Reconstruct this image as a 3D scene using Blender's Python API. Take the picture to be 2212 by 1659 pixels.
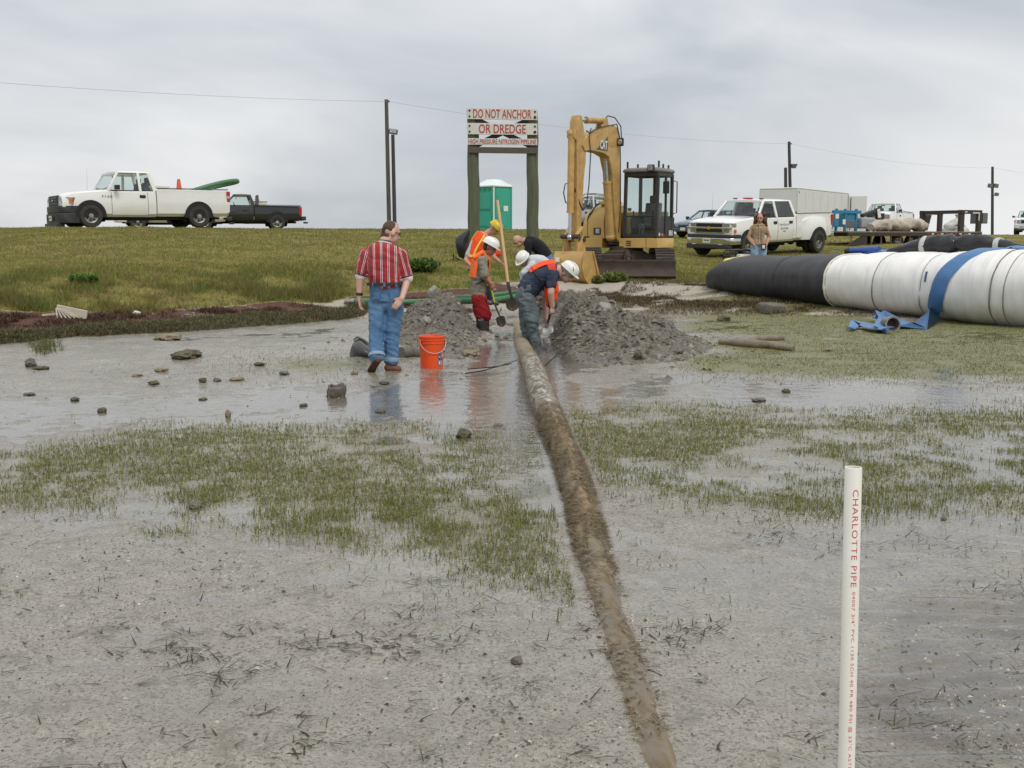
import bpy, bmesh, math, random
import numpy as np
from mathutils import Vector, Matrix, Euler
R = math.radians
V = Vector
for _o in list(bpy.data.objects): bpy.data.objects.remove(_o)
SC = bpy.context.scene
COL = SC.collection
# ------------------------------------------------------------------ camera
FW, FH, FPX = 2212.0, 1659.0, 2372.0        # working pixel frame used for measuring the photograph
CAMH, PITCH = 1.55, math.atan((829.5 - 509.0) / 2372.0)
cam = bpy.data.objects.new('camera', bpy.data.cameras.new('camera'))
COL.objects.link(cam)
cam.location = (0, 0, CAMH)
cam.rotation_euler = (R(90) - PITCH, 0, 0)
cam.data.sensor_width = 36.0
cam.data.lens = 36.0 * FPX / FW
cam.data.clip_start = 0.05
cam.data.clip_end = 9000
SC.camera = cam
# ------------------------------------------------------------------ sky
SUN_EL, SUN_AZ = 52.0, 150.0                 # azimuth clockwise from +Y: behind the camera to the right
wd = bpy.data.worlds.new('World'); SC.world = wd; wd.use_nodes = True
nt = wd.node_tree; nt.nodes.clear()
def N(tree, typ, **kw):
    n = tree.nodes.new(typ)
    for k, v in kw.items():
        if k == 'inp':
            for kk, vv in v.items(): n.inputs[kk].default_value = vv
        else: setattr(n, k, v)
    return n
def L(tree, a, b): tree.links.new(a, b)
def math_n(t, op, a, b=None, c=None, clamp=False):
    n = N(t, 'ShaderNodeMath', operation=op, use_clamp=clamp)
    for i, s in enumerate((a, b, c)):
        if s is None: continue
        if isinstance(s, (int, float)): n.inputs[i].default_value = s
        else: L(t, s, n.inputs[i])
    return n.outputs[0]
def mixc(t, fac, a, b, blend='MIX'):
    n = N(t, 'ShaderNodeMix', data_type='RGBA', blend_type=blend)
    for i, s in ((0, fac), (6, a), (7, b)):
        if isinstance(s, (int, float)): n.inputs[i].default_value = s
        elif isinstance(s, tuple): n.inputs[i].default_value = (*s[:3], 1)
        else: L(t, s, n.inputs[i])
    return n.outputs[2]
def ramp(t, fac, stops, interp='LINEAR'):
    n = N(t, 'ShaderNodeValToRGB'); n.color_ramp.interpolation = interp
    e = n.color_ramp.elements
    while len(e) < len(stops): e.new(0.5)
    for i, (p, c) in enumerate(stops):
        e[i].position = p
        e[i].color = (*c, 1) if isinstance(c, tuple) else (c, c, c, 1)
    L(t, fac, n.inputs[0])
    return n.outputs[0]
def noise_n(t, vec, scale, detail=4, rough=0.55, dist=0.0, dims='3D'):
    n = N(t, 'ShaderNodeTexNoise', noise_dimensions=dims)
    n.inputs['Scale'].default_value = scale; n.inputs['Detail'].default_value = detail
    n.inputs['Roughness'].default_value = rough; n.inputs['Distortion'].default_value = dist
    if vec is not None: L(t, vec, n.inputs['Vector'])
    return n.outputs[0]

tc = N(nt, 'ShaderNodeTexCoord'); sep = N(nt, 'ShaderNodeSeparateXYZ'); L(nt, tc.outputs['Generated'], sep.inputs[0])
dx, dy, dz = sep.outputs
el = math_n(nt, 'MAXIMUM', dz, 0.0)
den = math_n(nt, 'ADD', el, 0.10)
cmb = N(nt, 'ShaderNodeCombineXYZ')
L(nt, math_n(nt, 'DIVIDE', dx, den), cmb.inputs[0]); L(nt, math_n(nt, 'DIVIDE', dy, den), cmb.inputs[1])
n1 = noise_n(nt, cmb.outputs[0], 0.62, 6, 0.55, 0.6)
mpz = N(nt, 'ShaderNodeMapping'); L(nt, tc.outputs['Generated'], mpz.inputs[0]); mpz.inputs['Scale'].default_value = (1, 1, 2.6); mpz.inputs['Rotation'].default_value = (0, R(8), 0)
n2 = noise_n(nt, mpz.outputs[0], 2.6, 5, 0.5, 0.5)
cl = math_n(nt, 'ADD', math_n(nt, 'MULTIPLY', n1, 0.14), math_n(nt, 'MULTIPLY', n2, 0.86))
base = ramp(nt, cl, [(0.36, (0.46, 0.497, 0.54)), (0.46, (0.565, 0.595, 0.632)), (0.55, (0.66, 0.68, 0.705)), (0.66, (0.80, 0.81, 0.82))])
# a real overcast sky grows brighter towards the zenith
zen = math_n(nt, 'ADD', 1.0, math_n(nt, 'MULTIPLY', math_n(nt, 'POWER', el, 1.1), 0.95))
vm = N(nt, 'ShaderNodeVectorMath', operation='SCALE'); L(nt, base, vm.inputs[0]); L(nt, zen, vm.inputs[3])
# thin cloud on the right horizon lets more light through
dot = N(nt, 'ShaderNodeVectorMath', operation='DOT_PRODUCT'); L(nt, tc.outputs['Generated'], dot.inputs[0])
dot.inputs[1].default_value = V((0.50, 0.86, 0.03)).normalized()
mr = N(nt, 'ShaderNodeMapRange', interpolation_type='SMOOTHSTEP'); L(nt, dot.outputs['Value'], mr.inputs[0])
mr.inputs[1].default_value = 0.93; mr.inputs[2].default_value = 1.0; mr.inputs[3].default_value = 0; mr.inputs[4].default_value = 0.85
low = N(nt, 'ShaderNodeMapRange'); L(nt, dz, low.inputs[0])
low.inputs[1].default_value = 0.17; low.inputs[2].default_value = 0.0; low.inputs[3].default_value = 0; low.inputs[4].default_value = 1
bright = math_n(nt, 'MULTIPLY', mr.outputs[0], low.outputs[0])
skyc = mixc(nt, bright, vm.outputs[0], (0.95, 0.95, 0.95))
nis = N(nt, 'ShaderNodeTexSky', sky_type='NISHITA', sun_disc=False)
nis.sun_elevation = R(SUN_EL); nis.sun_rotation = R(SUN_AZ)
ns = N(nt, 'ShaderNodeVectorMath', operation='SCALE'); L(nt, nis.outputs[0], ns.inputs[0]); ns.inputs[3].default_value = 0.08
fin = mixc(nt, 0.95, ns.outputs[0], skyc)
bg = N(nt, 'ShaderNodeBackground'); L(nt, fin, bg.inputs[0]); bg.inputs[1].default_value = 1.0
wo = N(nt, 'ShaderNodeOutputWorld'); L(nt, bg.outputs[0], wo.inputs[0])
# ------------------------------------------------------------------ sun behind thin cloud
sun = bpy.data.objects.new('sun', bpy.data.lights.new('sun', 'SUN')); COL.objects.link(sun)
sun.data.energy = 1.5; sun.data.angle = R(18); sun.data.color = (1.0, 0.93, 0.82)
_sd = V((math.sin(R(SUN_AZ)) * math.cos(R(SUN_EL)), math.cos(R(SUN_AZ)) * math.cos(R(SUN_EL)), math.sin(R(SUN_EL))))
sun.rotation_euler = (-_sd).to_track_quat('-Z', 'Y').to_euler()
SC.view_settings.view_transform = 'Standard'; SC.view_settings.look = 'None'
SC.view_settings.exposure = 0.0; SC.view_settings.gamma = 1.0; SC.view_settings.use_curve_mapping = False
SC.render.engine = 'CYCLES'
SC.cycles.max_bounces = 8; SC.cycles.transparent_max_bounces = 12; SC.cycles.caustics_reflective = False; SC.cycles.caustics_refractive = False
# ------------------------------------------------------------------ measuring helpers
_F, _U = V((0, math.cos(PITCH), -math.sin(PITCH))), V((0, math.sin(PITCH), math.cos(PITCH)))
def ray(px, py): return _F + V((1, 0, 0)) * ((px - 1106) / FPX) + _U * ((829.5 - py) / FPX)
def Pz(px, py, z=0.0):
    d = ray(px, py); return V((0, 0, CAMH)) + d * ((z - CAMH) / d.z)
def Pd(px, py, y):
    d = ray(px, py); return V((0, 0, CAMH)) + d * (y / d.y)
def proj(x, y, z):                         # numpy
    zc = y * math.cos(PITCH) - (z - CAMH) * math.sin(PITCH)
    yc = y * math.sin(PITCH) + (z - CAMH) * math.cos(PITCH)
    zc = np.maximum(zc, 0.05)
    return 1106 + FPX * x / zc, 829.5 - FPX * yc / zc
# ------------------------------------------------------------------ numpy noise
def _hash(i, j, s):
    n = (i.astype(np.int64) * 374761393 + j.astype(np.int64) * 668265263 + s * 1442695041) & 0xffffffff
    n = ((n ^ (n >> 13)) * 1274126177) & 0xffffffff
    n = n ^ (n >> 16)
    return (n & 0xffff) / 65535.0
def vn(x, y, s=0):
    i = np.floor(x); j = np.floor(y); fx = x - i; fy = y - j
    fx = fx * fx * (3 - 2 * fx); fy = fy * fy * (3 - 2 * fy)
    a = _hash(i, j, s); b = _hash(i + 1, j, s); c = _hash(i, j + 1, s); d = _hash(i + 1, j + 1, s)
    return (a + (b - a) * fx) * (1 - fy) + (c + (d - c) * fx) * fy
def fbm(x, y, o=4, s=0, g=0.5):
    t = 0; a = 1; w = 0
    for k in range(o):
        t = t + a * vn(x * 2 ** k + 17.3 * k, y * 2 ** k - 9.1 * k, s + k); w += a; a *= g
    return t / w
def sst(a, b, x):
    t = np.clip((x - a) / (b - a), 0, 1); return t * t * (3 - 2 * t)
# ------------------------------------------------------------------ tagging and linking
def tag(o, label=None, cat=None, group=None, kind=None):
    for k, v in (('label', label), ('category', cat), ('group', group), ('kind', kind)):
        if v: o[k] = v
    return o
def thing(name, label, cat, loc=(0, 0, 0), rz=0.0, group=None, rot=None):
    o = bpy.data.objects.new(name, None); COL.objects.link(o); o.empty_display_size = 0.1
    o.location = loc; o.rotation_euler = rot if rot is not None else (0, 0, rz)
    return tag(o, label, cat, group)
def copy_tree(o, parent=None):
    c = o.copy(); COL.objects.link(c); c.parent = parent
    for ch in [k for k in o.children]: copy_tree(ch, c)
    return c
# ------------------------------------------------------------------ mesh builder
class MB:
    def __init__(s): s.v = []; s.f = []; s.m = []; s.k = 0
    def add(s, vs, fs, M=None):
        n = len(s.v)
        s.v += [tuple(M @ V(p)) for p in vs] if M is not None else [tuple(p) for p in vs]
        s.f += [tuple(i + n for i in f) for f in fs]; s.m += [s.k] * len(fs)
        return s
    def mt(s, k): s.k = k; return s
    def box(s, c, d, rot=None, M=None):
        m = Matrix.Translation(c) @ (Euler(rot).to_matrix().to_4x4() if rot else Matrix())
        if M is not None: m = M @ m
        x, y, z = (k / 2 for k in d)
        vs = [(-x, -y, -z), (x, -y, -z), (x, y, -z), (-x, y, -z), (-x, -y, z), (x, -y, z), (x, y, z), (-x, y, z)]
        return s.add(vs, [(0, 3, 2, 1), (4, 5, 6, 7), (0, 1, 5, 4), (1, 2, 6, 5), (2, 3, 7, 6), (3, 0, 4, 7)], m)
    def beam(s, a, b, w, h, up=(0, 0, 1)):
        a, b = V(a), V(b); z = (b - a); l = z.length; z.normalize()
        x = V(up).cross(z)
        if x.length < 1e-4: x = V((1, 0, 0)).cross(z)
        x.normalize(); y = z.cross(x)
        m = Matrix((x, y, z)).transposed().to_4x4(); m.translation = (a + b) / 2
        return s.box((0, 0, 0), (w, h, l), M=m)
    def loft(s, rings, cap=True, closed=True, loop=False):
        n = len(rings[0]); vs = [p for r in rings for p in r]; fs = []
        m = len(rings)
        for i in range(m if loop else m - 1):
            a, b = i * n, ((i + 1) % m) * n
            for j in range(n if closed else n - 1):
                k = (j + 1) % n
                fs.append((a + j, a + k, b + k, b + j))
        if cap and not loop:
            fs.append(tuple(range(n - 1, -1, -1))); fs.append(tuple((m - 1) * n + j for j in range(n)))
        return s.add(vs, fs)
    def prism(s, poly, a0, a1, axis='y'):
        def P(p, a): return {'x': (a, p[0], p[1]), 'y': (p[0], a, p[1]), 'z': (p[0], p[1], a)}[axis]
        return s.loft([[P(p, a0) for p in poly], [P(p, a1) for p in poly]])
    def tube(s, pts, r, n=8, cap=True, flat=1.0, loop=False):
        pts = [V(p) for p in pts]; m = len(pts)
        rs = [r] * m if isinstance(r, (int, float)) else r
        rings = []; up = None
        for i, p in enumerate(pts):
            t = (pts[min(i + 1, m - 1)] - pts[max(i - 1, 0)]) if not loop else pts[(i + 1) % m] - pts[i - 1]
            t.normalize()
            if up is None:
                up = V((0, 0, 1)) if abs(t.z) < 0.9 else V((1, 0, 0))
            up = (up - t * up.dot(t)).normalized(); sd = t.cross(up)
            rings.append([p + (sd * math.cos(a) + up * math.sin(a) * flat) * rs[i] for a in (2 * math.pi * k / n for k in range(n))])
        return s.loft(rings, cap, True, loop)
    def cyl(s, a, b, r0, r1=None, n=16): return s.tube([a, b], [r0, r0 if r1 is None else r1], n)
    def lathe(s, prof, n=24, M=None, cap=False):
        rings = [[(r * math.cos(2 * math.pi * k / n), r * math.sin(2 * math.pi * k / n), z) for k in range(n)] for r, z in prof]
        if M is not None: rings = [[tuple(M @ V(p)) for p in q] for q in rings]
        return s.loft(rings, cap)
    def ell(s, c, r, n=12, m=8, M=None):
        if isinstance(r, (int, float)): r = (r, r, r)
        mm = Matrix.Translation(c) @ (M if M is not None else Matrix())
        vs = [(0, 0, -r[2])]; fs = []
        for i in range(1, m):
            t = math.pi * i / m
            for k in range(n):
                a = 2 * math.pi * k / n
                vs.append((r[0] * math.sin(t) * math.cos(a), r[1] * math.sin(t) * math.sin(a), -r[2] * math.cos(t)))
        vs.append((0, 0, r[2])); e = len(vs) - 1
        for k in range(n):
            fs.append((0, 1 + (k + 1) % n, 1 + k)); fs.append((e, e - n + k, e - n + (k + 1) % n))
        for i in range(m - 2):
            for k in range(n):
                a = 1 + i * n; fs.append((a + k, a + (k + 1) % n, a + n + (k + 1) % n, a + n + k))
        return s.add(vs, fs, mm)
    def mesh(s, name):
        me = bpy.data.meshes.new(name); me.from_pydata(s.v, [], s.f); me.polygons.foreach_set('material_index', s.m); me.update()
        bm = bmesh.new(); bm.from_mesh(me); bmesh.ops.recalc_face_normals(bm, faces=bm.faces); bm.to_mesh(me); bm.free()
        return me
    def build(s, name, mat, parent=None, smooth=35, bev=0, seg=2, sub=0, cut=None):
        return link(name, s.mesh(name), mat, parent, smooth, bev, seg, sub, cut)
def link(name, me, mat, parent=None, smooth=35, bev=0, seg=2, sub=0, cut=None):
    o = bpy.data.objects.new(name, me); COL.objects.link(o); o.parent = parent
    for m_ in (mat if isinstance(mat, (list, tuple)) else [mat]): me.materials.append(m_)
    if cut is not None:
        for c in cut:
            md = o.modifiers.new('cut', 'BOOLEAN'); md.object = c; md.solver = 'EXACT'
        bake(o)
    if sub:
        md = o.modifiers.new('sub', 'SUBSURF'); md.levels = md.render_levels = sub
    if bev:
        md = o.modifiers.new('bev', 'BEVEL'); md.width = bev; md.segments = seg; md.limit_method = 'ANGLE'; md.angle_limit = R(28)
        md.harden_normals = False
    if smooth:
        o.data.polygons.foreach_set('use_smooth', [True] * len(o.data.polygons))
        if smooth < 179: o.data.set_sharp_from_angle(angle=R(smooth if not bev else 60))
    return o
def bake(o):
    dg = bpy.context.evaluated_depsgraph_get(); dg.update()
    me = bpy.data.meshes.new_from_object(o.evaluated_get(dg)); old = o.data
    o.modifiers.clear(); o.data = me
    return o
def raw_mesh(name, verts, faces, mat, cols=None, smooth=False, parent=None):
    """numpy arrays -> mesh object; faces (n,3) or (n,4)"""
    me = bpy.data.meshes.new(name); k = faces.shape[1]
    me.vertices.add(len(verts)); me.vertices.foreach_set('co', np.ascontiguousarray(verts, dtype=np.float32).ravel())
    me.loops.add(faces.size); me.loops.foreach_set('vertex_index', faces.astype(np.int32).ravel())
    me.polygons.add(len(faces)); me.polygons.foreach_set('loop_start', np.arange(0, faces.size, k, dtype=np.int32))
    me.update(calc_edges=True); me.validate()
    if cols is not None:
        for cn, c in cols.items():
            a = me.attributes.new(cn, 'FLOAT_COLOR', 'POINT')
            if c.shape[1] == 3: c = np.hstack([c, np.ones((len(c), 1))])
            a.data.foreach_set('color', np.ascontiguousarray(c, dtype=np.float32).ravel())
    me.polygons.foreach_set('use_smooth', [smooth] * len(me.polygons))
    me.materials.append(mat)
    o = bpy.data.objects.new(name, me); COL.objects.link(o); o.parent = parent
    return o
def text_mesh(body, width=None, height=None, depth=0.002, bold=0.0, spacing=1.0):
    """flat text centred at the origin in the XY plane, scaled to width x height"""
    cu = bpy.data.curves.new('lettering', 'FONT'); cu.body = body; cu.align_x = 'CENTER'; cu.align_y = 'CENTER'
    cu.extrude = 0.0; cu.offset = bold; cu.space_character = spacing; cu.resolution_u = 3
    o = bpy.data.objects.new('lettering', cu); COL.objects.link(o)
    dg = bpy.context.evaluated_depsgraph_get(); dg.update()
    me = bpy.data.meshes.new_from_object(o.evaluated_get(dg)); bpy.data.objects.remove(o)
    n = len(me.vertices); co = np.zeros(n * 3, np.float32); me.vertices.foreach_get('co', co); co = co.reshape(-1, 3)
    mn, mx = co.min(0), co.max(0); co -= (mn + mx) / 2
    sx = width / (mx[0] - mn[0]) if width else None; sy = height / (mx[1] - mn[1]) if height else None
    co[:, 0] *= sx or sy; co[:, 1] *= sy or sx
    me.vertices.foreach_set('co', co.ravel()); me.update()
    return me
# ------------------------------------------------------------------ materials
_M = {}
def mat(name, col, rough=0.5, metal=0.0, var=0.12, vs=6.0, bump=0.0, bs=40.0, dirt=None, dirt_amt=0.5, ds=3.0, spec=0.5, coat=0.0, sx=(1, 1, 1), rvar=0.1):
    if name in _M: return _M[name]
    m = bpy.data.materials.new(name); m.use_nodes = True; t = m.node_tree; b = t.nodes['Principled BSDF']
    tc = N(t, 'ShaderNodeTexCoord'); mp = N(t, 'ShaderNodeMapping'); mp.inputs['Scale'].default_value = sx
    L(t, tc.outputs['Object'], mp.inputs[0]); vec = mp.outputs[0]
    n = noise_n(t, vec, vs, 6, 0.6)
    f = ramp(t, n, [(0.3, 0.0), (0.7, 1.0)])
    lo = tuple(c * (1 - var) for c in col); hi = tuple(min(1, c * (1 + var)) for c in col)
    c = mixc(t, f, lo, hi)
    if dirt:
        d = noise_n(t, vec, ds, 8, 0.65, 0.4)
        fd = ramp(t, d, [(0.5 - 0.15, 0.0), (0.5 + 0.2, 1.0)])
        c = mixc(t, math_n(t, 'MULTIPLY', fd, dirt_amt), c, dirt)
    L(t, c, b.inputs['Base Color'])
    b.inputs['Metallic'].default_value = metal; b.inputs['Specular IOR Level'].default_value = spec
    L(t, math_n(t, 'ADD', math_n(t, 'MULTIPLY', math_n(t, 'SUBTRACT', n, 0.5), rvar * 2), rough, clamp=True), b.inputs['Roughness'])
    if coat: b.inputs['Coat Weight'].default_value = coat; b.inputs['Coat Roughness'].default_value = 0.06
    if bump:
        bn = noise_n(t, vec, bs, 5, 0.6)
        bp = N(t, 'ShaderNodeBump'); bp.inputs['Strength'].default_value = bump; bp.inputs['Distance'].default_value = 0.02
        L(t, bn, bp.inputs['Height']); L(t, bp.outputs[0], b.inputs['Normal'])
    _M[name] = m
    return m
def attr_mat(name, rough=0.55, spec=0.3, attr='col', var=0.0, trans=0.0):
    m = bpy.data.materials.new(name); m.use_nodes = True; t = m.node_tree; b = t.nodes['Principled BSDF']
    a = N(t, 'ShaderNodeAttribute', attribute_name=attr); L(t, a.outputs['Color'], b.inputs['Base Color'])
    b.inputs['Roughness'].default_value = rough; b.inputs['Specular IOR Level'].default_value = spec
    if trans:
        tl = N(t, 'ShaderNodeBsdfTranslucent'); L(t, a.outputs['Color'], tl.inputs[0]); mx = N(t, 'ShaderNodeMixShader'); mx.inputs[0].default_value = trans
        L(t, b.outputs[0], mx.inputs[1]); L(t, tl.outputs[0], mx.inputs[2]); L(t, mx.outputs[0], t.nodes['Material Output'].inputs[0])
    return m
def glass(name, tint=(0.55, 0.62, 0.60), clear=0.7, rough=0.02):
    if name in _M: return _M[name]
    m = bpy.data.materials.new(name); m.use_nodes = True; t = m.node_tree; t.nodes.remove(t.nodes['Principled BSDF'])
    tr = N(t, 'ShaderNodeBsdfTransparent'); tr.inputs[0].default_value = (*tint, 1)
    df = N(t, 'ShaderNodeBsdfDiffuse'); df.inputs[0].default_value = (0.10, 0.115, 0.115, 1)
    gl = N(t, 'ShaderNodeBsdfGlossy'); gl.inputs['Roughness'].default_value = rough
    lw = N(t, 'ShaderNodeLayerWeight'); lw.inputs[0].default_value = 0.5
    frs = math_n(t, 'ADD', 0.04, math_n(t, 'MULTIPLY', math_n(t, 'POWER', lw.outputs['Facing'], 5.0), 0.9))
    m0 = N(t, 'ShaderNodeMixShader'); m0.inputs[0].default_value = clear; L(t, df.outputs[0], m0.inputs[1]); L(t, tr.outputs[0], m0.inputs[2])
    m1 = N(t, 'ShaderNodeMixShader'); L(t, frs, m1.inputs[0]); L(t, m0.outputs[0], m1.inputs[1]); L(t, gl.outputs[0], m1.inputs[2])
    L(t, m1.outputs[0], t.nodes['Material Output'].inputs[0])
    _M[name] = m
    return m
rng = np.random.default_rng(7); random.seed(7)
# ================================================================== terrain
SHX = np.array([-40, -12, -7.3, -5.1, -4.2, -2.7, 0, 2, 3.5, 5, 8, 14, 40.])
SHY = np.array([8, 13, 15.6, 17.3, 18.5, 20.1, 21.8, 22.2, 21.4, 20.0, 19.3, 18.5, 16.])
GRX = np.array([-40, -7.3, -2.7, 0, 2, 3.5, 5, 40.]); GRS = np.array([2.4, 2.4, 2.6, 3.4, 3.8, 4.3, 4.0, 3.5])
PLS = np.array([-1, 0, 1, 2.4, 3.5, 7, 13, 17, 19, 24, 50, 80, 1e5]); PLZ = np.array([0, 0.01, 0.10, 0.28, 0.45, 0.86, 1.38, 1.68, 1.74, 1.76, 1.70, -1, -1.])
PRS = np.array([-1, 0, 1, 2.4, 3.5, 12, 20, 30, 40, 46, 84, 112, 1e5]); PRZ = np.array([0, 0.01, 0.10, 0.28, 0.45, 0.66, 0.84, 1.14, 1.44, 1.575, 1.60, -1, -1.])
def shore(x): return np.interp(x, SHX, SHY)
PIPE = [(0.45, 1.2, -0.082), (0.445, 3.0, -0.076), (0.44, 3.6, -0.073), (0.425, 4.4, -0.064), (0.405, 5.2, -0.046), (0.40, 6.2, -0.012), (0.375, 7.4, 0.018), (0.335, 8.8, 0.030), (0.29, 10.5, 0.040),
        (0.235, 12.6, 0.02), (0.185, 14.6, -0.02), (0.14, 16.6, -0.03), (0.10, 18.6, -0.06), (0.065, 20.4, -0.12), (0.03, 22.5, -0.24)]
PX = np.array([p[0] for p in PIPE]); PY = np.array([p[1] for p in PIPE])
def G(x, y, fine=True):
    x = np.asarray(x, float); y = np.asarray(y, float)
    s = y - shore(x)
    b = x / np.maximum(y, 1)
    t = sst(0.06, 0.18, b)
    z = np.interp(s, PLS, PLZ) * (1 - t) + np.interp(s, PRS, PRZ) * t
    flat = 1 - sst(-0.5, 1.5, s)
    px, py = proj(x, y, 0 * x)
    W = np.zeros_like(x)
    for cx, cy, rx, ry, w in WET:
        W = W + w * np.exp(-(((px - cx) / rx) ** 2 + ((py - cy) / ry) ** 2))
    W = np.clip(W, -0.6, 1.3)
    und = (fbm(x * 0.55, y * 0.55, 3, 3) - 0.5) * 0.030 + (fbm(x * 2.2, y * 2.2, 3, 11) - 0.5) * 0.026
    if fine: und = und + (fbm(x * 7, y * 9, 4, 23) - 0.5) * 0.026
    z = z + flat * (0.007 + und - 0.022 * W)
    z = z - flat * 0.030 * sst(1700, 2000, px + (py - 1400) * 0.25) * sst(1150, 1330, py)
    nearp = np.exp(-((x - np.interp(y, PY, PX)) / 0.30) ** 2) * (1 - sst(5.0, 6.6, y)); z = z * (1 - nearp * flat) + (0.004 + 0.4 * und) * nearp * flat
    # lumpy bank
    bank = sst(1.5, 4, s) * (1 - sst(60, 90, s))
    z = z + bank * ((fbm(x * 0.35, y * 0.35, 3, 41) - 0.5) * 0.12 + (fbm(x * 1.6, y * 1.6, 3, 43) - 0.5) * 0.10)
    # trench dug along the old pipe
    d = np.abs(x - np.interp(y, PY, PX) - 0.05)
    tr = sst(12.6, 15.0, y) * (1 - sst(20.2, 21.6, y))
    z = z - tr * (0.10 - 0.07 * sst(15.2, 16.4, y)) * (1 - sst(0.30, 0.8, d)) + tr * (fbm(x * 4, y * 4, 4, 77) - 0.42) * 0.20 * (1 - sst(0.5, 1.0, d)) * sst(15, 16, y)
    z = z - 0.03 * sst(5.5, 7, y) * (1 - sst(12, 13, y)) * np.exp(-((x - np.interp(y, PY, PX) + 0.25) / 0.22) ** 2)
    return z
WET = [(450, 885, 700, 45, 0.8), (1040, 900, 130, 110, 1.0), (1310, 878, 70, 12, 1.3), (1450, 880, 160, 30, -0.5), (1950, 850, 380, 34, 0.9), (250, 1115, 300, 35, 0.9),
       (850, 1235, 330, 40, 0.5), (2050, 1420, 330, 250, 1.25), (2000, 1150, 240, 40, 0.9), (1150, 1400, 300, 120, 0.45), (400, 1490, 190, 60, 0.7),
       (1500, 1330, 200, 120, 0.5), (560, 1020, 250, 40, 0.35), (1500, 985, 260, 40, 0.45), (1700, 1050, 500, 30, 0.3),
       (60, 1400, 250, 150, -0.4), (650, 780, 700, 45, -0.5), (1700, 745, 400, 30, -0.4), (700, 1600, 400, 90, -0.1), (1240, 790, 110, 22, 0.6), (620, 1330, 260, 60, -0.3), (1200, 830, 30, 50, 0.8)]
def Gz(x, y): return float(G(np.array([x]), np.array([y]))[0])
def PG(px, py):
    """ground point under a pixel, by marching along its line of sight"""
    d = ray(px, py); d = d / d.y
    y = np.arange(2.5, 75, 0.05); g = G(d.x * y, y); h = CAMH + d.z * y - g
    i = int(np.argmax(h < 0)) if (h < 0).any() else len(y) - 1
    y0 = y[i]; return V((d.x * y0, y0, float(g[i])))
# vertex positions: rows grow with distance, columns fan out
rows = np.concatenate([[-900, -200, -60, -20, -6, -2, 0.2, 0.9], np.geomspace(1.5, 95, 640), np.geomspace(97, 6000, 26)])
us = np.concatenate([[-120, -25, -8, -3.2, -1.9, -1.35], np.linspace(-1, 1, 470), [1.35, 1.9, 3.2, 8, 25, 120]])
wid = np.where(rows < 1.5, 3.5, 0.58 * np.abs(rows) + 2.2)
gx = us[None, :] * wid[:, None]; gy = np.repeat(rows[:, None], len(us), 1)
gz = G(gx, gy)
gpx, gpy = proj(gx, gy, 0 * gx)
gs = gy - shore(gx)
def ns(x, y, f, seed, o=4): return fbm(x * f, y * f, o, seed)
def masks(x, y):
    s = y - shore(x); px, py = proj(x, y, 0 * x)
    ge = np.interp(x, GRX, GRS) + (ns(x, y, 0.8, 5) - 0.5) * 1.5
    grass = sst(-0.3, 0.35, s - ge)
    zone = sst(0.1, 0.5, s) * (1 - grass)
    left = 1 - sst(-1.5, 1.0, x)
    sn = ns(x * 0.45, y * 1.6, 1.0, 61)
    sand = zone * np.clip(sst(0.46, 0.56, sn) * sst(-6.4, -4.5, x) + (1 - left) * sst(0.36, 0.5, sn), 0, 1)
    red = zone * np.clip(1 - sand, 0, 1) * np.clip(left + 0.25, 0, 1)
    # green turf and drift weed on the right flat
    alg = np.maximum(band_density(px, py) * 0.38, 0.62 * np.exp(-((px - 690) / 190) ** 2 - ((py - 792) / 24) ** 2))
    turf = sst(1380, 1560, px) * sst(640, 660, py) * (1 - sst(775, 835, py - (px - 1500) * 0.03)) * sst(0.30, 0.55, ns(x, y, 0.55, 71) + 0.0004 * (px - 1500) * sst(700, 740, py))
    alg = np.maximum(alg, turf)
    return grass, red, sand, alg, s
def band_density(px, py):
    up = np.interp(px, [0, 200, 300, 700, 1150, 1240, 1500, 1800, 2212], [985, 955, 925, 920, 925, 885, 880, 895, 872])
    lo = np.interp(px, [0, 250, 330, 500, 750, 1000, 1200, 1270, 1500, 1800, 2212], [1085, 1085, 1075, 1125, 1165, 1180, 1150, 1040, 1085, 1105, 1085])
    b = sst(-25, 35, py - up) * (1 - sst(-45, 45, py - lo))
    b2 = 0.8 * np.exp(-(((px - 1130) / 140) ** 2 + ((py - 1225) / 50) ** 2)) + 0.55 * np.exp(-(((px - 1310) / 22) ** 2 + ((py - 1185) / 34) ** 2)) * 1.6 + 0.6 * np.exp(-(((px - 1240) / 25) ** 2 + ((py - 1290) / 34) ** 2)) + 0.35 * np.exp(-(((px - 370) / 50) ** 2 + ((py - 1150) / 10) ** 2))
    return np.clip(b + b2, 0, 1)
gm = masks(gx, gy)
cA = np.stack([gm[0], gm[1], gm[2], gm[3]], -1).reshape(-1, 4)
nr, nc = gx.shape
idx = np.arange(nr * nc).reshape(nr, nc)
gf = np.stack([idx[:-1, :-1], idx[:-1, 1:], idx[1:, 1:], idx[1:, :-1]], -1).reshape(-1, 4)
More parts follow.
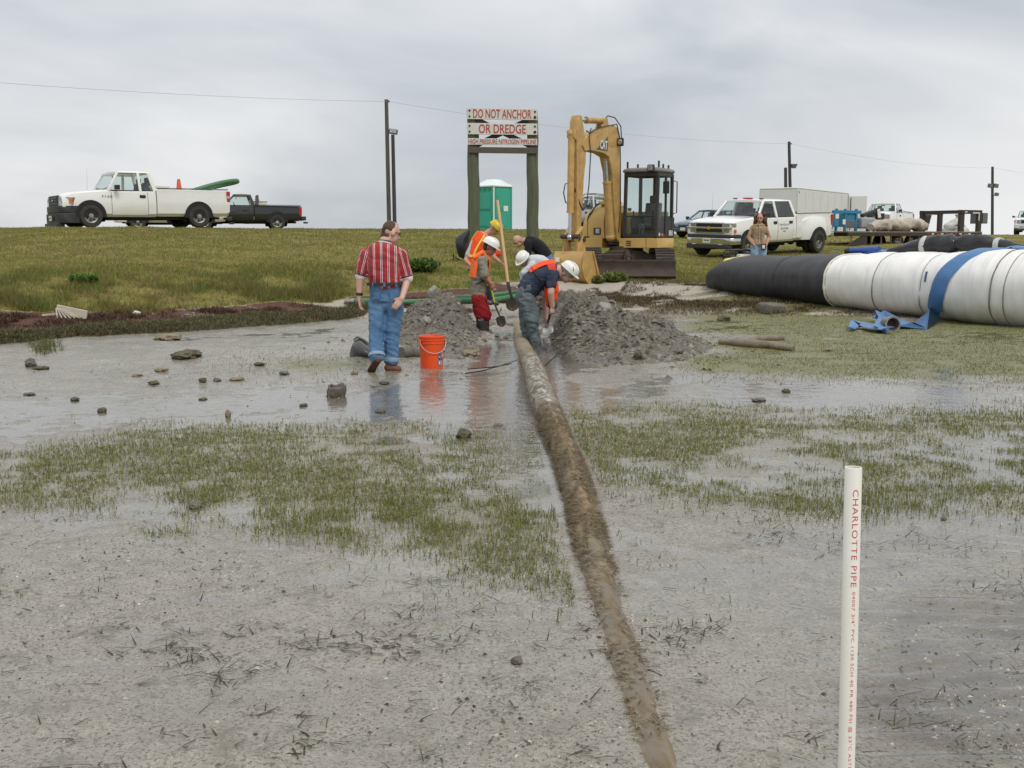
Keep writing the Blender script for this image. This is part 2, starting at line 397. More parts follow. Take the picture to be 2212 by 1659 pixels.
def ground_mat():
    m = bpy.data.materials.new('tidal_ground'); m.use_nodes = True; t = m.node_tree; b = t.nodes['Principled BSDF']
    tc = N(t, 'ShaderNodeTexCoord'); v = tc.outputs['Object']
    a = N(t, 'ShaderNodeAttribute', attribute_name='mask'); sp = N(t, 'ShaderNodeSeparateColor'); L(t, a.outputs['Color'], sp.inputs[0])
    gr, rd, sd = sp.outputs[0], sp.outputs[1], sp.outputs[2]; al = a.outputs['Alpha']
    geo = N(t, 'ShaderNodeNewGeometry'); sz = N(t, 'ShaderNodeSeparateXYZ'); L(t, geo.outputs['Position'], sz.inputs[0])
    nA = noise_n(t, v, 1.3, 6, 0.6); nB = noise_n(t, v, 9, 6, 0.65); nC = noise_n(t, v, 70, 4, 0.7); nD = noise_n(t, v, 210, 2, 0.6); nE = noise_n(t, v, 26, 5, 0.7)
    mud = mixc(t, ramp(t, nA, [(0.35, 0.0), (0.65, 1.0)]), (0.27, 0.239, 0.187), (0.335, 0.302, 0.242))
    mud = mixc(t, ramp(t, nB, [(0.35, 0.0), (0.7, 0.6)]), mud, (0.215, 0.186, 0.142))
    mud = mixc(t, ramp(t, nE, [(0.50, 0.0), (0.68, 0.6)]), mud, (0.41, 0.375, 0.305))
    mud = mixc(t, ramp(t, nC, [(0.50, 0.0), (0.62, 0.95)]), mud, (0.085, 0.074, 0.06))
    mud = mixc(t, ramp(t, nD, [(0.63, 0.0), (0.70, 0.9)]), mud, (0.62, 0.585, 0.51))
    nF = noise_n(t, v, 4.2, 7, 0.72)
    mud = mixc(t, ramp(t, nF, [(0.55, 0.0), (0.64, 0.55)]), mud, (0.125, 0.11, 0.068))
    # silt settles in the hollows, and mud at the waterline is soaked darker
    hs = N(t, 'ShaderNodeMapRange'); L(t, sz.outputs[2], hs.inputs[0]); hs.inputs[1].default_value = -0.020; hs.inputs[2].default_value = -0.048; hs.inputs[3].default_value = 0.0; hs.inputs[4].default_value = 0.75
    mud = mixc(t, hs.outputs[0], mud, (0.105, 0.086, 0.066))
    hd = N(t, 'ShaderNodeMapRange', interpolation_type='SMOOTHSTEP'); L(t, sz.outputs[2], hd.inputs[0]); hd.inputs[1].default_value = 0.055; hd.inputs[2].default_value = 0.0; hd.inputs[3].default_value = 0.0; hd.inputs[4].default_value = 0.26
    mud = mixc(t, hd.outputs[0], mud, (0.5, 0.5, 0.5), 'MULTIPLY')
    def th(fac, n, k=0.9):
        x = math_n(t, 'ADD', fac, math_n(t, 'MULTIPLY', math_n(t, 'SUBTRACT', n, 0.5), k))
        return ramp(t, x, [(0.40, 0.0), (0.60, 1.0)])
    algc = mixc(t, ramp(t, nE, [(0.35, 0.0), (0.65, 1.0)]), (0.115, 0.125, 0.032), (0.18, 0.165, 0.065))
    fa = math_n(t, 'MULTIPLY', th(al, nE, 1.6), 0.8)
    c = mixc(t, fa, mud, algc)
    sand = mixc(t, nB, (0.27, 0.24, 0.195), (0.46, 0.42, 0.355))
    fs = th(sd, nB); c = mixc(t, fs, c, sand)
    redc = mixc(t, ramp(t, nE, [(0.35, 0.0), (0.65, 1.0)]), (0.065, 0.032, 0.024), (0.135, 0.07, 0.052))
    fr = th(rd, nB); c = mixc(t, fr, c, redc)
    g1 = mixc(t, ramp(t, nA, [(0.38, 0.0), (0.62, 1.0)]), (0.24, 0.20, 0.055), (0.18, 0.19, 0.04))
    g1 = mixc(t, ramp(t, nE, [(0.40, 0.0), (0.68, 0.8)]), g1, (0.22, 0.17, 0.085))
    fg = th(gr, nB); c = mixc(t, fg, c, g1)
    L(t, c, b.inputs['Base Color'])
    dry = math_n(t, 'MAXIMUM', math_n(t, 'MAXIMUM', fg, fs), math_n(t, 'MAXIMUM', fr, math_n(t, 'MULTIPLY', fa, 0.6)))
    wet = ramp(t, nB, [(0.35, 0.10), (0.68, 0.30)])
    hz = N(t, 'ShaderNodeMapRange'); L(t, sz.outputs[2], hz.inputs[0]); hz.inputs[1].default_value = 0.0; hz.inputs[2].default_value = 0.08; hz.inputs[3].default_value = 0.0; hz.inputs[4].default_value = 0.3
    rg = mixc(t, dry, math_n(t, 'ADD', wet, hz.outputs[0]), (0.85, 0.85, 0.85))
    L(t, rg, b.inputs['Roughness'])
    L(t, math_n(t, 'SUBTRACT', 0.55, math_n(t, 'MULTIPLY', dry, 0.4)), b.inputs['Specular IOR Level'])
    hb = math_n(t, 'ADD', math_n(t, 'MULTIPLY', nE, 0.6), math_n(t, 'ADD', math_n(t, 'MULTIPLY', nC, 0.30), math_n(t, 'MULTIPLY', nB, 0.7)))
    bp = N(t, 'ShaderNodeBump'); bp.inputs['Strength'].default_value = 0.38; bp.inputs['Distance'].default_value = 0.02
    L(t, hb, bp.inputs['Height']); L(t, bp.outputs[0], b.inputs['Normal'])
    return m
GM = ground_mat()
ground = raw_mesh('ground', np.stack([gx, gy, gz], -1).reshape(-1, 3), gf, GM, {'mask': cA}, True)
tag(ground, kind='structure')
# ------------------------------------------------------------------ shallow water
def water_mat():
    m = bpy.data.materials.new('shallow_water'); m.use_nodes = True; t = m.node_tree; t.nodes.remove(t.nodes['Principled BSDF'])
    tc = N(t, 'ShaderNodeTexCoord'); v = tc.outputs['Object']
    n1 = noise_n(t, v, 7, 3, 0.5); n2 = noise_n(t, v, 38, 2, 0.5)
    bp = N(t, 'ShaderNodeBump'); bp.inputs['Strength'].default_value = 0.42; bp.inputs['Distance'].default_value = 0.012
    L(t, math_n(t, 'ADD', n1, math_n(t, 'MULTIPLY', n2, 0.18)), bp.inputs['Height'])
    tr = N(t, 'ShaderNodeBsdfTransparent'); tr.inputs[0].default_value = (0.985, 0.98, 0.965, 1)
    gl = N(t, 'ShaderNodeBsdfGlossy'); gl.inputs['Roughness'].default_value = 0.03; L(t, bp.outputs[0], gl.inputs['Normal'])
    lw = N(t, 'ShaderNodeLayerWeight'); lw.inputs[0].default_value = 0.5; L(t, bp.outputs[0], lw.inputs['Normal'])
    frw = math_n(t, 'ADD', 0.025, math_n(t, 'MULTIPLY', math_n(t, 'POWER', lw.outputs['Facing'], 4.6), 0.95))
    mx = N(t, 'ShaderNodeMixShader'); L(t, frw, mx.inputs[0]); L(t, tr.outputs[0], mx.inputs[1]); L(t, gl.outputs[0], mx.inputs[2])
    L(t, mx.outputs[0], t.nodes['Material Output'].inputs[0])
    return m
WM = water_mat()
wy = np.concatenate([[-40, -10, -2, 1], np.geomspace(2.2, 6.5, 330), np.geomspace(6.55, 24, 60)])
wu = np.concatenate([[-8, -2.5], np.linspace(-1, 0.1, 30), np.linspace(0.11, 1, 260), [2.5, 8]])
ww = np.where(wy < 2, 3.3, 0.52 * np.abs(wy) + 1.2)
wx = wu[None] * ww[:, None]; wyy = np.repeat(wy[:, None], len(wu), 1)
wpx, wpy = proj(wx, wyy, 0 * wx)
am = sst(1640, 2050, wpx + (wpy - 1400) * 0.25) * sst(1120, 1330, wpy)
# wind ripples: crests run roughly across the view and bend with the shallows
ph = (wyy + 0.16 * (wx - 1.2) ** 2 - 0.10 * wx) * (2 * math.pi / 0.165) + 5.0 * fbm(wx * 0.9, wyy * 1.6, 2, 5) + 1.2 * fbm(wx * 3, wyy * 5, 2, 6)
ph2 = (wyy * 0.9 - 0.45 * wx) * (2 * math.pi / 0.08) + 6 * fbm(wx * 1.5, wyy * 1.5, 2, 8)
env = 0.35 + 0.9 * sst(0.35, 0.6, fbm(wx * 1.2, wyy * 2.2, 3, 15))
wz = am * env * 0.0085 * np.sin(ph) + am * 0.0007 * np.sin(ph2)
wi = np.arange(wx.size).reshape(wx.shape)
wf = np.stack([wi[:-1, :-1], wi[:-1, 1:], wi[1:, 1:], wi[1:, :-1]], -1).reshape(-1, 4)
water = raw_mesh('water', np.stack([wx, wyy, wz], -1).reshape(-1, 3), wf, WM, None, True)
tag(water, kind='structure')
# ------------------------------------------------------------------ blades
def blades(name, P, H, Wd, lean, col, mat_, az=None, curl=0.6, root=0.6):
    """one bent blade per row of P; H height, Wd width, lean radians from vertical"""
    n = len(P); az = rng.uniform(0, 2 * np.pi, n) if az is None else az
    d = np.stack([np.cos(az), np.sin(az), 0 * az], 1); sd = np.stack([-np.sin(az), np.cos(az), 0 * az], 1)
    up = np.array([0, 0, 1.0])
    l1 = np.minimum(lean * root, 1.6); l2 = np.minimum(lean * (1 + curl), 1.75)
    q0 = P; q1 = q0 + (d * np.sin(l1)[:, None] + up * np.cos(l1)[:, None]) * (H * 0.5)[:, None]
    q2 = q1 + (d * np.sin(l2)[:, None] + up * np.cos(l2)[:, None]) * (H * 0.5)[:, None]
    w = (sd * Wd[:, None]) * 0.5
    vs = np.stack([q0 - w, q0 + w, q1 + w * 0.8, q1 - w * 0.8, q2], 1).reshape(-1, 3)
    b = (np.arange(n) * 5)[:, None]
    f = np.concatenate([b + [0, 1, 2], b + [0, 2, 3], b + [3, 2, 4]], 0)
    cc = np.repeat(col, 5, 0)
    o = raw_mesh(name, vs, f, mat_, {'col': cc}, False)
    return o
BM = attr_mat('blade_green', 0.55, 0.3, trans=0.35)
def pal(n, cols, jit=0.18):
    cols = np.array(cols); k = rng.integers(0, len(cols), n); k2 = rng.integers(0, len(cols), n); w = rng.uniform(0, 1, (n, 1))
    return np.clip((cols[k] * w + cols[k2] * (1 - w)) * rng.uniform(1 - jit, 1 + jit, (n, 1)), 0, 1)
def scatter(n, x0, x1, y0, y1, powy=1.0):
    """random ground points, denser nearer the camera"""
    y = y0 * (y1 / y0) ** (rng.uniform(0, 1, n) ** powy); x = rng.uniform(-1, 1, n)
    return (x0 + x1) / 2 + x * (x1 - x0) / 2, y
# seagrass in the shallow bands
def fan(n, y0, y1, k=0.52, off=0.3):
    y = y0 * (y1 / y0) ** rng.uniform(0, 1, n); x = rng.uniform(-1, 1, n) * (k * y + off); return x, y
x, y = fan(620000, 4.2, 21)
px, py = proj(x, y, 0 * x)
dn = band_density(px, py) * sst(0.33, 0.60, 0.5 * ns(x, y, 1.1, 31) + 0.5 * ns(x, y, 5.0, 33)) * 1.35
tf = masks(x, y)[3]; dn = np.maximum(dn, np.where(py < 850, tf * 1.0 * sst(0.28, 0.5, ns(x, y, 3.0, 37)), 0))
dn = np.maximum(dn, 0.05 * sst(1000, 1120, py) * sst(0.54, 0.66, 0.5 * ns(x, y, 1.6, 35) + 0.5 * ns(x, y, 6.0, 36)))
dn = dn * (np.abs(x - np.interp(y, PY, PX)) > 0.15)
k = rng.uniform(0, 1, len(x)) < dn * 0.66
x, y, py = x[k], y[k], py[k]; n = len(x)
z = np.maximum(G(x, y), -0.03)
H = rng.uniform(0.022, 0.062, n) * np.where(py > 1080, 1.2, 0.9) * np.where(py < 850, 0.8, 1.0); lean = np.abs(rng.normal(0.95, 0.45, n)) + 0.35 * sst(1150, 1280, py)
col = pal(n, [(0.16, 0.19, 0.036), (0.21, 0.22, 0.055), (0.18, 0.17, 0.055), (0.26, 0.23, 0.09), (0.12, 0.15, 0.034)])
o = blades('seagrass', np.stack([x, y, z - 0.004], 1), H, rng.uniform(0.0028, 0.0055, n) * np.sqrt(np.maximum(y, 5) / 6), lean, col, BM)
tag(o, 'short green seagrass standing in bands across the wet flat', 'seagrass', kind='stuff')
# dead blades and twigs lying over the mud
x, y = fan(90000, 2.9, 15)
px, py = proj(x, y, 0 * x)
dn = sst(0.54, 0.70, 0.45 * ns(x, y, 1.5, 51) + 0.55 * ns(x, y, 5, 52)) * (0.14 + 0.36 * (py > 1150)) * np.where((px > 1850) & (py > 1300), 0.45, 1) * np.where(py < 900, 0.35, 1)
dn = np.maximum(dn, 0.02)
dn = dn * (np.abs(x - np.interp(y, PY, PX)) > 0.08)
k = rng.uniform(0, 1, len(x)) < dn * 0.62
x, y = x[k], y[k]; n = len(x)
col = pal(n, [(0.045, 0.045, 0.025), (0.08, 0.075, 0.035), (0.07, 0.055, 0.035), (0.12, 0.10, 0.055), (0.06, 0.075, 0.028)])
o = blades('drift_litter', np.stack([x, y, np.maximum(G(x, y), 0.0) + 0.003], 1), rng.uniform(0.025, 0.10, n), rng.uniform(0.003, 0.007, n), np.clip(rng.normal(1.42, 0.13, n), 0.9, 1.57), col, BM, az=rng.normal(0.2, 0.9, n) + np.pi * rng.integers(0, 2, n), curl=0.10, root=1.0)
tag(o, 'dead weed stems and twigs littering the grey mud', 'litter', kind='stuff')
# broken shell and grit
def chips(name, x, y, z, r, col, mat_):
    n = len(x)
    a = rng.uniform(0, 2 * np.pi, n); e = rng.uniform(0.5, 1.0, n)
    off = np.array([[1, 0, 0], [-0.5, 0.87, 0], [-0.5, -0.87, 0], [0, 0, 0.7]])
    vs = np.zeros((n, 4, 3))
    for i in range(4):
        ox, oy, oz = off[i] if i < 3 else (0.15, 0, 0.75)
        vs[:, i, 0] = x + r * (ox * np.cos(a) - oy * e * np.sin(a)); vs[:, i, 1] = y + r * (ox * np.sin(a) + oy * e * np.cos(a)); vs[:, i, 2] = z + r * oz * e
    b = (np.arange(n) * 4)[:, None]
    f = np.concatenate([b + [0, 1, 3], b + [1, 2, 3], b + [2, 0, 3]], 0)
    return raw_mesh(name, vs.reshape(-1, 3), f, mat_, {'col': np.repeat(col, 4, 0)}, False)
x, y = fan(42000, 2.9, 16)
k = rng.uniform(0, 1, len(x)) < (0.12 + 0.9 * sst(0.45, 0.65, ns(x, y, 1.2, 81)))
x, y = x[k], y[k]; n = len(x)
dark = rng.uniform(0, 1, n) < 0.62
col = np.where(dark[:, None], pal(n, [(0.05, 0.045, 0.035), (0.11, 0.10, 0.08)]), pal(n, [(0.5, 0.47, 0.40), (0.36, 0.33, 0.27)]))
o = chips('shell_grit', x, y, np.maximum(G(x, y), -0.002) - 0.001, np.clip(rng.lognormal(-5.35, 0.45, n), 0.002, 0.016), col, attr_mat('grit', 0.6))
tag(o, 'shell chips and dark grit scattered on the mud', 'grit', kind='stuff')
# ------------------------------------------------------------------ grass on the bank
def spikes(name, P, H, Wd, lean, col, mat_):
    n = len(P); az = rng.uniform(0, 2 * np.pi, n); fa = rng.uniform(0, np.pi, n)
    d = np.stack([np.cos(az) * np.sin(lean), np.sin(az) * np.sin(lean), np.cos(lean)], 1) * H[:, None]
    w = np.stack([np.cos(fa), np.sin(fa), 0 * fa], 1) * (Wd * 0.5)[:, None]
    vs = np.stack([P - w, P + w, P + d], 1).reshape(-1, 3); f = np.arange(n * 3).reshape(-1, 3)
    return raw_mesh(name, vs, f, mat_, {'col': np.repeat(col, 3, 0)}, False)
n = 1500000
d = 15.5 * (75 / 15.5) ** (rng.uniform(0, 1, n) ** 1.0); x = rng.uniform(-0.53, 0.56, n) * d; y = d
gmk = masks(x, y); s = gmk[4]
k = (gmk[0] > 0.5) & (s < 47) & (x > (y - 17) * -0.7 - 9)
k &= rng.uniform(0, 1, n) < np.where(y > 45, 0.45, 1.0) * np.where(x / y > 0.2, 0.75, 1.0)
x, y, s = x[k], y[k], s[k]; n = len(x); z = G(x, y)
big = fbm(x * 0.30, y * 0.30, 3, 91); mid = fbm(x * 1.3, y * 1.3, 4, 93); fin = fbm(x * 5, y * 5, 3, 95)
edge = 1 - sst(3.0, 9.0, s + (big - 0.5) * 6)
lush = sst(0.42, 0.60, mid) * (0.22 + 0.78 * edge)
tall = edge * (1 - sst(-3.2, -1.0, x)) * sst(0.42, 0.60, 0.6 * mid + 0.4 * fin)
dry = sst(0.52, 0.66, 0.5 * big + 0.5 * fin) * (1 - 0.6 * edge)
H = rng.uniform(0.03, 0.085, n) * (1 + 0.8 * lush + 3.2 * tall * rng.uniform(0.3, 1, n) + 0.6 * (fin - 0.5))
c0 = pal(n, [(0.25, 0.215, 0.06), (0.30, 0.25, 0.085), (0.19, 0.195, 0.045), (0.27, 0.24, 0.07)], 0.28)
c1 = pal(n, [(0.12, 0.20, 0.028), (0.16, 0.23, 0.04), (0.09, 0.155, 0.025), (0.21, 0.24, 0.055)], 0.25)
c2 = pal(n, [(0.27, 0.20, 0.075), (0.165, 0.155, 0.045), (0.19, 0.125, 0.06), (0.12, 0.145, 0.035)], 0.25)
c3 = pal(n, [(0.30, 0.22, 0.11), (0.19, 0.13, 0.07), (0.36, 0.29, 0.16)], 0.28)
u = lambda: rng.uniform(0, 1, n)
col = np.where((u() < dry * 0.7)[:, None], c3, c0); col = np.where((u() < 0.10 + 0.8 * lush)[:, None], c1, col); col = np.where((u() < tall * 0.8)[:, None], c2, col)
o = spikes('bank_grass', np.stack([x, y, z - 0.012], 1), H, rng.uniform(0.010, 0.020, n) * (y / 24) ** 0.85, np.abs(rng.normal(0.75, 0.38, n)), col, BM)
tag(o, 'rough olive and brown grass covering the bank', 'grass', kind='stuff')
# ================================================================== vehicles
WHITE = mat('white_car_paint', (0.78, 0.78, 0.76), 0.28, 0, 0.02, 2, coat=0.6, dirt=(0.55, 0.52, 0.46), dirt_amt=0.16, ds=1.4)
BLACKP = mat('black_car_paint', (0.012, 0.012, 0.014), 0.25, 0, 0.1, 2, coat=0.5, dirt=(0.05, 0.048, 0.042), dirt_amt=0.3, ds=1.4)
SILV = mat('silver_car_paint', (0.42, 0.43, 0.44), 0.3, 0.4, 0.03, 2, coat=0.5)
BLUEP = mat('blue_car_paint', (0.03, 0.07, 0.13), 0.25, 0.1, 0.05, 2, coat=0.7)
BPLA = mat('black_plastic', (0.028, 0.028, 0.03), 0.55, 0, 0.15, 8)
DARK = mat('underbody', (0.012, 0.012, 0.012), 0.8, 0, 0.2, 6)
CHROME = mat('chrome', (0.62, 0.62, 0.63), 0.14, 1.0, 0.05, 4)
RUBBER = mat('tyre_rubber', (0.022, 0.021, 0.02), 0.75, 0, 0.25, 12, dirt=(0.09, 0.075, 0.055), dirt_amt=0.45, ds=6)
STEEL = mat('wheel_steel', (0.36, 0.355, 0.34), 0.42, 0.6, 0.12, 8, dirt=(0.16, 0.13, 0.10), dirt_amt=0.4)
LAMP = mat('lamp_clear', (0.40, 0.42, 0.43), 0.08, 0.6, 0.45, 34, spec=0.8)
AMBER = mat('lamp_amber', (0.60, 0.14, 0.02), 0.2); REDL = mat('lamp_red', (0.42, 0.015, 0.012), 0.2, 0, 0.15, 20)
SEAT = mat('seat_cloth', (0.10, 0.10, 0.105), 0.85)
GLASS = glass('car_glass', (0.86, 0.93, 0.91), 0.96)
GLASSD = glass('tinted_glass', (0.10, 0.11, 0.12), 0.45)
PLATE = mat('plate_white', (0.72, 0.70, 0.62), 0.4, 0, 0.15, 60); GOLD = mat('gold_badge', (0.62, 0.42, 0.10), 0.3, 0.7); BADGE = mat('badge_blue', (0.02, 0.05, 0.2), 0.25)
NAVYT = mat('decal_blue', (0.06, 0.10, 0.16), 0.5); REDT = mat('badge_red', (0.5, 0.02, 0.02), 0.4)
def pane(mb, q, th=0.008):
    q = [V(p) for p in q]; n = (q[1] - q[0]).cross(q[2] - q[0]).normalized() * th
    return mb.add(q, [(0, 1, 2, 3)])
def wheel(parent, x, y, r, w, side, style, dual=False):
    """tyre with a rim sub-part; side +1 faces +y"""
    my = Matrix.Translation((x, y, r)) @ Matrix.Rotation(R(-90 * side), 4, 'X')
    mb = MB()
    h = w / 2
    mb.lathe([(r * 0.60, -h), (r * 0.93, -h), (r, -h * 0.72), (r, h * 0.72), (r * 0.93, h), (r * 0.64, h * 0.98), (r * 0.60, h * 0.75), (r * 0.60, -h)], 36, my)
    for i in range(36):                                   # tread blocks
        a = 2 * math.pi * i / 36
        mb.box((math.cos(a) * r, math.sin(a) * r, 0.0), (0.018, 0.035, w * 0.66), (0, 0, a), my)
    t = mb.build('wheel', RUBBER, parent, 40)
    rb = MB(); rr = r * 0.61
    d = h * (0.15 if style == 'dual' else 0.62)
    rb.lathe([(rr, h * 0.75), (rr * 0.93, h * 0.72), (rr * 0.86, d), (rr * 0.45, d + 0.012), (rr * 0.36, d + 0.03), (rr * 0.30, d + 0.055), (0.001, d + 0.06)], 32, my)
    rb.mt(1)
    nh = {'steel': 7, 'dual': 8, 'five': 5}[style]
    for i in range(nh):
        a = 2 * math.pi * (i + 0.5) / nh; e = 0.16 if style != 'five' else 0.24
        rb.ell((math.cos(a) * rr * 0.66, math.sin(a) * rr * 0.66, d + 0.004), (rr * e, rr * (0.10 if style != 'five' else 0.17), 0.012), 10, 6, my) if False else rb.add(
            [tuple(V((math.cos(a) * rr * 0.66, math.sin(a) * rr * 0.66, d + 0.011)) + V((math.cos(a) * rr * e * math.cos(q) - math.sin(a) * rr * 0.13 * math.sin(q), math.sin(a) * rr * e * math.cos(q) + math.cos(a) * rr * 0.13 * math.sin(q), 0.004))) for q in (2 * math.pi * k / 10 for k in range(10))],
            [tuple(range(10))], my)
    rb.mt(2).lathe([(rr * 0.34, d + 0.03), (rr * 0.30, d + 0.062), (0.001, d + 0.066)], 20, my)
    rb.build('rim', [STEEL, DARK, CHROME if style != 'steel' else STEEL], t, 40)
    return t
def vehicle(name, label, cat, loc, rz, p, rot=None, group=None):
    g = p.get; root = thing(name, label, cat, loc, rz, group, rot)
    PT = p['paint']; wb, hw = p['wb'], p['hw']; xf = wb / 2 + p['fo']; xr = -(wb / 2 + p['ro'])
    sill, belt, roof, bedz = p['sill'], p['belt'], p['roof'], g('bedz', p['belt'])
    c0, rf, rb, c1 = (wb / 2 - k for k in p['cab'])      # windscreen base, roof front, roof rear, cab back
    wagon = g('wagon', False)
    hf, hr = p['hood']; wr = p['wr']
    def ring(x, zb, zt, w, tw, crown, zm=None):
        zm = zm or (zb + zt) / 2
        half = [(w - 0.13, zb), (w - 0.03, zb + 0.10), (w, zm - 0.08), (w, zm + 0.06), (w - 0.025, zt - 0.16), (w - tw, zt - 0.05), (w - tw - 0.05, zt - 0.008), (w * 0.55, zt + crown * 0.7), (0, zt + crown)]
        return [(x, y, z) for y, z in half] + [(x, -y, z) for y, z in half[-2::-1]]
    # wheel-arch cutters
    cuts = []
    ar = wr + g('arch', 0.125)
    cm = MB()
    for xx in (wb / 2, -wb / 2):
        for sy in (1, -1):
            cm.cyl((xx, sy * (hw - 0.42), wr + 0.02), (xx, sy * (hw + 0.5), wr + 0.02), ar, None, 28)
    cutter = cm.build('arch_cutter', DARK, None, 0); cuts = [cutter]
    b = MB(); nose = g('nose', 0.10)
    st = [ring(xf - nose, sill + 0.12, hf - 0.06, hw * 0.93, 0.05, 0.01), ring(xf - nose - 0.06, sill + 0.1, hf, hw * 0.955, 0.05, 0.02), ring(xf - 0.42, sill, hf + (hr - hf) * 0.40, hw * 0.985, 0.05, 0.035), ring(wb / 2, sill, hf + (hr - hf) * 0.75, hw, 0.05, 0.04),
          ring(c0 + 0.12, sill, hr, hw, 0.05, 0.03), ring(c0 - 0.05, sill, belt, hw, 0.04, 0.0), ring((c0 + c1) / 2, sill, belt + 0.01, hw, 0.04, 0.0)]
    if wagon:
        st += [ring(c1 + 0.1, sill, belt + 0.02, hw, 0.04, 0), ring(xr + 0.12, sill + 0.05, belt + 0.01, hw * 0.97, 0.05, 0), ring(xr, sill + 0.15, belt - 0.05, hw * 0.92, 0.06, 0)]
    else:
        st += [ring(c1, sill, belt + 0.02, hw, 0.04, 0.0)]
    b.loft(st)
    b.build('body', PT, root, 32, cut=cuts)
    if not wagon:
        bb = MB()
        rw = g('rearw', hw)
        bx0 = c1 - 0.035
        bb.loft([ring(bx0, sill + 0.02, bedz, hw, 0.02, 0), ring(-wb / 2 + 0.6, sill + 0.02, bedz, hw, 0.02, 0), ring(xr + 0.12, sill + 0.04, bedz - 0.01, hw, 0.02, 0), ring(xr, sill + 0.08, bedz - 0.01, hw * 0.985, 0.03, 0)])
        cb = MB().box(((bx0 + xr) / 2, 0, bedz), ((bx0 - xr) - 0.12, 2 * hw - 0.24, 0.9)).build('bed_cutter', DARK, None, 0)
        bb.build('bed', PT, root, 32, cut=[cutter, cb]); bpy.data.objects.remove(cb)
        rl = MB()
        for sy in (1, -1): rl.box(((bx0 + xr) / 2, sy * (hw - 0.075), bedz + 0.012), (bx0 - xr - 0.06, 0.09, 0.022))
        rl.build('bed_rail', BPLA, root, 0, 0.006)
        if rw > hw:                                      # wide rear fenders
            for sy in (1, -1):
                fb = MB(); rr = []
                for i in range(17):
                    t = i / 16; x = -wb / 2 + 0.86 - 1.66 * t
                    bul = math.sin(math.pi * min(1, max(0, t))) ** 0.38
                    top = sill + 0.10 + (bedz - sill - 0.24) * (0.80 + 0.20 * math.sin(math.pi * t) ** 0.5)
                    wv = hw + (rw - hw) * bul
                    rr.append([(x, sy * (hw - 0.2), sill + 0.03), (x, sy * (wv - 0.03), sill + 0.03), (x, sy * wv, sill + 0.14), (x, sy * wv, (sill + top) / 2 + 0.12), (x, sy * (wv - 0.05), top - 0.10), (x, sy * (hw + (wv - hw) * 0.5), top), (x, sy * (hw - 0.03), top + 0.03), (x, sy * (hw - 0.2), top)])
                fb.loft(rr); c3 = MB().cyl((-wb / 2, sy * (hw - 0.3), wr + 0.02), (-wb / 2, sy * (rw + 0.3), wr + 0.02), ar, None, 28).build('arch_cutter', DARK, None, 0)
                fb.build('rear_fender', PT, root, 40, cut=[c3]); bpy.data.objects.remove(c3)
    bpy.data.objects.remove(cutter)
    # chassis and wheel wells
    ch = MB().box((0, 0, sill + 0.0), (wb + 0.9, 2 * hw - 0.55, 0.16)).box((wb / 2 + 0.1, 0, sill + 0.15), (1.0, 1.0, 0.35))
    ch.cyl((-wb / 2, -hw + 0.2, wr), (-wb / 2, hw - 0.2, wr), 0.06).ell((-wb / 2, 0, wr), 0.15).cyl((wb / 2, -hw + 0.2, wr), (wb / 2, hw - 0.2, wr), 0.05)
    ch.cyl((-0.1, 0.35, sill - 0.06), (xr + 0.2, 0.42, sill - 0.02), 0.04).box((-wb / 2 - 0.55, 0, sill + 0.05), (0.5, 0.7, 0.2))
    for xx in (wb / 2, -wb / 2):
        for sy in (1, -1):
            rn = [[(xx + (ar - 0.012) * math.cos(a), yy, wr + 0.02 + (ar - 0.012) * math.sin(a)) for a in (R(-25 + 230 * k / 16) for k in range(17))] for yy in (sy * (hw - 0.45), sy * (hw - 0.03))]
            ch.loft(rn, False, False); ch.add(rn[0], [tuple(range(17))])
    ch.build('chassis', DARK, root, 40)
    # cab
    yb, yr = hw - 0.075, hw - g('tumble', 0.24)
    rz0 = roof - 0.07
    A = [(c0, yb, belt - 0.02), (rf, yr, rz0)]; Cc = [(c1, yb, belt - 0.02), (rb, yr, rz0)]
    cm = MB()
    def lerp(a, b_, t): return tuple(V(a) * (1 - t) + V(b_) * t)
    def onside(x, z, sy=1, off=0.0):
        t = (z - belt) / (rz0 - belt); return (x, sy * (yb + (yr - yb) * t + off), z)
    # roof
    rr = []
    for t in (0, 0.06, 0.25, 0.5, 0.75, 0.94, 1):
        x = rf + 0.05 + (rb - 0.02 - rf - 0.05) * t; k = math.sin(math.pi * min(1, max(0, 0.08 + t * 0.84))) ** 0.35
        zt = rz0 + 0.075 * k
        h_ = [(yr + 0.01, rz0 - 0.045), (yr + 0.025, rz0 - 0.0), (yr - 0.03, rz0 + (zt - rz0) * 0.55), (yr * 0.6, zt - 0.006), (0, zt + 0.008)]
        h2 = [(yr - 0.06, rz0 - 0.045)]
        rr.append([(x, y, z) for y, z in h_] + [(x, -y, z) for y, z in h_[-2::-1]] + [(x, -yr + 0.06, rz0 - 0.045), (x, yr - 0.06, rz0 - 0.045)])
    cm.loft(rr)
    pil = g('pillars')                                   # x position (distance behind front axle) of the posts between the windows
    for sy in (1, -1):
        S = lambda q: (q[0], q[1] * sy, q[2])
        cm.beam(S(A[0]), S(lerp(A[0], A[1], 1.02)), 0.075, 0.07, (0, 1, 0))
        cm.beam(S(Cc[0]), S(lerp(Cc[0], Cc[1], 1.02)), 0.13, 0.06, (0, 1, 0))
        for k, wd_ in pil:
            xx = wb / 2 - k; cm.beam(onside(xx, belt - 0.03, sy), onside(xx + 0.02, rz0, sy), 0.055, wd_, (1, 0, 0))
    cm.box((c1 + 0.02, 0, (sill + belt) / 2 + 0.1), (0.04, 2 * hw - 0.2, belt - sill - 0.1))
    cm.beam((Cc[0][0] - 0.0, -yb + 0.02, belt + 0.03), (Cc[0][0], yb - 0.02, belt + 0.03), 0.1, 0.06)
    cm.build('cab', PT, root, 40, 0.012)
    # glass
    gi = 0.012
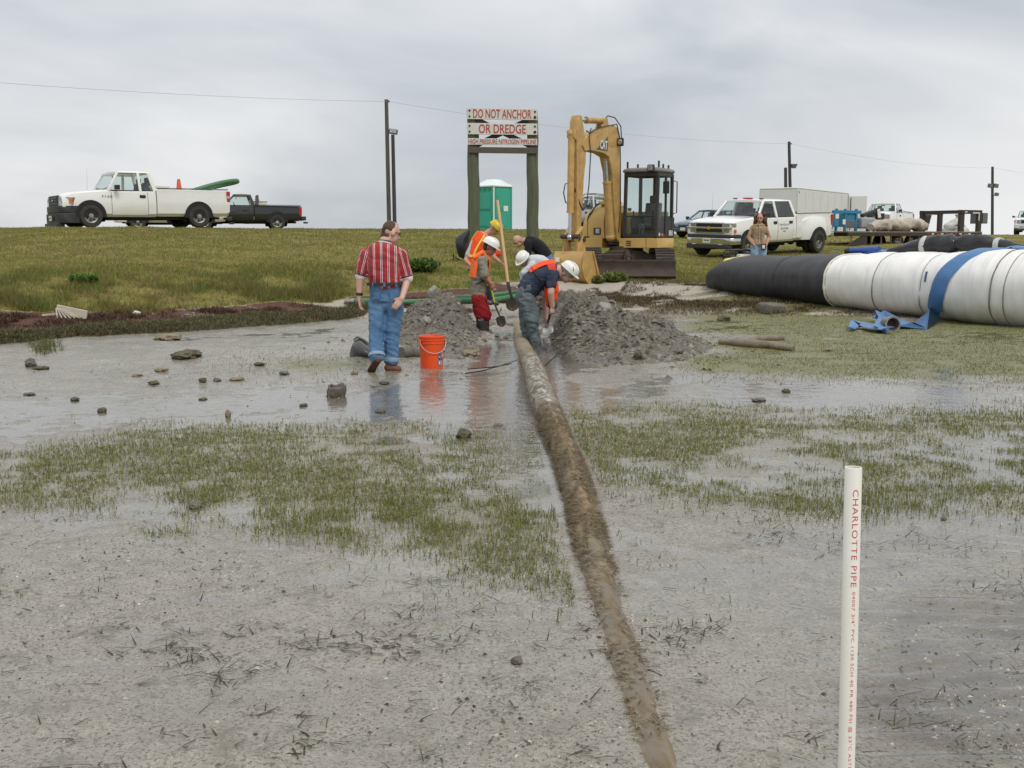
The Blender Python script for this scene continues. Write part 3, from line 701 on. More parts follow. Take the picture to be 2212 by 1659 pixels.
    w = MB(); pane(w, [(c0 + 0.03, yb - 0.03, belt - 0.01), (rf + 0.03, yr - 0.02, rz0 - 0.01), (rf + 0.03, -yr + 0.02, rz0 - 0.01), (c0 + 0.03, -yb + 0.03, belt - 0.01)]); w.build('windscreen', GLASS, root, 0)
    w = MB(); pane(w, [(c1 + 0.0, yb - 0.08, belt + 0.06), (rb, yr - 0.05, rz0 - 0.03), (rb, -yr + 0.05, rz0 - 0.03), (c1, -yb + 0.08, belt + 0.06)]); w.build('rear_window', g('rglass', GLASS), root, 0)
    posts = [c0] + [wb / 2 - k for k, _ in pil] + [c1]
    tops = [rf] + [wb / 2 - k + 0.02 for k, _ in pil] + [rb]
    for sy in (1, -1):
        for i in range(len(posts) - 1):
            q = [onside(posts[i], belt + 0.005, sy, -gi), onside(tops[i], rz0 - 0.02, sy, -gi), onside(tops[i + 1], rz0 - 0.02, sy, -gi), onside(posts[i + 1], belt + 0.005, sy, -gi)]
            wdw = MB(); pane(wdw, q, 0.006).build('side_window', (p.get('sglass') or [GLASS] * 9)[i], root, 0)
            sm = MB()                                    # black rubber seal
            for k in range(4): sm.beam(V(q[k]) + V((0, sy * 0.014, 0)), V(q[(k + 1) % 4]) + V((0, sy * 0.014, 0)), 0.026, 0.026, (0, 1, 0))
            sm.build('window_seal', BPLA, root, 0)
    # doors: panels standing 6 mm proud with their own handles
    for sy in (1, -1):
        for d0, d1 in p['doors']:
            xa, xb_ = wb / 2 - d0, wb / 2 - d1; zt = belt - 0.03; zb = sill + 0.06; zm = (sill + belt) / 2
            pr = [(hw - 0.045, zb), (hw - 0.018, zb + 0.06), (hw + 0.006, zm - 0.08), (hw + 0.007, zm + 0.06), (hw - 0.018, belt - 0.15), (hw - 0.028, zt - 0.02)]
            dm = MB(); dm.loft([[(x, sy * y, z) for y, z in pr] + [(x, sy * (y - 0.03), z) for y, z in pr[::-1]] for x in (xa, xa - 0.02, xb_ + 0.02, xb_)])
            dr = dm.build('door', PT, root, 30, 0.004)
            hm = MB().box((xb_ + 0.17, sy * (hw - 0.002), belt - 0.19), (0.20, 0.03, 0.10)).box((xb_ + 0.17, sy * (hw + 0.018), belt - 0.185), (0.17, 0.02, 0.03))
            hm.build('handle', BPLA, dr, 0, 0.008)
            for xx in (xa + 0.006, xb_ - 0.006): MB().loft([[(x, sy * (y - 0.004), z) for y, z in pr] for x in (xx - 0.006, xx + 0.006)], False, False).build('door_seam', DARK, dr, 0)
    # mirrors
    for sy in (1, -1):
        xm = wb / 2 - p['doors'][0][0] - 0.16
        mm = MB().beam((xm, sy * (hw - 0.06), belt + 0.06), (xm + 0.03, sy * (hw + 0.10), belt + 0.10), 0.03, 0.05)
        mm.loft([[(x, sy * (hw + y), belt + z) for y, z in ((0.06 * k + 0.02, 0.02), (0.22 * k + 0.02, 0.02), (0.24 * k + 0.02, 0.17), (0.05 * k + 0.02, 0.17))] for x, k in ((xm + 0.09, 0.72), (xm + 0.03, 1.0), (xm - 0.05, 1.0))])
        mm.build('mirror', g('mirror', BPLA), root, 30, 0.012)
    # interior
    im = MB()
    for sy in (0.42, -0.42):
        for xs in g('seats', [0.75]):
            x = c0 - xs - 0.35
            im.box((x, sy * hw, belt - 0.32), (0.52, 0.5, 0.2)).box((x - 0.30, sy * hw, belt + 0.02), (0.14, 0.5, 0.56), (0, R(-12), 0)).box((x - 0.36, sy * hw, belt + 0.38), (0.09, 0.26, 0.18))
    im.box((c0 - 0.28, 0, belt - 0.10), (0.45, 2 * hw - 0.3, 0.14))
    im.tube([(c0 - 0.50 + 0.08 * math.sin(a), 0.40 + 0.19 * math.cos(a), belt - 0.02 + 0.17 * math.sin(a)) for a in (2 * math.pi * k / 16 for k in range(16))], 0.014, 6, False, 1, True)
    im.box((rf - 0.10, 0, rz0 - 0.12), (0.03, 0.22, 0.06))
    im.build('interior', SEAT, root, 30, 0.02)
    for yy in (0.25, -0.45): MB().beam((c0 + 0.10, yy, belt + 0.02), (c0 - 0.05, yy + 0.42, belt + 0.10), 0.02, 0.02).build('wiper', BPLA, root, 0)
    # front
    fx = xf - nose + 0.004; F = p['front']
    if F == 'oval':                                      # black grille with bars and oval badge, black bumper
        gm_ = MB().box((fx + 0.01, 0, hf - 0.20), (0.08, hw * 1.10, 0.36)); gr_ = gm_.build('grille', BPLA, root, 0, 0.025)
        gb = MB()
        for z in (-0.11, -0.20, -0.29): gb.box((fx + 0.055, 0, hf + z), (0.02, hw * 0.9, 0.035))
        for yy in (-0.3, 0.3): gb.box((fx + 0.052, yy * hw * 1.1, hf - 0.2), (0.02, 0.04, 0.26))
        gb.build('grille_bar', mat('grille_grey', (0.07, 0.07, 0.075), 0.4), gr_, 0, 0.006)
        em = MB().ell((fx + 0.075, 0, hf - 0.20), (0.012, 0.115, 0.048), 20, 10); bd = em.build('badge', CHROME, gr_, 60)
        MB().ell((fx + 0.082, 0, hf - 0.20), (0.010, 0.095, 0.036), 20, 10).build('badge_field', BADGE, gr_, 60)
        for sy in (1, -1):
            hm = MB(); hm.loft([[(x, sy * y, z) for x, y, z in ((fx + 0.03, hw * 0.57, hf - 0.36), (fx - 0.05, hw * 0.90, hf - 0.36), (fx - 0.30, hw + 0.008, hf - 0.34), (fx - 0.33, hw + 0.008, hf - 0.10), (fx - 0.05, hw * 0.90, hf - 0.085), (fx + 0.03, hw * 0.63, hf - 0.09))], [(x - 0.1, sy * (y - 0.06), z) for x, y, z in ((fx + 0.03, hw * 0.57, hf - 0.36), (fx - 0.05, hw * 0.90, hf - 0.36), (fx - 0.30, hw + 0.008, hf - 0.34), (fx - 0.33, hw + 0.008, hf - 0.10), (fx - 0.05, hw * 0.90, hf - 0.085), (fx + 0.03, hw * 0.63, hf - 0.09))]])
            hl = hm.build('headlight', LAMP, root, 25)
            MB().box((fx - 0.25, sy * (hw + 0.004), hf - 0.21), (0.10, 0.018, 0.15)).build('indicator', AMBER, hl, 0)
            MB().lathe([(0.085, 0), (0.05, -0.03), (0.001, -0.035)], 16, Matrix.Translation((fx + 0.01, sy * hw * 0.76, hf - 0.22)) @ Matrix.Rotation(R(90), 4, 'Y')).build('reflector', CHROME, hl, 40)
        bz = hf - 0.37; bm_, bl = (BPLA, BPLA)
        bu = MB()
        for z0, z1, ex in ((bz - 0.22, bz, 0.0), (bz - 0.56, bz - 0.235, 0.03)):
            k = [(xf - 0.58, hw + 0.006), (xf - 0.36, hw + 0.012), (xf - 0.10 + ex * 0.5, hw * 0.93), (xf + ex, hw * 0.62), (xf + 0.03 + ex, 0)]
            o_ = k + [(x, -y) for x, y in k[-2::-1]]; i_ = [(x - 0.10, y * 0.93) for x, y in o_]
            bu.loft([[(x, y, z) for x, y in o_ + i_[::-1]] for z in (z0, z1)])
        bu.box((xf - 0.06, 0, bz - 0.62), (0.25, 1.5, 0.14))
        bo = bu.build('front_bumper', BPLA, root, 30, 0.012)
        MB().box((xf + 0.055, 0, bz - 0.40), (0.02, 0.8, 0.13)).build('air_intake', DARK, bo, 0)
        lp = MB().box((xf + 0.072, 0, bz - 0.39), (0.012, 0.31, 0.16)).build('licence_plate', PLATE, bo, 0)
        MB().box((xf + 0.080, 0, bz - 0.39), (0.004, 0.24, 0.045)).build('plate_number', mat('plate_green', (0.10, 0.2, 0.12), 0.5), bo, 0)
    elif F in ('bowtie', 'letters'):
        gd = MB().box((fx + 0.005, 0, hf - 0.20), (0.05, hw * 1.22, 0.38)); gr_ = gd.build('grille', CHROME, root, 0, 0.02)
        gi_ = MB()
        if F == 'bowtie':
            for z in (-0.115, -0.29): gi_.box((fx + 0.028, 0, hf + z), (0.02, hw * 1.08, 0.115))
        else: gi_.box((fx + 0.028, 0, hf - 0.20), (0.02, hw * 1.02, 0.24))
        gi_.build('grille_opening', DARK, gr_, 0, 0.02)
        if F == 'bowtie':
            be = MB().prism([(-0.16, -0.022), (-0.06, -0.022), (-0.06, -0.05), (0.05, -0.05), (0.06, -0.022), (0.16, -0.022), (0.14, 0.03), (0.055, 0.03), (0.055, 0.055), (-0.05, 0.055), (-0.055, 0.03), (-0.14, 0.03)], fx + 0.035, fx + 0.055, 'x')
            for k in range(len(be.v)): be.v[k] = (be.v[k][0], be.v[k][1], be.v[k][2] + hf - 0.205)
            be.build('badge', GOLD, gr_, 0)
            MB().box((fx + 0.03, 0, hf - 0.205), (0.03, hw * 1.9, 0.055)).build('grille_bar', CHROME, gr_, 0, 0.008)
        else:
            me = text_mesh('GMC', 0.42, 0.13); me.transform(Matrix.Translation((fx + 0.042, 0, hf - 0.20)) @ Euler((R(90), 0, R(90))).to_matrix().to_4x4()); link('lettering', me, REDT, gr_, 0)
        for sy in (1, -1):
            zz = ((-0.10, 0.13), (-0.30, 0.13)) if F == 'bowtie' else ((-0.20, 0.28),)
            for dz_, h_ in zz:
                hl = MB(); z0, z1 = hf + dz_ - h_ / 2, hf + dz_ + h_ / 2
                o_ = [(fx + 0.02, hw * 0.63), (fx - 0.02, hw * 0.93), (fx - 0.16, hw * 0.99), (fx - 0.16, hw * 0.9), (fx - 0.1, hw * 0.63)]
                hl.loft([[(x, sy * y, z) for x, y in o_] for z in (z0, z1)]); ho = hl.build('headlight', LAMP, root, 0, 0.012)
                if dz_ < -0.15: MB().box((fx - 0.11, sy * hw * 0.985, hf + dz_), (0.10, 0.03, h_ * 0.8)).build('indicator', AMBER, ho, 0)
        bz = hf - 0.42
        def bump(z0, z1, ex, m_, nm):
            k = [(xf - 0.50, hw + 0.015), (xf - 0.2, hw + 0.012), (xf - 0.06 + ex, hw * 0.90), (xf + 0.02 + ex, hw * 0.55), (xf + 0.03 + ex, 0)]
            o_ = k + [(x, -y) for x, y in k[-2::-1]]; i_ = [(x - 0.10, y * 0.93) for x, y in o_]
            q = MB(); q.loft([[(x, y, z) for x, y in o_ + i_[::-1]] for z in (z0, z1)]); return q.build(nm, m_, root, 30, 0.014)
        bump(bz - 0.12, bz, -0.02, BPLA if F == 'bowtie' else WHITE, 'bumper_cover')
        bo = bump(bz - 0.34, bz - 0.125, 0.02, CHROME, 'front_bumper')
        va = MB().box((xf - 0.10, 0, bz - 0.40), (0.3, 1.75, 0.17)); va.build('air_dam', BPLA, root, 0, 0.03)
        for yy in (0.55, -0.55): MB().box((xf + 0.02, yy, bz - 0.36), (0.06, 0.2, 0.08)).build('fog_lamp', LAMP, root, 0, 0.02)
        MB().box((xf + 0.065, 0.0, bz - 0.20), (0.012, 0.31, 0.16)).build('licence_plate', PLATE, bo, 0)
        MB().box((xf + 0.072, 0.0, bz - 0.20), (0.004, 0.24, 0.05)).build('plate_number', mat('plate_green', (0.10, 0.2, 0.12), 0.5), bo, 0)
    elif F == 'big':
        gd = MB().box((fx + 0.005, 0, hf - 0.26), (0.06, hw * 1.25, 0.50)); gr_ = gd.build('grille', BPLA, root, 0, 0.03)
        gb = MB()
        for z in (-0.12, -0.26, -0.40): gb.box((fx + 0.04, 0, hf + z), (0.02, hw * 1.15, 0.05))
        gb.build('grille_bar', mat('grille_grey', (0.07, 0.07, 0.075), 0.4), gr_, 0, 0.006)
        for sy in (1, -1):
            hl = MB().box((fx + 0.0, sy * hw * 0.80, hf - 0.20), (0.06, hw * 0.30, 0.22)).build('headlight', LAMP, root, 0, 0.02)
            MB().box((fx + 0.0, sy * hw * 0.80, hf - 0.40), (0.06, hw * 0.30, 0.08)).build('indicator', AMBER, hl, 0)
        MB().box((xf - 0.02, 0, hf - 0.66), (0.22, 2 * hw, 0.26)).build('front_bumper', BPLA, root, 0, 0.03)
        MB().box((xf - 0.1, 0, hf - 0.86), (0.2, 1.6, 0.15)).build('air_dam', BPLA, root, 0, 0.03)
    else:                                                # plain saloon nose
        for sy in (1, -1):
            hl = MB().loft([[(x, sy * y, z) for x, y, z in ((fx + 0.012, hw * 0.45, hf - 0.17), (fx - 0.02, hw * 0.88, hf - 0.17), (fx - 0.02, hw * 0.88, hf - 0.05), (fx + 0.012, hw * 0.5, hf - 0.06))], [(x - 0.1, sy * y, z) for x, y, z in ((fx, hw * 0.45, hf - 0.17), (fx, hw * 0.88, hf - 0.17), (fx, hw * 0.88, hf - 0.05), (fx, hw * 0.5, hf - 0.06))]]).build('headlight', LAMP, root, 0, 0.01)
        MB().box((fx, 0, hf - 0.14), (0.03, hw * 0.8, 0.07)).build('grille', BPLA, root, 0, 0.01)
        k = [(xf - 0.5, hw + 0.004), (xf - 0.14, hw * 0.93), (xf, hw * 0.6), (xf + 0.03, 0)]; o_ = k + [(x, -y) for x, y in k[-2::-1]]; i_ = [(x - 0.12, y * 0.92) for x, y in o_]
        bo = MB().loft([[(x, y, z) for x, y in o_ + i_[::-1]] for z in (sill + 0.02, hf - 0.22)]).build('front_bumper', PT, root, 30, 0.02)
        MB().box((xf + 0.035, 0, sill + 0.16), (0.012, 0.31, 0.15)).build('licence_plate', PLATE, bo, 0)
    # rear
    tz0, tz1 = p.get('tail', (bedz - 0.42, bedz - 0.06))
    for sy in (1, -1):
        tl = MB().box((xr + 0.045, sy * (hw - 0.04), (tz0 + tz1) / 2), (0.13, 0.10, tz1 - tz0)).build('tail_light', REDL, root, 0, 0.012)
        if F == 'oval': MB().box((xr + 0.045, sy * (hw - 0.036), (tz0 + tz1) / 2 - 0.02), (0.132, 0.102, 0.09)).build('reversing_lamp', LAMP, tl, 0)
    rbm = MB().box((xr - 0.10, 0, sill + 0.16), (0.20, 2 * hw - 0.06, 0.17)).box((xr - 0.25, 0, sill - 0.02), (0.2, 0.1, 0.08))
    rbm.build('rear_bumper', g('rbump', BPLA), root, 0, 0.02)
    for i, xx in enumerate((wb / 2, -wb / 2)):
        ww_ = 0.24 * wr / 0.38
        rwid = g('rearw', hw)
        for sy in (1, -1):
            yy = (hw - 0.095 * wr / 0.38) if i == 0 or rwid == hw else rwid - 0.10
            yo = hw if i == 0 or rwid == hw else rwid
            ap = [(xx + ar * math.cos(R(q)), max(sill - 0.02, wr + 0.02 + ar * math.sin(R(q)))) for q in range(-20, 201, 10)]
            MB().prism(ap, sy * (yo - 0.25), sy * (yo + 0.009), 'y').build('wheel_arch', DARK, root, 40)
            wheel(root, xx, sy * yy, wr, ww_, sy, g('rim', 'steel') if not (i and rwid > hw) else 'dual')
            if i and rwid > hw: wheel(root, xx, sy * (yy - 0.30), wr, ww_, sy, 'steel')
    if g('aerial'):
        MB().tube([(wb / 2 - 0.45, -hw + 0.12, hr - 0.02), (wb / 2 - 0.48, -hw + 0.12, hr + 0.8)], [0.004, 0.002], 5).build('aerial', BPLA, root, 0)
    return root
F150 = dict(paint=WHITE, wb=3.67, fo=0.97, ro=1.14, hw=0.985, sill=0.35, belt=1.22, roof=1.90, bedz=1.31, cab=(0.62, 0.98, 2.02, 2.18), tumble=0.20, hood=(1.07, 1.24), wr=0.375, pillars=[(1.68, 0.09)], doors=[(0.70, 1.90)], front='oval', aerial=True)
S10 = dict(paint=BLACKP, wb=2.98, fo=0.78, ro=1.05, hw=0.86, sill=0.36, belt=1.05, roof=1.57, bedz=1.07, cab=(0.72, 1.18, 1.82, 1.98), hood=(0.92, 1.06), wr=0.33, pillars=[], doors=[(0.66, 1.78)], front='plain', rim='five', tumble=0.2)
SILVERADO = dict(paint=WHITE, wb=4.25, fo=0.98, ro=1.25, hw=1.0, rearw=1.20, sill=0.46, belt=1.33, roof=1.96, bedz=1.43, cab=(0.62, 1.18, 2.82, 3.0), hood=(1.20, 1.36), wr=0.40, pillars=[(1.80, 0.11)], doors=[(0.70, 1.80), (1.82, 2.80)], front='bowtie', sglass=[GLASS, GLASSD], rglass=GLASS, seats=[0.75, 1.75], rbump=CHROME, aerial=True, rim='dual', tail=(0.98, 1.38))
def carloc(px, Y): x = (px - 1106) / FPX * Y; return (x, Y, Gz(x, Y))
def level(loc, rz, wb, hw=0.95):
    """sit a vehicle on the slope: rotation from the ground under its wheels"""
    h = V((math.cos(rz), math.sin(rz), 0)); s = V((-h.y, h.x, 0)); p = V(loc)
    z = lambda q: Gz(q.x, q.y)
    f = (h * wb); f.z = z(p + h * wb / 2) - z(p - h * wb / 2)
    l = (s * 2 * hw); l.z = z(p + s * hw) - z(p - s * hw)
    f.normalize(); n = f.cross(l).normalized(); l = n.cross(f)
    m = Matrix((f, l, n)).transposed()
    zc = (z(p + h * wb / 2) + z(p - h * wb / 2)) / 2
    return (p.x, p.y, zc), m.to_euler()
def park(name, label, cat, px, Y, deg, spec, dz=0.0, group=None):
    loc, rot = level(carloc(px, Y), R(deg), spec['wb'])
    return vehicle(name, label, cat, (loc[0], loc[1], loc[2] + 0.05 + dz), 0, spec, rot, group)
# white pickup on the crest of the bank
T1 = park('pickup_truck', 'white regular cab pickup with black front bumper parked on the bank crest', 'pickup truck', 306, 38.4, 217, F150)
me = text_mesh('F150', 0.34, 0.07)
me.transform(Matrix.Translation((F150['wb'] / 2 - 0.55, F150['hw'] + 0.010, 1.02)) @ Euler((R(90), 0, R(180))).to_matrix().to_4x4()); link('lettering', me, NAVYT, T1, 0)
T2 = park('pickup_truck', 'small black pickup parked behind the white regular cab pickup', 'pickup truck', 528, 49, 196, S10)
T3 = park('pickup_truck', 'white crew cab pickup with bulging rear fenders parked behind the woman', 'pickup truck', 1634, 40.2, 224, SILVERADO)
hwS = 1.0
for body, w_, h_, z_ in (('HydroSite, Inc', 0.62, 0.11, 1.06), ('386-427-0694', 0.50, 0.075, 0.93), ('NSB', 0.16, 0.05, 0.83)):
    me = text_mesh(body, w_, h_); me.transform(Matrix.Translation((SILVERADO['wb'] / 2 - 2.20, hwS + 0.012, z_)) @ Euler((R(90), 0, R(180))).to_matrix().to_4x4()); link('lettering', me, NAVYT, T3, 0)
cl = MB()
for yy in (-0.55, 0.55): cl.box((SILVERADO['wb'] / 2 - 1.38, yy, 1.975), (0.10, 0.14, 0.05))
cl.build('marker_lamp', mat('lamp_smoke', (0.12, 0.10, 0.09), 0.3), T3, 0, 0.015)
MB().box((SILVERADO['wb'] / 2 - 1.36, 0.0, 1.985), (0.11, 0.36, 0.05)).build('marker_lamp', REDL, T3, 0, 0.015)
MB().box((SILVERADO['wb'] / 2 - 3.2, 0, 1.45), (0.25, 1.6, 0.1)).build('bed_guard', BPLA, T3, 0, 0.01)
SD = dict(SILVERADO, front='big', belt=1.36, roof=2.0, hood=(1.28, 1.42), cab=(0.7, 1.2, 2.4, 2.6), pillars=[(1.85, 0.11)], doors=[(0.75, 1.85)], rearw=1.0, sglass=None, rglass=GLASS, bedz=1.45, seats=[0.75], aerial=False, rim='steel')
park('pickup_truck', 'white pickup with tall dark grille behind the blue machine', 'pickup truck', 1905, 71, 238, SD)
GM_ = dict(SILVERADO, front='letters', rearw=1.0, wb=3.65, cab=(0.62, 1.18, 2.3, 2.5), pillars=[(1.75, 0.11)], doors=[(0.70, 1.78)], seats=[0.75], aerial=False, rim='five', sglass=None)
park('pickup_truck', 'white pickup with red lettered grille standing on the skyline past the last pole', 'pickup truck', 2212, 90, 243, GM_)
SUVP = dict(paint=SILV, wb=2.7, fo=0.85, ro=0.95, hw=0.9, sill=0.38, belt=1.05, roof=1.72, cab=(0.55, 1.25, 3.35, 3.6), hood=(0.95, 1.05), wr=0.35, pillars=[(1.6, 0.09), (2.6, 0.09)], doors=[(0.65, 1.6), (1.62, 2.5)], front='plain', wagon=True, seats=[0.7, 1.6], rim='five', tail=(0.7, 1.0))
s_ = park('suv', 'silver suv with roof rails behind the yellow digger', 'suv', 1300, 53, 286, SUVP)
rk = MB()
for yy in (0.55, -0.55): rk.tube([(0.1, yy, 1.72), (0.0, yy, 1.79), (-1.5, yy, 1.79), (-1.6, yy, 1.72)], 0.02, 6)
rk.beam((-0.1, -0.55, 1.79), (-0.1, 0.55, 1.79), 0.04, 0.03).beam((-1.2, -0.55, 1.79), (-1.2, 0.55, 1.79), 0.04, 0.03)
rk.build('roof_rack', BPLA, s_, 30)
SEDAN = dict(paint=BLUEP, wb=2.65, fo=0.9, ro=0.95, hw=0.87, sill=0.30, belt=0.90, roof=1.42, cab=(0.45, 1.15, 2.3, 2.9), hood=(0.72, 0.92), wr=0.31, pillars=[(1.55, 0.08)], doors=[(0.55, 1.55), (1.57, 2.4)], front='plain', wagon=True, seats=[0.8, 1.6], rim='five', tail=(0.6, 0.8), tumble=0.28)
park('car', 'dark blue car showing its nose beside the white crew cab pickup', 'car', 1530, 58, 222, SEDAN)
park('car', 'white car seen through the gap under the white regular cab pickup', 'car', 376, 47, 200, dict(SEDAN, paint=WHITE))
# ================================================================== excavator
YEL = mat('digger_yellow', (0.66, 0.425, 0.125), 0.42, 0, 0.06, 3, dirt=(0.48, 0.32, 0.12), dirt_amt=0.5, ds=2.2)
YELW = mat('digger_yellow_worn', (0.58, 0.365, 0.12), 0.5, 0, 0.10, 4, bump=0.15, bs=12, dirt=(0.24, 0.14, 0.06), dirt_amt=0.62, ds=4.5)
RUST = mat('worn_dark_steel', (0.045, 0.038, 0.033), 0.6, 0.2, 0.3, 5, bump=0.2, bs=14, dirt=(0.13, 0.08, 0.045), dirt_amt=0.6, ds=3)
TRK = mat('track_steel', (0.05, 0.045, 0.04), 0.7, 0.1, 0.3, 9, bump=0.3, bs=18, dirt=(0.16, 0.13, 0.10), dirt_amt=0.6, ds=5)
CABD = mat('cab_frame_dark', (0.022, 0.023, 0.025), 0.5, 0, 0.15, 5, dirt=(0.10, 0.09, 0.07), dirt_amt=0.25)
ROOFG = mat('cab_roof_grey', (0.20, 0.19, 0.17), 0.6, 0, 0.12, 4, dirt=(0.10, 0.09, 0.075), dirt_amt=0.4)
ROD = mat('piston_rod', (0.55, 0.56, 0.58), 0.25, 0.9, 0.05, 6)
HOSE = mat('black_hose', (0.02, 0.02, 0.02), 0.5)
CGLASS = glass('cab_glass', (0.88, 0.95, 0.92), 0.97)
EXY = 27.7; EXX = (1351 - 1106) / FPX * EXY
EX = thing('excavator', 'yellow tracked excavator with raised boom standing at the grass edge', 'excavator', (EXX, EXY, 0.53), R(-3))
TH = R(30)
UM = Matrix(((-math.sin(TH), math.cos(TH), 0, 0), (-math.cos(TH), -math.sin(TH), 0, 0), (0, 0, 1, 0), (0, 0, 0, 1)))   # (u forward, r sideways, z) -> root
def xf(mb, M=UM):
    mb.v = [tuple(M @ V(p)) for p in mb.v]; return mb
def ub(mb, name, m, parent=EX, smooth=35, bev=0, **k): return xf(mb).build(name, m, parent, smooth, bev, **k)
# undercarriage
for sx in (1, -1):
    cx = sx * 0.87; hl, rr = 0.95, 0.31
    tm = MB(); n = 40
    def loop(t, off=0.0):
        Ls = 2 * hl; C = math.pi * rr; tot = 2 * Ls + 2 * C; d = (t % 1.0) * tot
        if d < Ls: return (-hl + d, rr * 2 + off, 0.0)
        d -= Ls
        if d < C: a = d / rr; return (hl + (rr + off) * math.sin(a), rr + (rr + off) * math.cos(a), -a)
        d -= C
        if d < Ls: return (hl - d, -off, math.pi)
        d -= Ls; a = d / rr; return (-hl - (rr + off) * math.sin(a), rr - (rr + off) * math.cos(a), math.pi - a)
    ring_o = [loop(i / 48, -0.005) for i in range(48)]; ring_i = [loop(i / 48, -0.05) for i in range(48)]
    tm.loft([[(cx - 0.19, p[0], p[1] + 0.04) for p in ring_o], [(cx + 0.19, p[0], p[1] + 0.04) for p in ring_o], [(cx + 0.19, p[0], p[1] + 0.04) for p in ring_i], [(cx - 0.19, p[0], p[1] + 0.04) for p in ring_i]], False, True, True)
    tk = tm.build('track', TRK, EX, 40)
    fm = MB().box((cx, 0, 0.34), (0.16, 1.7, 0.24))
    for yy in (-0.92, 0.92): fm.cyl((cx - 0.12, yy, 0.35), (cx + 0.12, yy, 0.35), 0.25, None, 20)
    for yy in (-0.55, -0.18, 0.18, 0.55): fm.cyl((cx - 0.14, yy, 0.13), (cx + 0.14, yy, 0.13), 0.09, None, 14)
    fm.build('track_frame', RUST, EX, 40)
    sm = MB().box((0, 0, 0.0), (0.45, 0.125, 0.022)).box((0, 0.03, 0.022), (0.45, 0.018, 0.03)).box((0, -0.035, 0.02), (0.45, 0.018, 0.025)).mesh('track_shoe'); sm.materials.append(TRK)
    for i in range(44):
        y, z, a = loop(i / 44, 0.012)
        s_ = bpy.data.objects.new('track_shoe', sm); COL.objects.link(s_); s_.parent = tk; s_.location = (cx, y, z + 0.04); s_.rotation_euler = (a, 0, 0)
MB().box((0, 0, 0.44), (1.5, 0.9, 0.26)).prism([(-0.8, 0.42), (-0.4, 0.66), (0.4, 0.66), (0.8, 0.42)], -0.42, 0.42, 'y').build('undercarriage', RUST, EX, 0, 0.02)
MB().cyl((0, 0, 0.6), (0, 0, 0.76), 0.42, None, 32).build('turntable', RUST, EX, 40)
bl = MB(); pr = [(-1.40, 0.0), (-1.46, 0.06), (-1.42, 0.18), (-1.40, 0.30), (-1.43, 0.42)]
bl.prism(pr + [(y + 0.035, z) for y, z in pr[::-1]], -1.11, 1.11, 'x'); blade = bl.build('dozer_blade', RUST, EX, 30, 0.006)
MB().box((0, -1.405, 0.435), (2.22, 0.05, 0.03)).build('blade_edge', RUST, blade, 0, 0.008)
for sx in (1, -1): MB().beam((sx * 0.42, -1.36, 0.22), (sx * 0.36, -0.3, 0.40), 0.12, 0.14).build('blade_arm', RUST, EX, 0, 0.01)
bc = MB().cyl((0, -1.36, 0.30), (0, -0.95, 0.50), 0.05, None, 14).cyl((0, -1.0, 0.47), (0, -0.40, 0.62), 0.075, None, 14).box((0, -1.34, 0.32), (0.22, 0.06, 0.2)).box((0.10, -1.32, 0.44), (0.03, 0.12, 0.26)).box((-0.10, -1.32, 0.44), (0.03, 0.12, 0.26))
bc.build('blade_cylinder', RUST, EX, 40)
# upper body: skirt, engine hood, counterweight
def arc(c, r, a0, a1, n): return [(c[0] + r * math.cos(R(a0 + (a1 - a0) * i / n)), c[1] + r * math.sin(R(a0 + (a1 - a0) * i / n))) for i in range(n + 1)]
sk = MB().prism([(0.40, -1.05), (0.40, -0.47), (-0.2, -0.42), (-0.2, -0.05), (0.40, 0.0), (0.40, 1.05), (-0.52, 1.05), (-0.95, 0.72), (-1.15, 0.25), (-1.15, -0.35), (-0.95, -0.85), (-0.6, -1.05)], 0.72, 0.955, 'z')
skirt = ub(sk, 'deck_skirt', YEL, bev=0.012)
vt = MB()
for k, z in enumerate((0.785, 0.835, 0.885)): vt.box((0.404, 0.27, z), (0.012, 0.13, 0.022))
ub(vt, 'vent', CABD, skirt, 0)
ub(MB().box((0.404, 0.74, 0.84), (0.006, 0.008, 0.23)), 'panel_seam', CABD, skirt, 0)
ub(MB().prism([(0.3, -0.35), (0.3, 0.02), (-0.5, 0.02), (-0.5, -0.35)], 0.80, 1.02, 'z'), 'boom_well', CABD, EX, 0)
hd = MB(); rg = []
for u, zt in ((0.385, 1.30), (0.375, 1.44), (0.34, 1.58), (0.27, 1.69), (0.14, 1.77), (-0.05, 1.81), (-0.75, 1.82), (-0.95, 1.70), (-1.06, 1.45)):
    h = zt - 0.96
    rg.append([(u, -1.05, 0.96), (u, -1.05, 0.96 + h * 0.45), (u, -1.03, 0.96 + h * 0.66), (u, -0.97, 0.96 + h * 0.84), (u, -0.87, 0.96 + h * 0.95), (u, -0.74, zt), (u, -0.50, zt), (u, -0.44, 0.96 + h * 0.96), (u, -0.42, 0.96)])
hd.loft(rg); hood = ub(hd, 'engine_hood', YEL, smooth=28)
ub(MB().loft([[(u, r_, z) for r_, z in ((-0.42, 0.96), (-0.42, zt - 0.06), (-0.36, zt - 0.04), (-0.36, 0.96))] for u, zt in ((0.36, 1.30), (0.30, 1.56), (0.12, 1.72), (-0.4, 1.8))]), 'hood_side', YELW, EX, 0)
ub(MB().box((0.394, -0.62, 1.13), (0.025, 0.20, 0.17)), 'lamp_housing', CABD, hood, 0, 0.02)
ub(MB().box((0.406, -0.60, 1.13), (0.02, 0.12, 0.12)), 'headlamp', LAMP, hood, 0, 0.02)
ub(MB().box((0.388, -0.92, 0.99), (0.02, 0.14, 0.03)), 'latch', CABD, hood, 0)
ub(MB().box((0.0, -0.55, 1.83), (0.5, 0.22, 0.10)), 'hood_cap', YEL, EX, 0, 0.03)
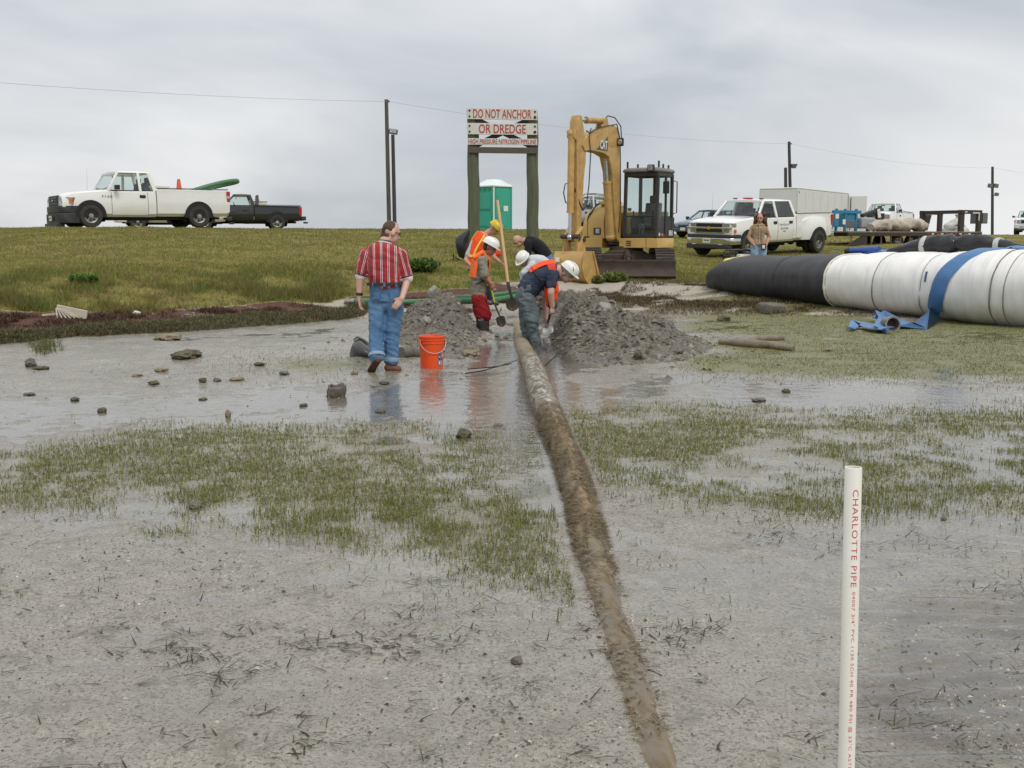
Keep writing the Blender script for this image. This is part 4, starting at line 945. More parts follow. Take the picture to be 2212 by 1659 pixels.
ub(MB().tube([(0.36, -0.92, 1.38), (0.37, -0.88, 1.50), (0.31, -0.74, 1.72), (0.20, -0.62, 1.86)], 0.018, 8), 'grab_rail', CABD, EX, 40)
ub(MB().tube([(0.39, -0.90, 0.98), (0.39, -0.90, 1.35), (0.34, -0.89, 1.55), (0.22, -0.88, 1.70), (0.0, -0.87, 1.77)], 0.005, 5), 'hood_seam', CABD, EX, 0)
ub(MB().tube([(0.08, -0.38, 1.68), (0.08, -0.38, 2.38), (0.08, -0.46, 2.38)], 0.02, 8).box((0.08, -0.40, 2.18), (0.03, 0.2, 0.03)), 'mirror_stalk', YELW, EX, 30)
ub(MB().loft([[(x * 1.0, y, z) for x, y in arc((-0.25, 0.0), 0.93, 110, 250, 14)] + [(-0.5, -0.85, z), (-0.5, 0.85, z)] for z in (0.96, 1.62)]), 'counterweight', YEL, EX, 30, 0.03)
# cab
u0, u1, r0, r1, z0, z1 = -0.52, 0.40, 0.10, 1.03, 0.97, 2.52
cb = MB()
def post(a, b, w, d): cb.beam(a, b, w, d, (1, 0, 0))
for u, r_ in ((u1 - 0.03, r0 + 0.035), (u1 - 0.03, r1 - 0.035), (u0 + 0.04, r0 + 0.035), (u0 + 0.04, r1 - 0.035)):
    post((u, r_, z0), (u - (0.05 if u > 0 else 0), r_, z1), 0.075, 0.075)
post((-0.12, r1 - 0.03, z0), (-0.12, r1 - 0.03, z1), 0.05, 0.06)
for z in (z0 + 0.04, z1 - 0.03):
    h = 0.10
    cb.box(((u0 + u1) / 2, r0 + 0.035, z), (u1 - u0 - 0.05, 0.06, h)).box(((u0 + u1) / 2, r1 - 0.035, z), (u1 - u0 - 0.05, 0.06, h)).box((u1 - 0.045, (r0 + r1) / 2, z), (0.06, r1 - r0 - 0.05, h)).box((u0 + 0.04, (r0 + r1) / 2, z), (0.06, r1 - r0 - 0.05, h))
cb.box((u1 - 0.05, (r0 + r1) / 2, 1.49), (0.04, r1 - r0 - 0.1, 0.035))
cb.box((u0 + 0.03, (r0 + r1) / 2, 1.25), (0.04, r1 - r0 - 0.05, 0.5)).box((u0 / 2 - 0.1, r1 - 0.03, 1.22), (0.5, 0.04, 0.5)).box((u0 + 0.25, r0 + 0.03, 1.25), (0.5, 0.04, 0.5))
cb.box((u0 + 0.04, r0 + 0.42, 1.9), (0.05, 0.07, 1.2))
ub(cb, 'cab_frame', CABD, EX, 0, 0.012)
rf_ = MB().loft([[(u, r_, z) for u, r_ in ((u1 + 0.02 - i, r0 - 0.02 + i), (u1 + 0.05 - i, (r0 + r1) / 2), (u1 + 0.02 - i, r1 + 0.02 - i), (u0 - 0.02 + i, r1 + 0.02 - i), (u0 - 0.02 + i, r0 - 0.02 + i))] for i, z in ((0.02, z1 + 0.02), (0.0, z1 + 0.05), (0.02, z1 + 0.10), (0.10, z1 + 0.135))])
ub(rf_, 'cab_roof', ROOFG, EX, 40, 0.012)
def gq(q, name, m=CGLASS):
    w = MB(); pane(w, q, 0.006); return ub(w, name, m, EX, 0)
e = 0.075
gq([(u1 - 0.03, r0 + e, 1.51), (u1 - 0.06, r0 + e, z1 - 0.09), (u1 - 0.06, r1 - e, z1 - 0.09), (u1 - 0.03, r1 - e, 1.51)], 'front_window')
gq([(u1 - 0.012, r0 + e, z0 + 0.10), (u1 - 0.03, r0 + e, 1.47), (u1 - 0.03, r1 - e, 1.47), (u1 - 0.012, r1 - e, z0 + 0.10)], 'front_window')
gq([(u1 - 0.09, r1 - 0.03, z0 + 0.1), (u1 - 0.12, r1 - 0.03, z1 - 0.1), (-0.10, r1 - 0.03, z1 - 0.1), (-0.10, r1 - 0.03, z0 + 0.1)], 'door_window')
gq([(-0.16, r1 - 0.03, 1.48), (-0.16, r1 - 0.03, z1 - 0.1), (u0 + 0.08, r1 - 0.03, z1 - 0.1), (u0 + 0.08, r1 - 0.03, 1.48)], 'side_window')
gq([(u0 + 0.03, r0 + e, 1.5), (u0 + 0.03, r0 + e, z1 - 0.1), (u0 + 0.03, r1 - e, z1 - 0.1), (u0 + 0.03, r1 - e, 1.5)], 'rear_window')
gq([(u1 - 0.1, r0 + 0.03, 1.02), (u1 - 0.1, r0 + 0.03, z1 - 0.1), (u0 + 0.1, r0 + 0.03, z1 - 0.1), (u0 + 0.1, r0 + 0.03, 1.5)], 'side_window')
st = MB().box((-0.15, 0.56, 1.25), (0.42, 0.44, 0.12)).box((-0.34, 0.56, 1.55), (0.12, 0.42, 0.56), (0, R(-10), 0)).box((-0.40, 0.56, 1.92), (0.08, 0.24, 0.18)).box((-0.15, 0.56, 1.08), (0.3, 0.34, 0.22))
ub(st, 'operator_seat', SEAT, EX, 0, 0.03)
lv = MB().box((0.05, 0.85, 1.32), (0.35, 0.12, 0.22)).box((0.05, 0.28, 1.32), (0.35, 0.12, 0.22)).tube([(0.2, 0.83, 1.42), (0.23, 0.83, 1.62)], 0.02, 8).tube([(0.2, 0.30, 1.42), (0.23, 0.30, 1.62)], 0.02, 8).tube([(0.30, 0.50, 1.0), (0.24, 0.50, 1.36)], 0.015, 6).tube([(0.30, 0.62, 1.0), (0.24, 0.62, 1.36)], 0.015, 6)
ub(lv, 'control_console', CABD, EX, 30)
ub(MB().box((u1 + 0.04, 0.86, z1 + 0.11), (0.10, 0.17, 0.17)), 'lamp_housing', CABD, EX, 0, 0.02)
ub(MB().box((u1 + 0.094, 0.86, z1 + 0.11), (0.02, 0.12, 0.12)), 'work_lamp', LAMP, EX, 0, 0.015)
for u, r_, h in ((0.30, 0.16, 0.16), (0.22, 0.40, 0.10), (0.30, 1.00, 0.16), (-0.05, 0.95, 0.10), (-0.35, 0.95, 0.09)):
    ub(MB().box((u, r_, z1 + 0.13 + h / 2), (0.05, 0.035, h)), 'roof_bracket', CABD, EX, 0, 0.006)
ub(MB().box((0.10, 1.11, 2.18), (0.03, 0.17, 0.30)), 'mirror', CABD, EX, 0, 0.03)
ub(MB().tube([(0.10, 1.05, 2.36), (0.10, 1.11, 2.36), (0.10, 1.11, 2.30)], 0.012, 6), 'mirror_arm', CABD, EX, 30)
ub(MB().tube([(-0.42, 1.04, 2.36), (-0.44, 1.15, 2.34), (-0.44, 1.15, 1.58), (-0.42, 1.04, 1.55)], 0.014, 8), 'grab_rail', CABD, EX, 40)
ub(MB().ell((0.14, 1.045, 1.03), (0.045, 0.02, 0.045), 14, 8), 'side_marker', AMBER, EX, 60)
ub(MB().box((0.30, 1.045, 1.05), (0.07, 0.012, 0.075)), 'sticker', PLATE, EX, 0)
stk = ub(MB().box((-0.35, 1.040, 1.085), (0.20, 0.008, 0.12)), 'sticker', PLATE, EX, 0)
me = text_mesh('CS', 0.13, 0.085); me.transform(UM @ Matrix.Translation((-0.35, 1.0465, 1.085)) @ Euler((R(90), 0, R(180))).to_matrix().to_4x4()); link('lettering', me, CABD, stk, 0)
# boom (side profile in u,z), stick, bucket
BR = -0.13
def plate(profile, w, name, m, parent=EX, bev=0.012, off=0.0):
    q = MB(); q.loft([[(u, BR + off - w / 2, z) for u, z in profile], [(u, BR + off + w / 2, z) for u, z in profile]]); return ub(q, name, m, parent, 25, bev)
boom = plate([(0.30, 0.94), (0.40, 0.86), (0.50, 0.94), (0.70, 1.9), (0.80, 2.55), (0.98, 2.90), (1.30, 2.97), (1.9, 2.99), (2.16, 2.96), (2.26, 3.08), (2.18, 3.24), (1.85, 3.40), (1.2, 3.56), (0.75, 3.66), (0.52, 3.60), (0.44, 3.35), (0.40, 2.6), (0.34, 1.7)], 0.27, 'boom', YELW)
MBt = MB().prism([(1.62, 3.03), (1.06, 3.03), (1.06, 3.36)], BR + 0.137, BR + 0.141, 'y')
ub(MBt, 'logo_panel', mat('logo_grey', (0.06, 0.08, 0.085), 0.5), boom, 0)
me = text_mesh('CAT', 0.36, 0.21, bold=0.035); me.transform(UM @ Matrix.Translation((1.27, BR + 0.145, 3.16)) @ Euler((R(90), 0, R(180))).to_matrix().to_4x4()); link('logo', me, PLATE, boom, 0)
ub(MB().box((0.86, BR + 0.137, 3.26), (0.26, 0.006, 0.22)), 'boom_patch', YELW, boom, 0)
ub(MB().box((0.56, BR + 0.22, 3.27), (0.08, 0.17, 0.20)), 'lamp_housing', CABD, boom, 0, 0.03)
ub(MB().ell((0.605, BR + 0.22, 3.27), (0.012, 0.06, 0.07), 14, 8), 'work_lamp', LAMP, boom, 60)
def ram(a, b, split, rb, rr, name, off=0.0, m=YELW):
    a, b = V((a[0], BR + off, a[1])), V((b[0], BR + off, b[1])); s_ = a.lerp(b, split)
    o = ub(MB().cyl(a, s_, rb, None, 18).cyl(s_, s_ + (b - a).normalized() * 0.05, rb * 1.12, None, 18).ell(a, rb * 1.15), name, m, EX, 40)
    ub(MB().cyl(s_, b, rr, None, 14).ell(b, rr * 1.7), 'piston_rod', ROD, o, 40)
    return o
ram((0.60, 0.98), (0.93, 3.0), 0.64, 0.10, 0.055, 'boom_cylinder')
ram((1.10, 3.74), (2.32, 3.66), 0.60, 0.075, 0.042, 'stick_cylinder')
for rr in (0.09, -0.09): ub(MB().prism([(0.95, 3.58), (1.25, 3.55), (1.12, 3.80), (1.02, 3.80)], BR + rr - 0.02, BR + rr + 0.02, 'y'), 'boom_lug', YELW, EX, 0)
plate([(2.26, 3.74), (2.38, 3.76), (2.46, 3.60), (2.47, 3.2), (2.46, 2.2), (2.44, 1.0), (2.36, 0.86), (2.28, 0.90), (2.22, 1.5), (2.14, 2.35), (2.06, 2.75), (2.05, 3.15), (2.14, 3.40)], 0.21, 'stick', YELW)
ram((2.56, 3.32), (2.60, 0.98), 0.74, 0.078, 0.042, 'bucket_cylinder')
for rr in (0.07, -0.07): ub(MB().prism([(2.42, 3.45), (2.62, 3.40), (2.61, 3.24), (2.42, 3.15)], BR + rr - 0.02, BR + rr + 0.02, 'y'), 'stick_lug', YELW, EX, 0)
for rr in (0.15, -0.15):
    ub(MB().beam((2.32, BR + rr, 1.22), (2.58, BR + rr, 1.00), 0.05, 0.09, (0, 1, 0)), 'bucket_link', YELW, EX, 0, 0.01)
    ub(MB().beam((2.58, BR + rr, 1.00), (2.50, BR + rr, 0.60), 0.05, 0.09, (0, 1, 0)), 'bucket_link', YELW, EX, 0, 0.01)
ub(MB().cyl((2.58, BR - 0.24, 1.0), (2.58, BR + 0.24, 1.0), 0.055, None, 14).cyl((2.31, BR - 0.24, 0.93), (2.31, BR + 0.24, 0.93), 0.055, None, 14), 'linkage_pin', RUST, EX, 40)
bp = [(2.18, 0.66), (2.60, 0.66), (2.70, 0.50), (2.72, 0.28), (2.62, 0.06), (2.42, -0.08), (2.18, -0.10), (1.86, 0.0)]
bi = [(2.20, 0.63), (2.58, 0.63), (2.67, 0.49), (2.69, 0.28), (2.60, 0.08), (2.41, -0.05), (2.18, -0.07), (1.87, 0.03)]
BW = 0.80
bk = MB(); bk.loft([[(u, BR - BW / 2, z) for u, z in bp + bi[::-1]], [(u, BR + BW / 2, z) for u, z in bp + bi[::-1]]]); bucket = ub(bk, 'bucket', YELW, EX, 40)
for sy in (1, -1):
    ub(MB().loft([[(u, BR + sy * (BW / 2 - 0.002 - t), z) for u, z in bp] for t in (0.0, 0.03)]), 'bucket_side', YELW, bucket, 0, 0.006)
    ub(MB().prism([(2.20, 0.66), (2.26, 0.66), (1.98, 0.06), (1.86, 0.02)], BR + sy * (BW / 2) - 0.025, BR + sy * (BW / 2) + 0.025, 'y'), 'bucket_edge', YELW, bucket, 0, 0.006)
for k in range(5):
    r_ = BR + (k - 2) * 0.18
    ub(MB().loft([[(1.90, r_ - 0.045, -0.03), (1.90, r_ + 0.045, -0.03), (1.90, r_ + 0.045, 0.05), (1.90, r_ - 0.045, 0.05)], [(1.68, r_ - 0.03, 0.06), (1.68, r_ + 0.03, 0.06), (1.68, r_ + 0.03, 0.09), (1.68, r_ - 0.03, 0.09)]]), 'bucket_tooth', YELW, bucket, 0)
for rr in (0.10, -0.10): ub(MB().prism([(2.22, 0.62), (2.60, 0.62), (2.54, 0.80), (2.36, 0.98), (2.25, 0.98)], BR + rr * 1.9 - 0.02, BR + rr * 1.9 + 0.02, 'y'), 'bucket_ear', YELW, bucket, 0, 0.006)
ub(MB().box((2.735, BR - 0.25, 0.47), (0.012, 0.11, 0.11), (0, R(-8), 0)), 'sticker', PLATE, bucket, 0)
# hoses
def hz(pts, r=0.014): ub(MB().tube(pts, r, 6), 'hydraulic_hose', HOSE, EX, 60)
hz([(0.36, BR + 0.15, 3.3), (0.42, BR + 0.15, 3.66), (0.7, BR + 0.13, 3.84), (1.0, BR + 0.1, 3.86), (1.06, BR + 0.05, 3.78)])
hz([(0.45, BR + 0.145, 1.1), (0.37, BR + 0.145, 1.8), (0.40, BR + 0.145, 2.7), (0.44, BR + 0.145, 3.35), (0.62, BR + 0.145, 3.69), (1.2, BR + 0.145, 3.60), (1.75, BR + 0.145, 3.46), (1.95, BR + 0.14, 3.38), (2.1, BR + 0.13, 3.42)])
hz([(1.85, BR + 0.12, 3.5), (1.98, BR + 0.14, 3.3), (1.90, BR + 0.14, 2.9), (1.95, BR + 0.13, 2.2), (2.05, BR + 0.12, 1.7), (2.2, BR + 0.115, 1.6), (2.34, BR + 0.115, 1.75), (2.48, BR + 0.05, 2.1)])
hz([(2.56, BR - 0.05, 2.22), (2.62, BR - 0.12, 2.2), (2.66, BR - 0.14, 2.0), (2.60, BR - 0.12, 1.78), (2.52, BR - 0.06, 1.72)])
# ================================================================== warning sign
WOODP = mat('treated_post', (0.13, 0.15, 0.085), 0.8, 0, 0.25, 5, bump=0.5, bs=30, sx=(6, 6, 0.6), dirt=(0.055, 0.05, 0.04), dirt_amt=0.7, ds=2.5)
BOARD = mat('painted_board', (0.66, 0.65, 0.60), 0.55, 0, 0.05, 4, bump=0.1, bs=20, dirt=(0.42, 0.40, 0.34), dirt_amt=0.35, ds=4)
REDPAINT = mat('red_lettering', (0.40, 0.045, 0.04), 0.55, 0, 0.2, 12)
BRACE = mat('dark_brace', (0.035, 0.035, 0.045), 0.7); BEAM = mat('weathered_beam', (0.115, 0.095, 0.075), 0.85, 0, 0.3, 6, bump=0.4, bs=30, sx=(1, 6, 6), dirt=(0.05, 0.04, 0.035))
BOLT = mat('old_bolt', (0.05, 0.04, 0.035), 0.6, 0.5)
SY = 30.0
def sp(px, py, dy=0.0): p = Pd(px, py, SY + dy); return p
SX0 = sp(1085, 500).x
SG = thing('warning_sign', 'tall warning sign of white boards with red lettering on two green posts', 'sign', (SX0, SY, Gz(SX0, SY)))
o0 = V(SG.location)
for a, b in (((1021, 236), (1025, 545)), ((1150, 237), (1151, 548))):
    p0 = sp(*b) - o0; p1 = sp(*a) - o0; p0.z = min(p0.z, -0.2)
    n = 10; pts = [p0.lerp(p1, i / n) + V((0.012 * math.sin(i * 1.7), 0, 0)) for i in range(n + 1)]
    MB().tube(pts, [0.168 - 0.02 * i / n for i in range(n + 1)], 20).build('post', WOODP, SG, 60)
def sboard(x0, x1, y0l, y0r, y1l, y1r, text, tw, th):
    fr = -0.205
    q = [sp(x0, y1l, fr) - o0, sp(x1, y1r, fr) - o0, sp(x1, y0r, fr) - o0, sp(x0, y0l, fr) - o0]
    b = MB().loft([q, [p + V((0, 0.045, 0)) for p in q]]).build('board', BOARD, SG, 0, 0.006)
    w = (q[1] - q[0]).length; h = (q[3] - q[0]).length; c = sum(q, V()) / 4
    ang = math.atan2(q[1].z - q[0].z, q[1].x - q[0].x)
    me = text_mesh(text, w * tw, h * th, bold=0.012); me.transform(Matrix.Translation(c + V((0, -0.004, 0))) @ Matrix.Rotation(-ang, 4, 'Y') @ Matrix.Rotation(R(90), 4, 'X')); link('lettering', me, REDPAINT, b, 0)
    if th > 0.6 and h > 0.28:
        for p in ((0.035, 0.25), (0.035, 0.75), (0.965, 0.25), (0.965, 0.75)):
            pp = q[0].lerp(q[1], p[0]).lerp(q[3].lerp(q[2], p[0]), p[1])
            MB().cyl(pp + V((0, 0.01, 0)), pp + V((0, -0.018, 0)), 0.026 if p != (0.965, 0.25) else 0.038, None, 10).build('bolt', BOLT, b, 40)
sboard(1009, 1161, 232.5, 235.5, 257, 259.5, 'DO NOT ANCHOR', 0.83, 0.80)
sboard(1009, 1161, 265.5, 267, 290, 291.5, 'OR DREDGE', 0.67, 0.80)
sboard(1010, 1160.5, 298.5, 300, 312.5, 313.5, 'HIGH PRESSURE NITROGEN PIPELINE', 0.97, 0.72)
q = [sp(1010, 330, -0.2) - o0, sp(1161, 332, -0.2) - o0, sp(1161, 319, -0.2) - o0, sp(1010, 317, -0.2) - o0]
MB().loft([q, [p + V((0, 0.07, 0)) for p in q]]).build('crossbeam', BEAM, SG, 0, 0.008)
MB().beam(sp(1012, 250, -0.11) - o0, sp(1160, 322, -0.11) - o0, 0.14, 0.05, (0, 1, 0)).build('brace', BRACE, SG, 0)
MB().beam(sp(1160, 250, -0.05) - o0, sp(1012, 322, -0.05) - o0, 0.14, 0.05, (0, 1, 0)).build('brace', BRACE, SG, 0)
# ================================================================== portable toilet
TEAL = mat('teal_plastic', (0.035, 0.36, 0.25), 0.45, 0, 0.05, 3); TEALD = mat('teal_plastic_dark', (0.02, 0.20, 0.145), 0.5); RFW = mat('white_plastic_roof', (0.70, 0.76, 0.75), 0.4, 0, 0.04, 3)
TY = 50.0; tp = carloc(1067, TY)
TL = thing('portable_toilet', 'teal portable toilet with white roof standing between the sign posts', 'portable toilet', tp, R(46))
h = 0.56
MB().box((0, 0, 1.0), (2 * h, 2 * h, 1.96)).build('cabin', TEAL, TL, 0, 0.02)
MB().box((0, 0, 0.03), (2 * h + 0.06, 2 * h + 0.06, 0.1)).build('skid', TEALD, TL, 0, 0.01)
for sx in (1, -1):
    for sy in (1, -1): MB().box((sx * h, sy * h, 1.0), (0.055, 0.055, 1.97)).build('corner_post', RFW if (sx, sy) == (-1, -1) else TEAL, TL, 0, 0.01)
MB().loft([[(sx * a, sy * a, z) for sx, sy in ((-1, -1), (1, -1), (1, 1), (-1, 1))] for a, z in ((h + 0.05, 1.97), (h + 0.05, 2.03), (h - 0.02, 2.08), (h * 0.42, 2.30), (h * 0.36, 2.31))]).build('roof', RFW, TL, 0, 0.012)
for k in range(5): MB().beam((-h - 0.0 + 0.22 * k + 0.1, -h + 0.0, 2.085), (-h * 0.4 + 0.10 * k + 0.03, -h * 0.42, 2.30), 0.02, 0.03).build('roof_rib', RFW, TL, 0)
dr = MB().box((0, -h - 0.012, 1.0), (0.86, 0.025, 1.78)).build('door', TEAL, TL, 0, 0.008)
for z in (0.55, 1.32): MB().box((0, -h - 0.028, z), (0.66, 0.012, 0.62)).build('door_panel', TEAL, dr, 0, 0.01)
MB().box((0.0, -h - 0.036, 0.93), (0.62, 0.01, 0.015)).build('panel_groove', TEALD, dr, 0)
MB().box((0.16, -h - 0.042, 1.02), (0.28, 0.008, 0.24)).build('notice', PLATE, dr, 0)
for z in (0.55, 1.32): MB().box((-h - 0.012, 0, z), (0.02, 0.8, 0.66)).build('side_panel', TEAL, TL, 0, 0.01)
MB().box((-h - 0.024, 0.0, 0.93), (0.01, 0.7, 0.015)).build('panel_groove', TEALD, TL, 0)
for k in range(3): MB().box((-h - 0.006, -0.3 + 0.3 * k, 1.85), (0.02, 0.16, 0.10)).build('vent', TEALD, TL, 0)
# ================================================================== utility poles, lamps and the wire
POLE = mat('utility_pole', (0.12, 0.11, 0.085), 0.85, 0, 0.25, 5, bump=0.4, bs=20, sx=(5, 5, 0.5), dirt=(0.04, 0.036, 0.03), dirt_amt=0.7, ds=3)
POLED = mat('dark_pole', (0.05, 0.047, 0.045), 0.85, 0, 0.3, 6, sx=(5, 5, 0.5)); LBOX = mat('lamp_grey', (0.12, 0.125, 0.13), 0.5)
def pole(label, px0, py0, px1, Y, r, m, group=None):
    a, b = Pd(px0, py0, Y), Pd(px1, 505, Y); gzz = Gz(b.x, Y); d = (a - b).normalized(); base = b + d * ((gzz - 0.3 - b.z) / d.z)
    o = thing('utility_pole', label, 'pole', (base.x, Y, gzz), 0, group)
    l = V(o.location)
    MB().tube([base - l, (base + (a - base) * 0.5) - l, a - l], [r, r * 0.94, r * 0.86], 14).build('shaft', m, o, 60)
    return o, a - l, a
pa, ta, wa = pole('tallest brown utility pole with a floodlight above the striped shirt man', 834.5, 215, 841, 45.8, 0.088, POLE)
MB().beam(ta + V((0.05, -0.02, -1.30)), ta + V((0.16, -0.02, -1.28)), 0.04, 0.04).build('lamp_bracket', LBOX, pa, 0)
fl = MB().box(ta + V((0.27, -0.02, -1.28)), (0.34, 0.26, 0.20), (0, R(8), 0)).build('floodlight', LBOX, pa, 0, 0.02)
MB().box(ta + V((0.27, -0.155, -1.27)), (0.26, 0.02, 0.14), (0, R(8), 0)).build('lens', LAMP, fl, 0)
MB().ell(ta + V((0.09, 0, -0.07)), 0.05, 8, 6).build('insulator', LBOX, pa, 60)
pole('shorter dark utility pole close beside the tallest brown pole', 848.5, 291, 853, 45.6, 0.082, POLED)
pb, tb, wb_ = pole('thin dark utility pole with a lamp rising behind the white cargo trailer', 1704.5, 306, 1709, 67, 0.10, POLED)
MB().beam(tb + V((0.05, 0, -1.40)), tb + V((0.20, 0, -1.38)), 0.03, 0.03).build('lamp_bracket', LBOX, pb, 0)
MB().loft([[(x + tb.x + 0.33, y, z + tb.z - 1.42) for x, y in ((-w, -w), (w, -w), (w, w), (-w, w))] for w, z in ((0.10, -0.14), (0.19, 0.10))]).build('floodlight', LBOX, pb, 0)
MB().ell(tb + V((0.12, 0, -0.12)), 0.05, 8, 6).build('insulator', LBOX, pb, 60)
pole('short dark stub pole behind the white cargo trailer', 1697, 362, 1698, 66.5, 0.105, POLED)
pc, tcx, wc = pole('slate grey utility pole with two floodlights on the right skyline', 2144, 360, 2143.5, 92, 0.12, POLED)
for dx_, dz_, s_ in ((-0.12, -1.55, 1.0), (0.35, -1.55, 1.0), (0.45, -2.25, 0.8)):
    MB().box(tcx + V((dx_, -0.05, dz_)), (0.36 * s_, 0.25, 0.32 * s_), (0, R(10), 0)).build('floodlight', LBOX, pc, 0, 0.02)
    MB().beam(tcx + V((0, 0, dz_ - 0.1)), tcx + V((dx_, -0.05, dz_ - 0.1)), 0.05, 0.05).build('lamp_bracket', LBOX, pc, 0)
ends = [Pd(-1400, 40, 26), wa + V((0.1, 0, -0.08)), wb_ + V((0.12, 0, -0.12)), wc + V((0.1, 0, -0.1)), Pd(2560, 410, 120)]
wpts = []
for i in range(4):
    for k in range(16 if i < 3 else 17):
        t = k / 16; p = ends[i].lerp(ends[i + 1], t); p.z -= 4 * 0.38 * t * (1 - t); wpts.append(p)
tag(MB().tube(wpts, 0.0055, 5).build('power_line', mat('wire_grey', (0.32, 0.33, 0.35), 0.6), None, 60), 'single thin overhead wire strung from pole to pole', 'wire')
# ================================================================== geotextile tube across the flat
def tube_fabric(name, col, rough, seam_dark):
    m = bpy.data.materials.new(name); m.use_nodes = True; t = m.node_tree; b = t.nodes['Principled BSDF']
    tc = N(t, 'ShaderNodeTexCoord'); v = tc.outputs['Object']
    mp = N(t, 'ShaderNodeMapping'); L(t, v, mp.inputs[0]); mp.inputs['Rotation'].default_value = (0, 0, R(50.3)); 
    mp2 = N(t, 'ShaderNodeMapping'); L(t, mp.outputs[0], mp2.inputs[0]); mp2.inputs['Scale'].default_value = (5.0, 0.35, 0.35)
    n1 = noise_n(t, mp2.outputs[0], 2.2, 6, 0.6, 0.2); n2 = noise_n(t, v, 1.6, 5, 0.6); n3 = noise_n(t, v, 40, 3, 0.6)
    c = mixc(t, ramp(t, n1, [(0.48, 0.0), (0.68, 0.55)]), col, tuple(k * seam_dark for k in col))
    c = mixc(t, ramp(t, n2, [(0.5, 0.0), (0.75, 0.30)]), c, tuple(k * (seam_dark * 0.92) for k in col))
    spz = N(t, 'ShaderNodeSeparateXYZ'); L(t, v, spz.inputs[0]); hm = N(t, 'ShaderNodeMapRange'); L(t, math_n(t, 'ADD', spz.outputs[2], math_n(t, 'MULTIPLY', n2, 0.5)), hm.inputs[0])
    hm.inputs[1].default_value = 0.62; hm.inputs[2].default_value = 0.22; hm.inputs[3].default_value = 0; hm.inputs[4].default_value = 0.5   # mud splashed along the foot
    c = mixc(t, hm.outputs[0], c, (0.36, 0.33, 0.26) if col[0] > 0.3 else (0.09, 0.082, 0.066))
    L(t, c, b.inputs['Base Color']); b.inputs['Roughness'].default_value = rough; b.inputs['Specular IOR Level'].default_value = 0.35
    bp = N(t, 'ShaderNodeBump'); bp.inputs['Strength'].default_value = 0.35; bp.inputs['Distance'].default_value = 0.03
    L(t, math_n(t, 'ADD', n1, math_n(t, 'MULTIPLY', n3, 0.08)), bp.inputs['Height']); L(t, bp.outputs[0], b.inputs['Normal'])
    return m
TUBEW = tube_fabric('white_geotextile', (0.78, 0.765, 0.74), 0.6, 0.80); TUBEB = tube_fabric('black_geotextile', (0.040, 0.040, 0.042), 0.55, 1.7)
A0 = V((4.5, 24.5, 0)); AD = V((0.64, -0.77, 0)).normalized(); AN = V((-AD.y, AD.x, 0)); AN = AN if AN.y < 0 else -AN
SEAMS = [2.3, 3.5, 4.57, 5.52, 6.82, 7.05, 8.3, 9.6, 11.0, 12.4]
def tdim(s):
    k = math.sqrt(max(0.0, 1 - (1 - min(1, max(0.0, s) / 1.7)) ** 2.3))
    a, h = 0.98 * k + 0.04, float(np.interp(s, [0, 1.5, 3.5, 7, 16], [0.38, 0.44, 0.50, 0.645, 0.66])) * k + 0.04
    for q in SEAMS:
        dpt = 0.014 if q != 3.5 else 0.006
        w = 1 - dpt * math.exp(-((s - q) / 0.05) ** 2); a *= w; h *= w
    bul = 1 + 0.008 * math.sin(s * 3.1) + 0.006 * math.sin(s * 7.7 + 1)
    return a * bul, h * bul
def tgz(s): p = A0 + AD * s; q = min(max(s, 0), 9); return float(np.interp(s, [0, 1.5, 3.5, 7, 16], [0.22, 0.20, 0.15, -0.03, -0.05]))
_tg = {}
def tpt(s, phi, off=0.0):
    """point on the tube: phi 0 = side towards the flat, 90 = top"""
    k = round(s, 2)
    if k not in _tg: _tg[k] = tgz(s)
    a, h = tdim(s); g = _tg[k]; c, sn = math.cos(R(phi)), math.sin(R(phi))
    ex = 0.80
    y = (a + off) * math.copysign(abs(c) ** ex, c); z = (h + off) * math.copysign(abs(sn) ** ex, sn)
    tip = max(0.0, 1 - s / 1.7)
    wr = 0.010 * (float(fbm(np.array([s * 1.6]), np.array([phi / 40.0]), 3, 71)[0]) - 0.5) * 4 + 0.010 * (abs(float(fbm(np.array([s * 4.5 + phi * 0.01]), np.array([phi / 28.0]), 3, 73)[0]) - 0.5) * -5)
    return A0 + AD * s + AN * (y + wr * c) + V((0, 0, g + max(h, 0.1) + tip * 0.20 + z + wr * sn - 0.03))
TB = thing('geotextile_tube', 'huge filled black and white fabric tube lying on the flat right of the digger', 'geotextile tube', A0)
def tubepart(s0, s1, name, m, n=90):
    q = MB(); rings = []
    for i in range(n + 1):
        s = s0 + (s1 - s0) * i / n
        rings.append([tpt(s, 360 * k / 56) - A0 for k in range(56)])
    q.loft(rings); return q.build(name, m, TB, 50)
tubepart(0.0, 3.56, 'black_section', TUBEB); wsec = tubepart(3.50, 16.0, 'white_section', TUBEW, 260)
q = MB()
for k, (a, l) in enumerate(((0, 0.22), (40, 0.16), (100, 0.2), (170, 0.14), (230, 0.18), (300, 0.2))):
    d = -AD + AN * 0.5 * math.cos(R(a)) + V((0, 0, 0.6 * math.sin(R(a)) - 0.1)); b0 = tpt(0.02, 0) * 0.5 + tpt(0.02, 180) * 0.5 - A0
    q.tube([b0, b0 + d * l * 0.5, b0 + d * l + V((0, 0, -0.06))], [0.06, 0.075, 0.04], 8)
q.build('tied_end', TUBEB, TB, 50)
SEAMM = mat('seam_thread', (0.16, 0.16, 0.17), 0.7)
for s, w in ((4.57, 0.009), (5.52, 0.007), (6.82, 0.014), (7.05, 0.008), (8.3, 0.012), (2.3, 0.012)):
    MB().tube([tpt(s + 0.03 * math.sin(R(p) * 2), p, 0.003) - A0 for p in range(-60, 150, 6)], w, 5).build('seam', SEAMM if s > 3 else TUBEB, TB, 60)
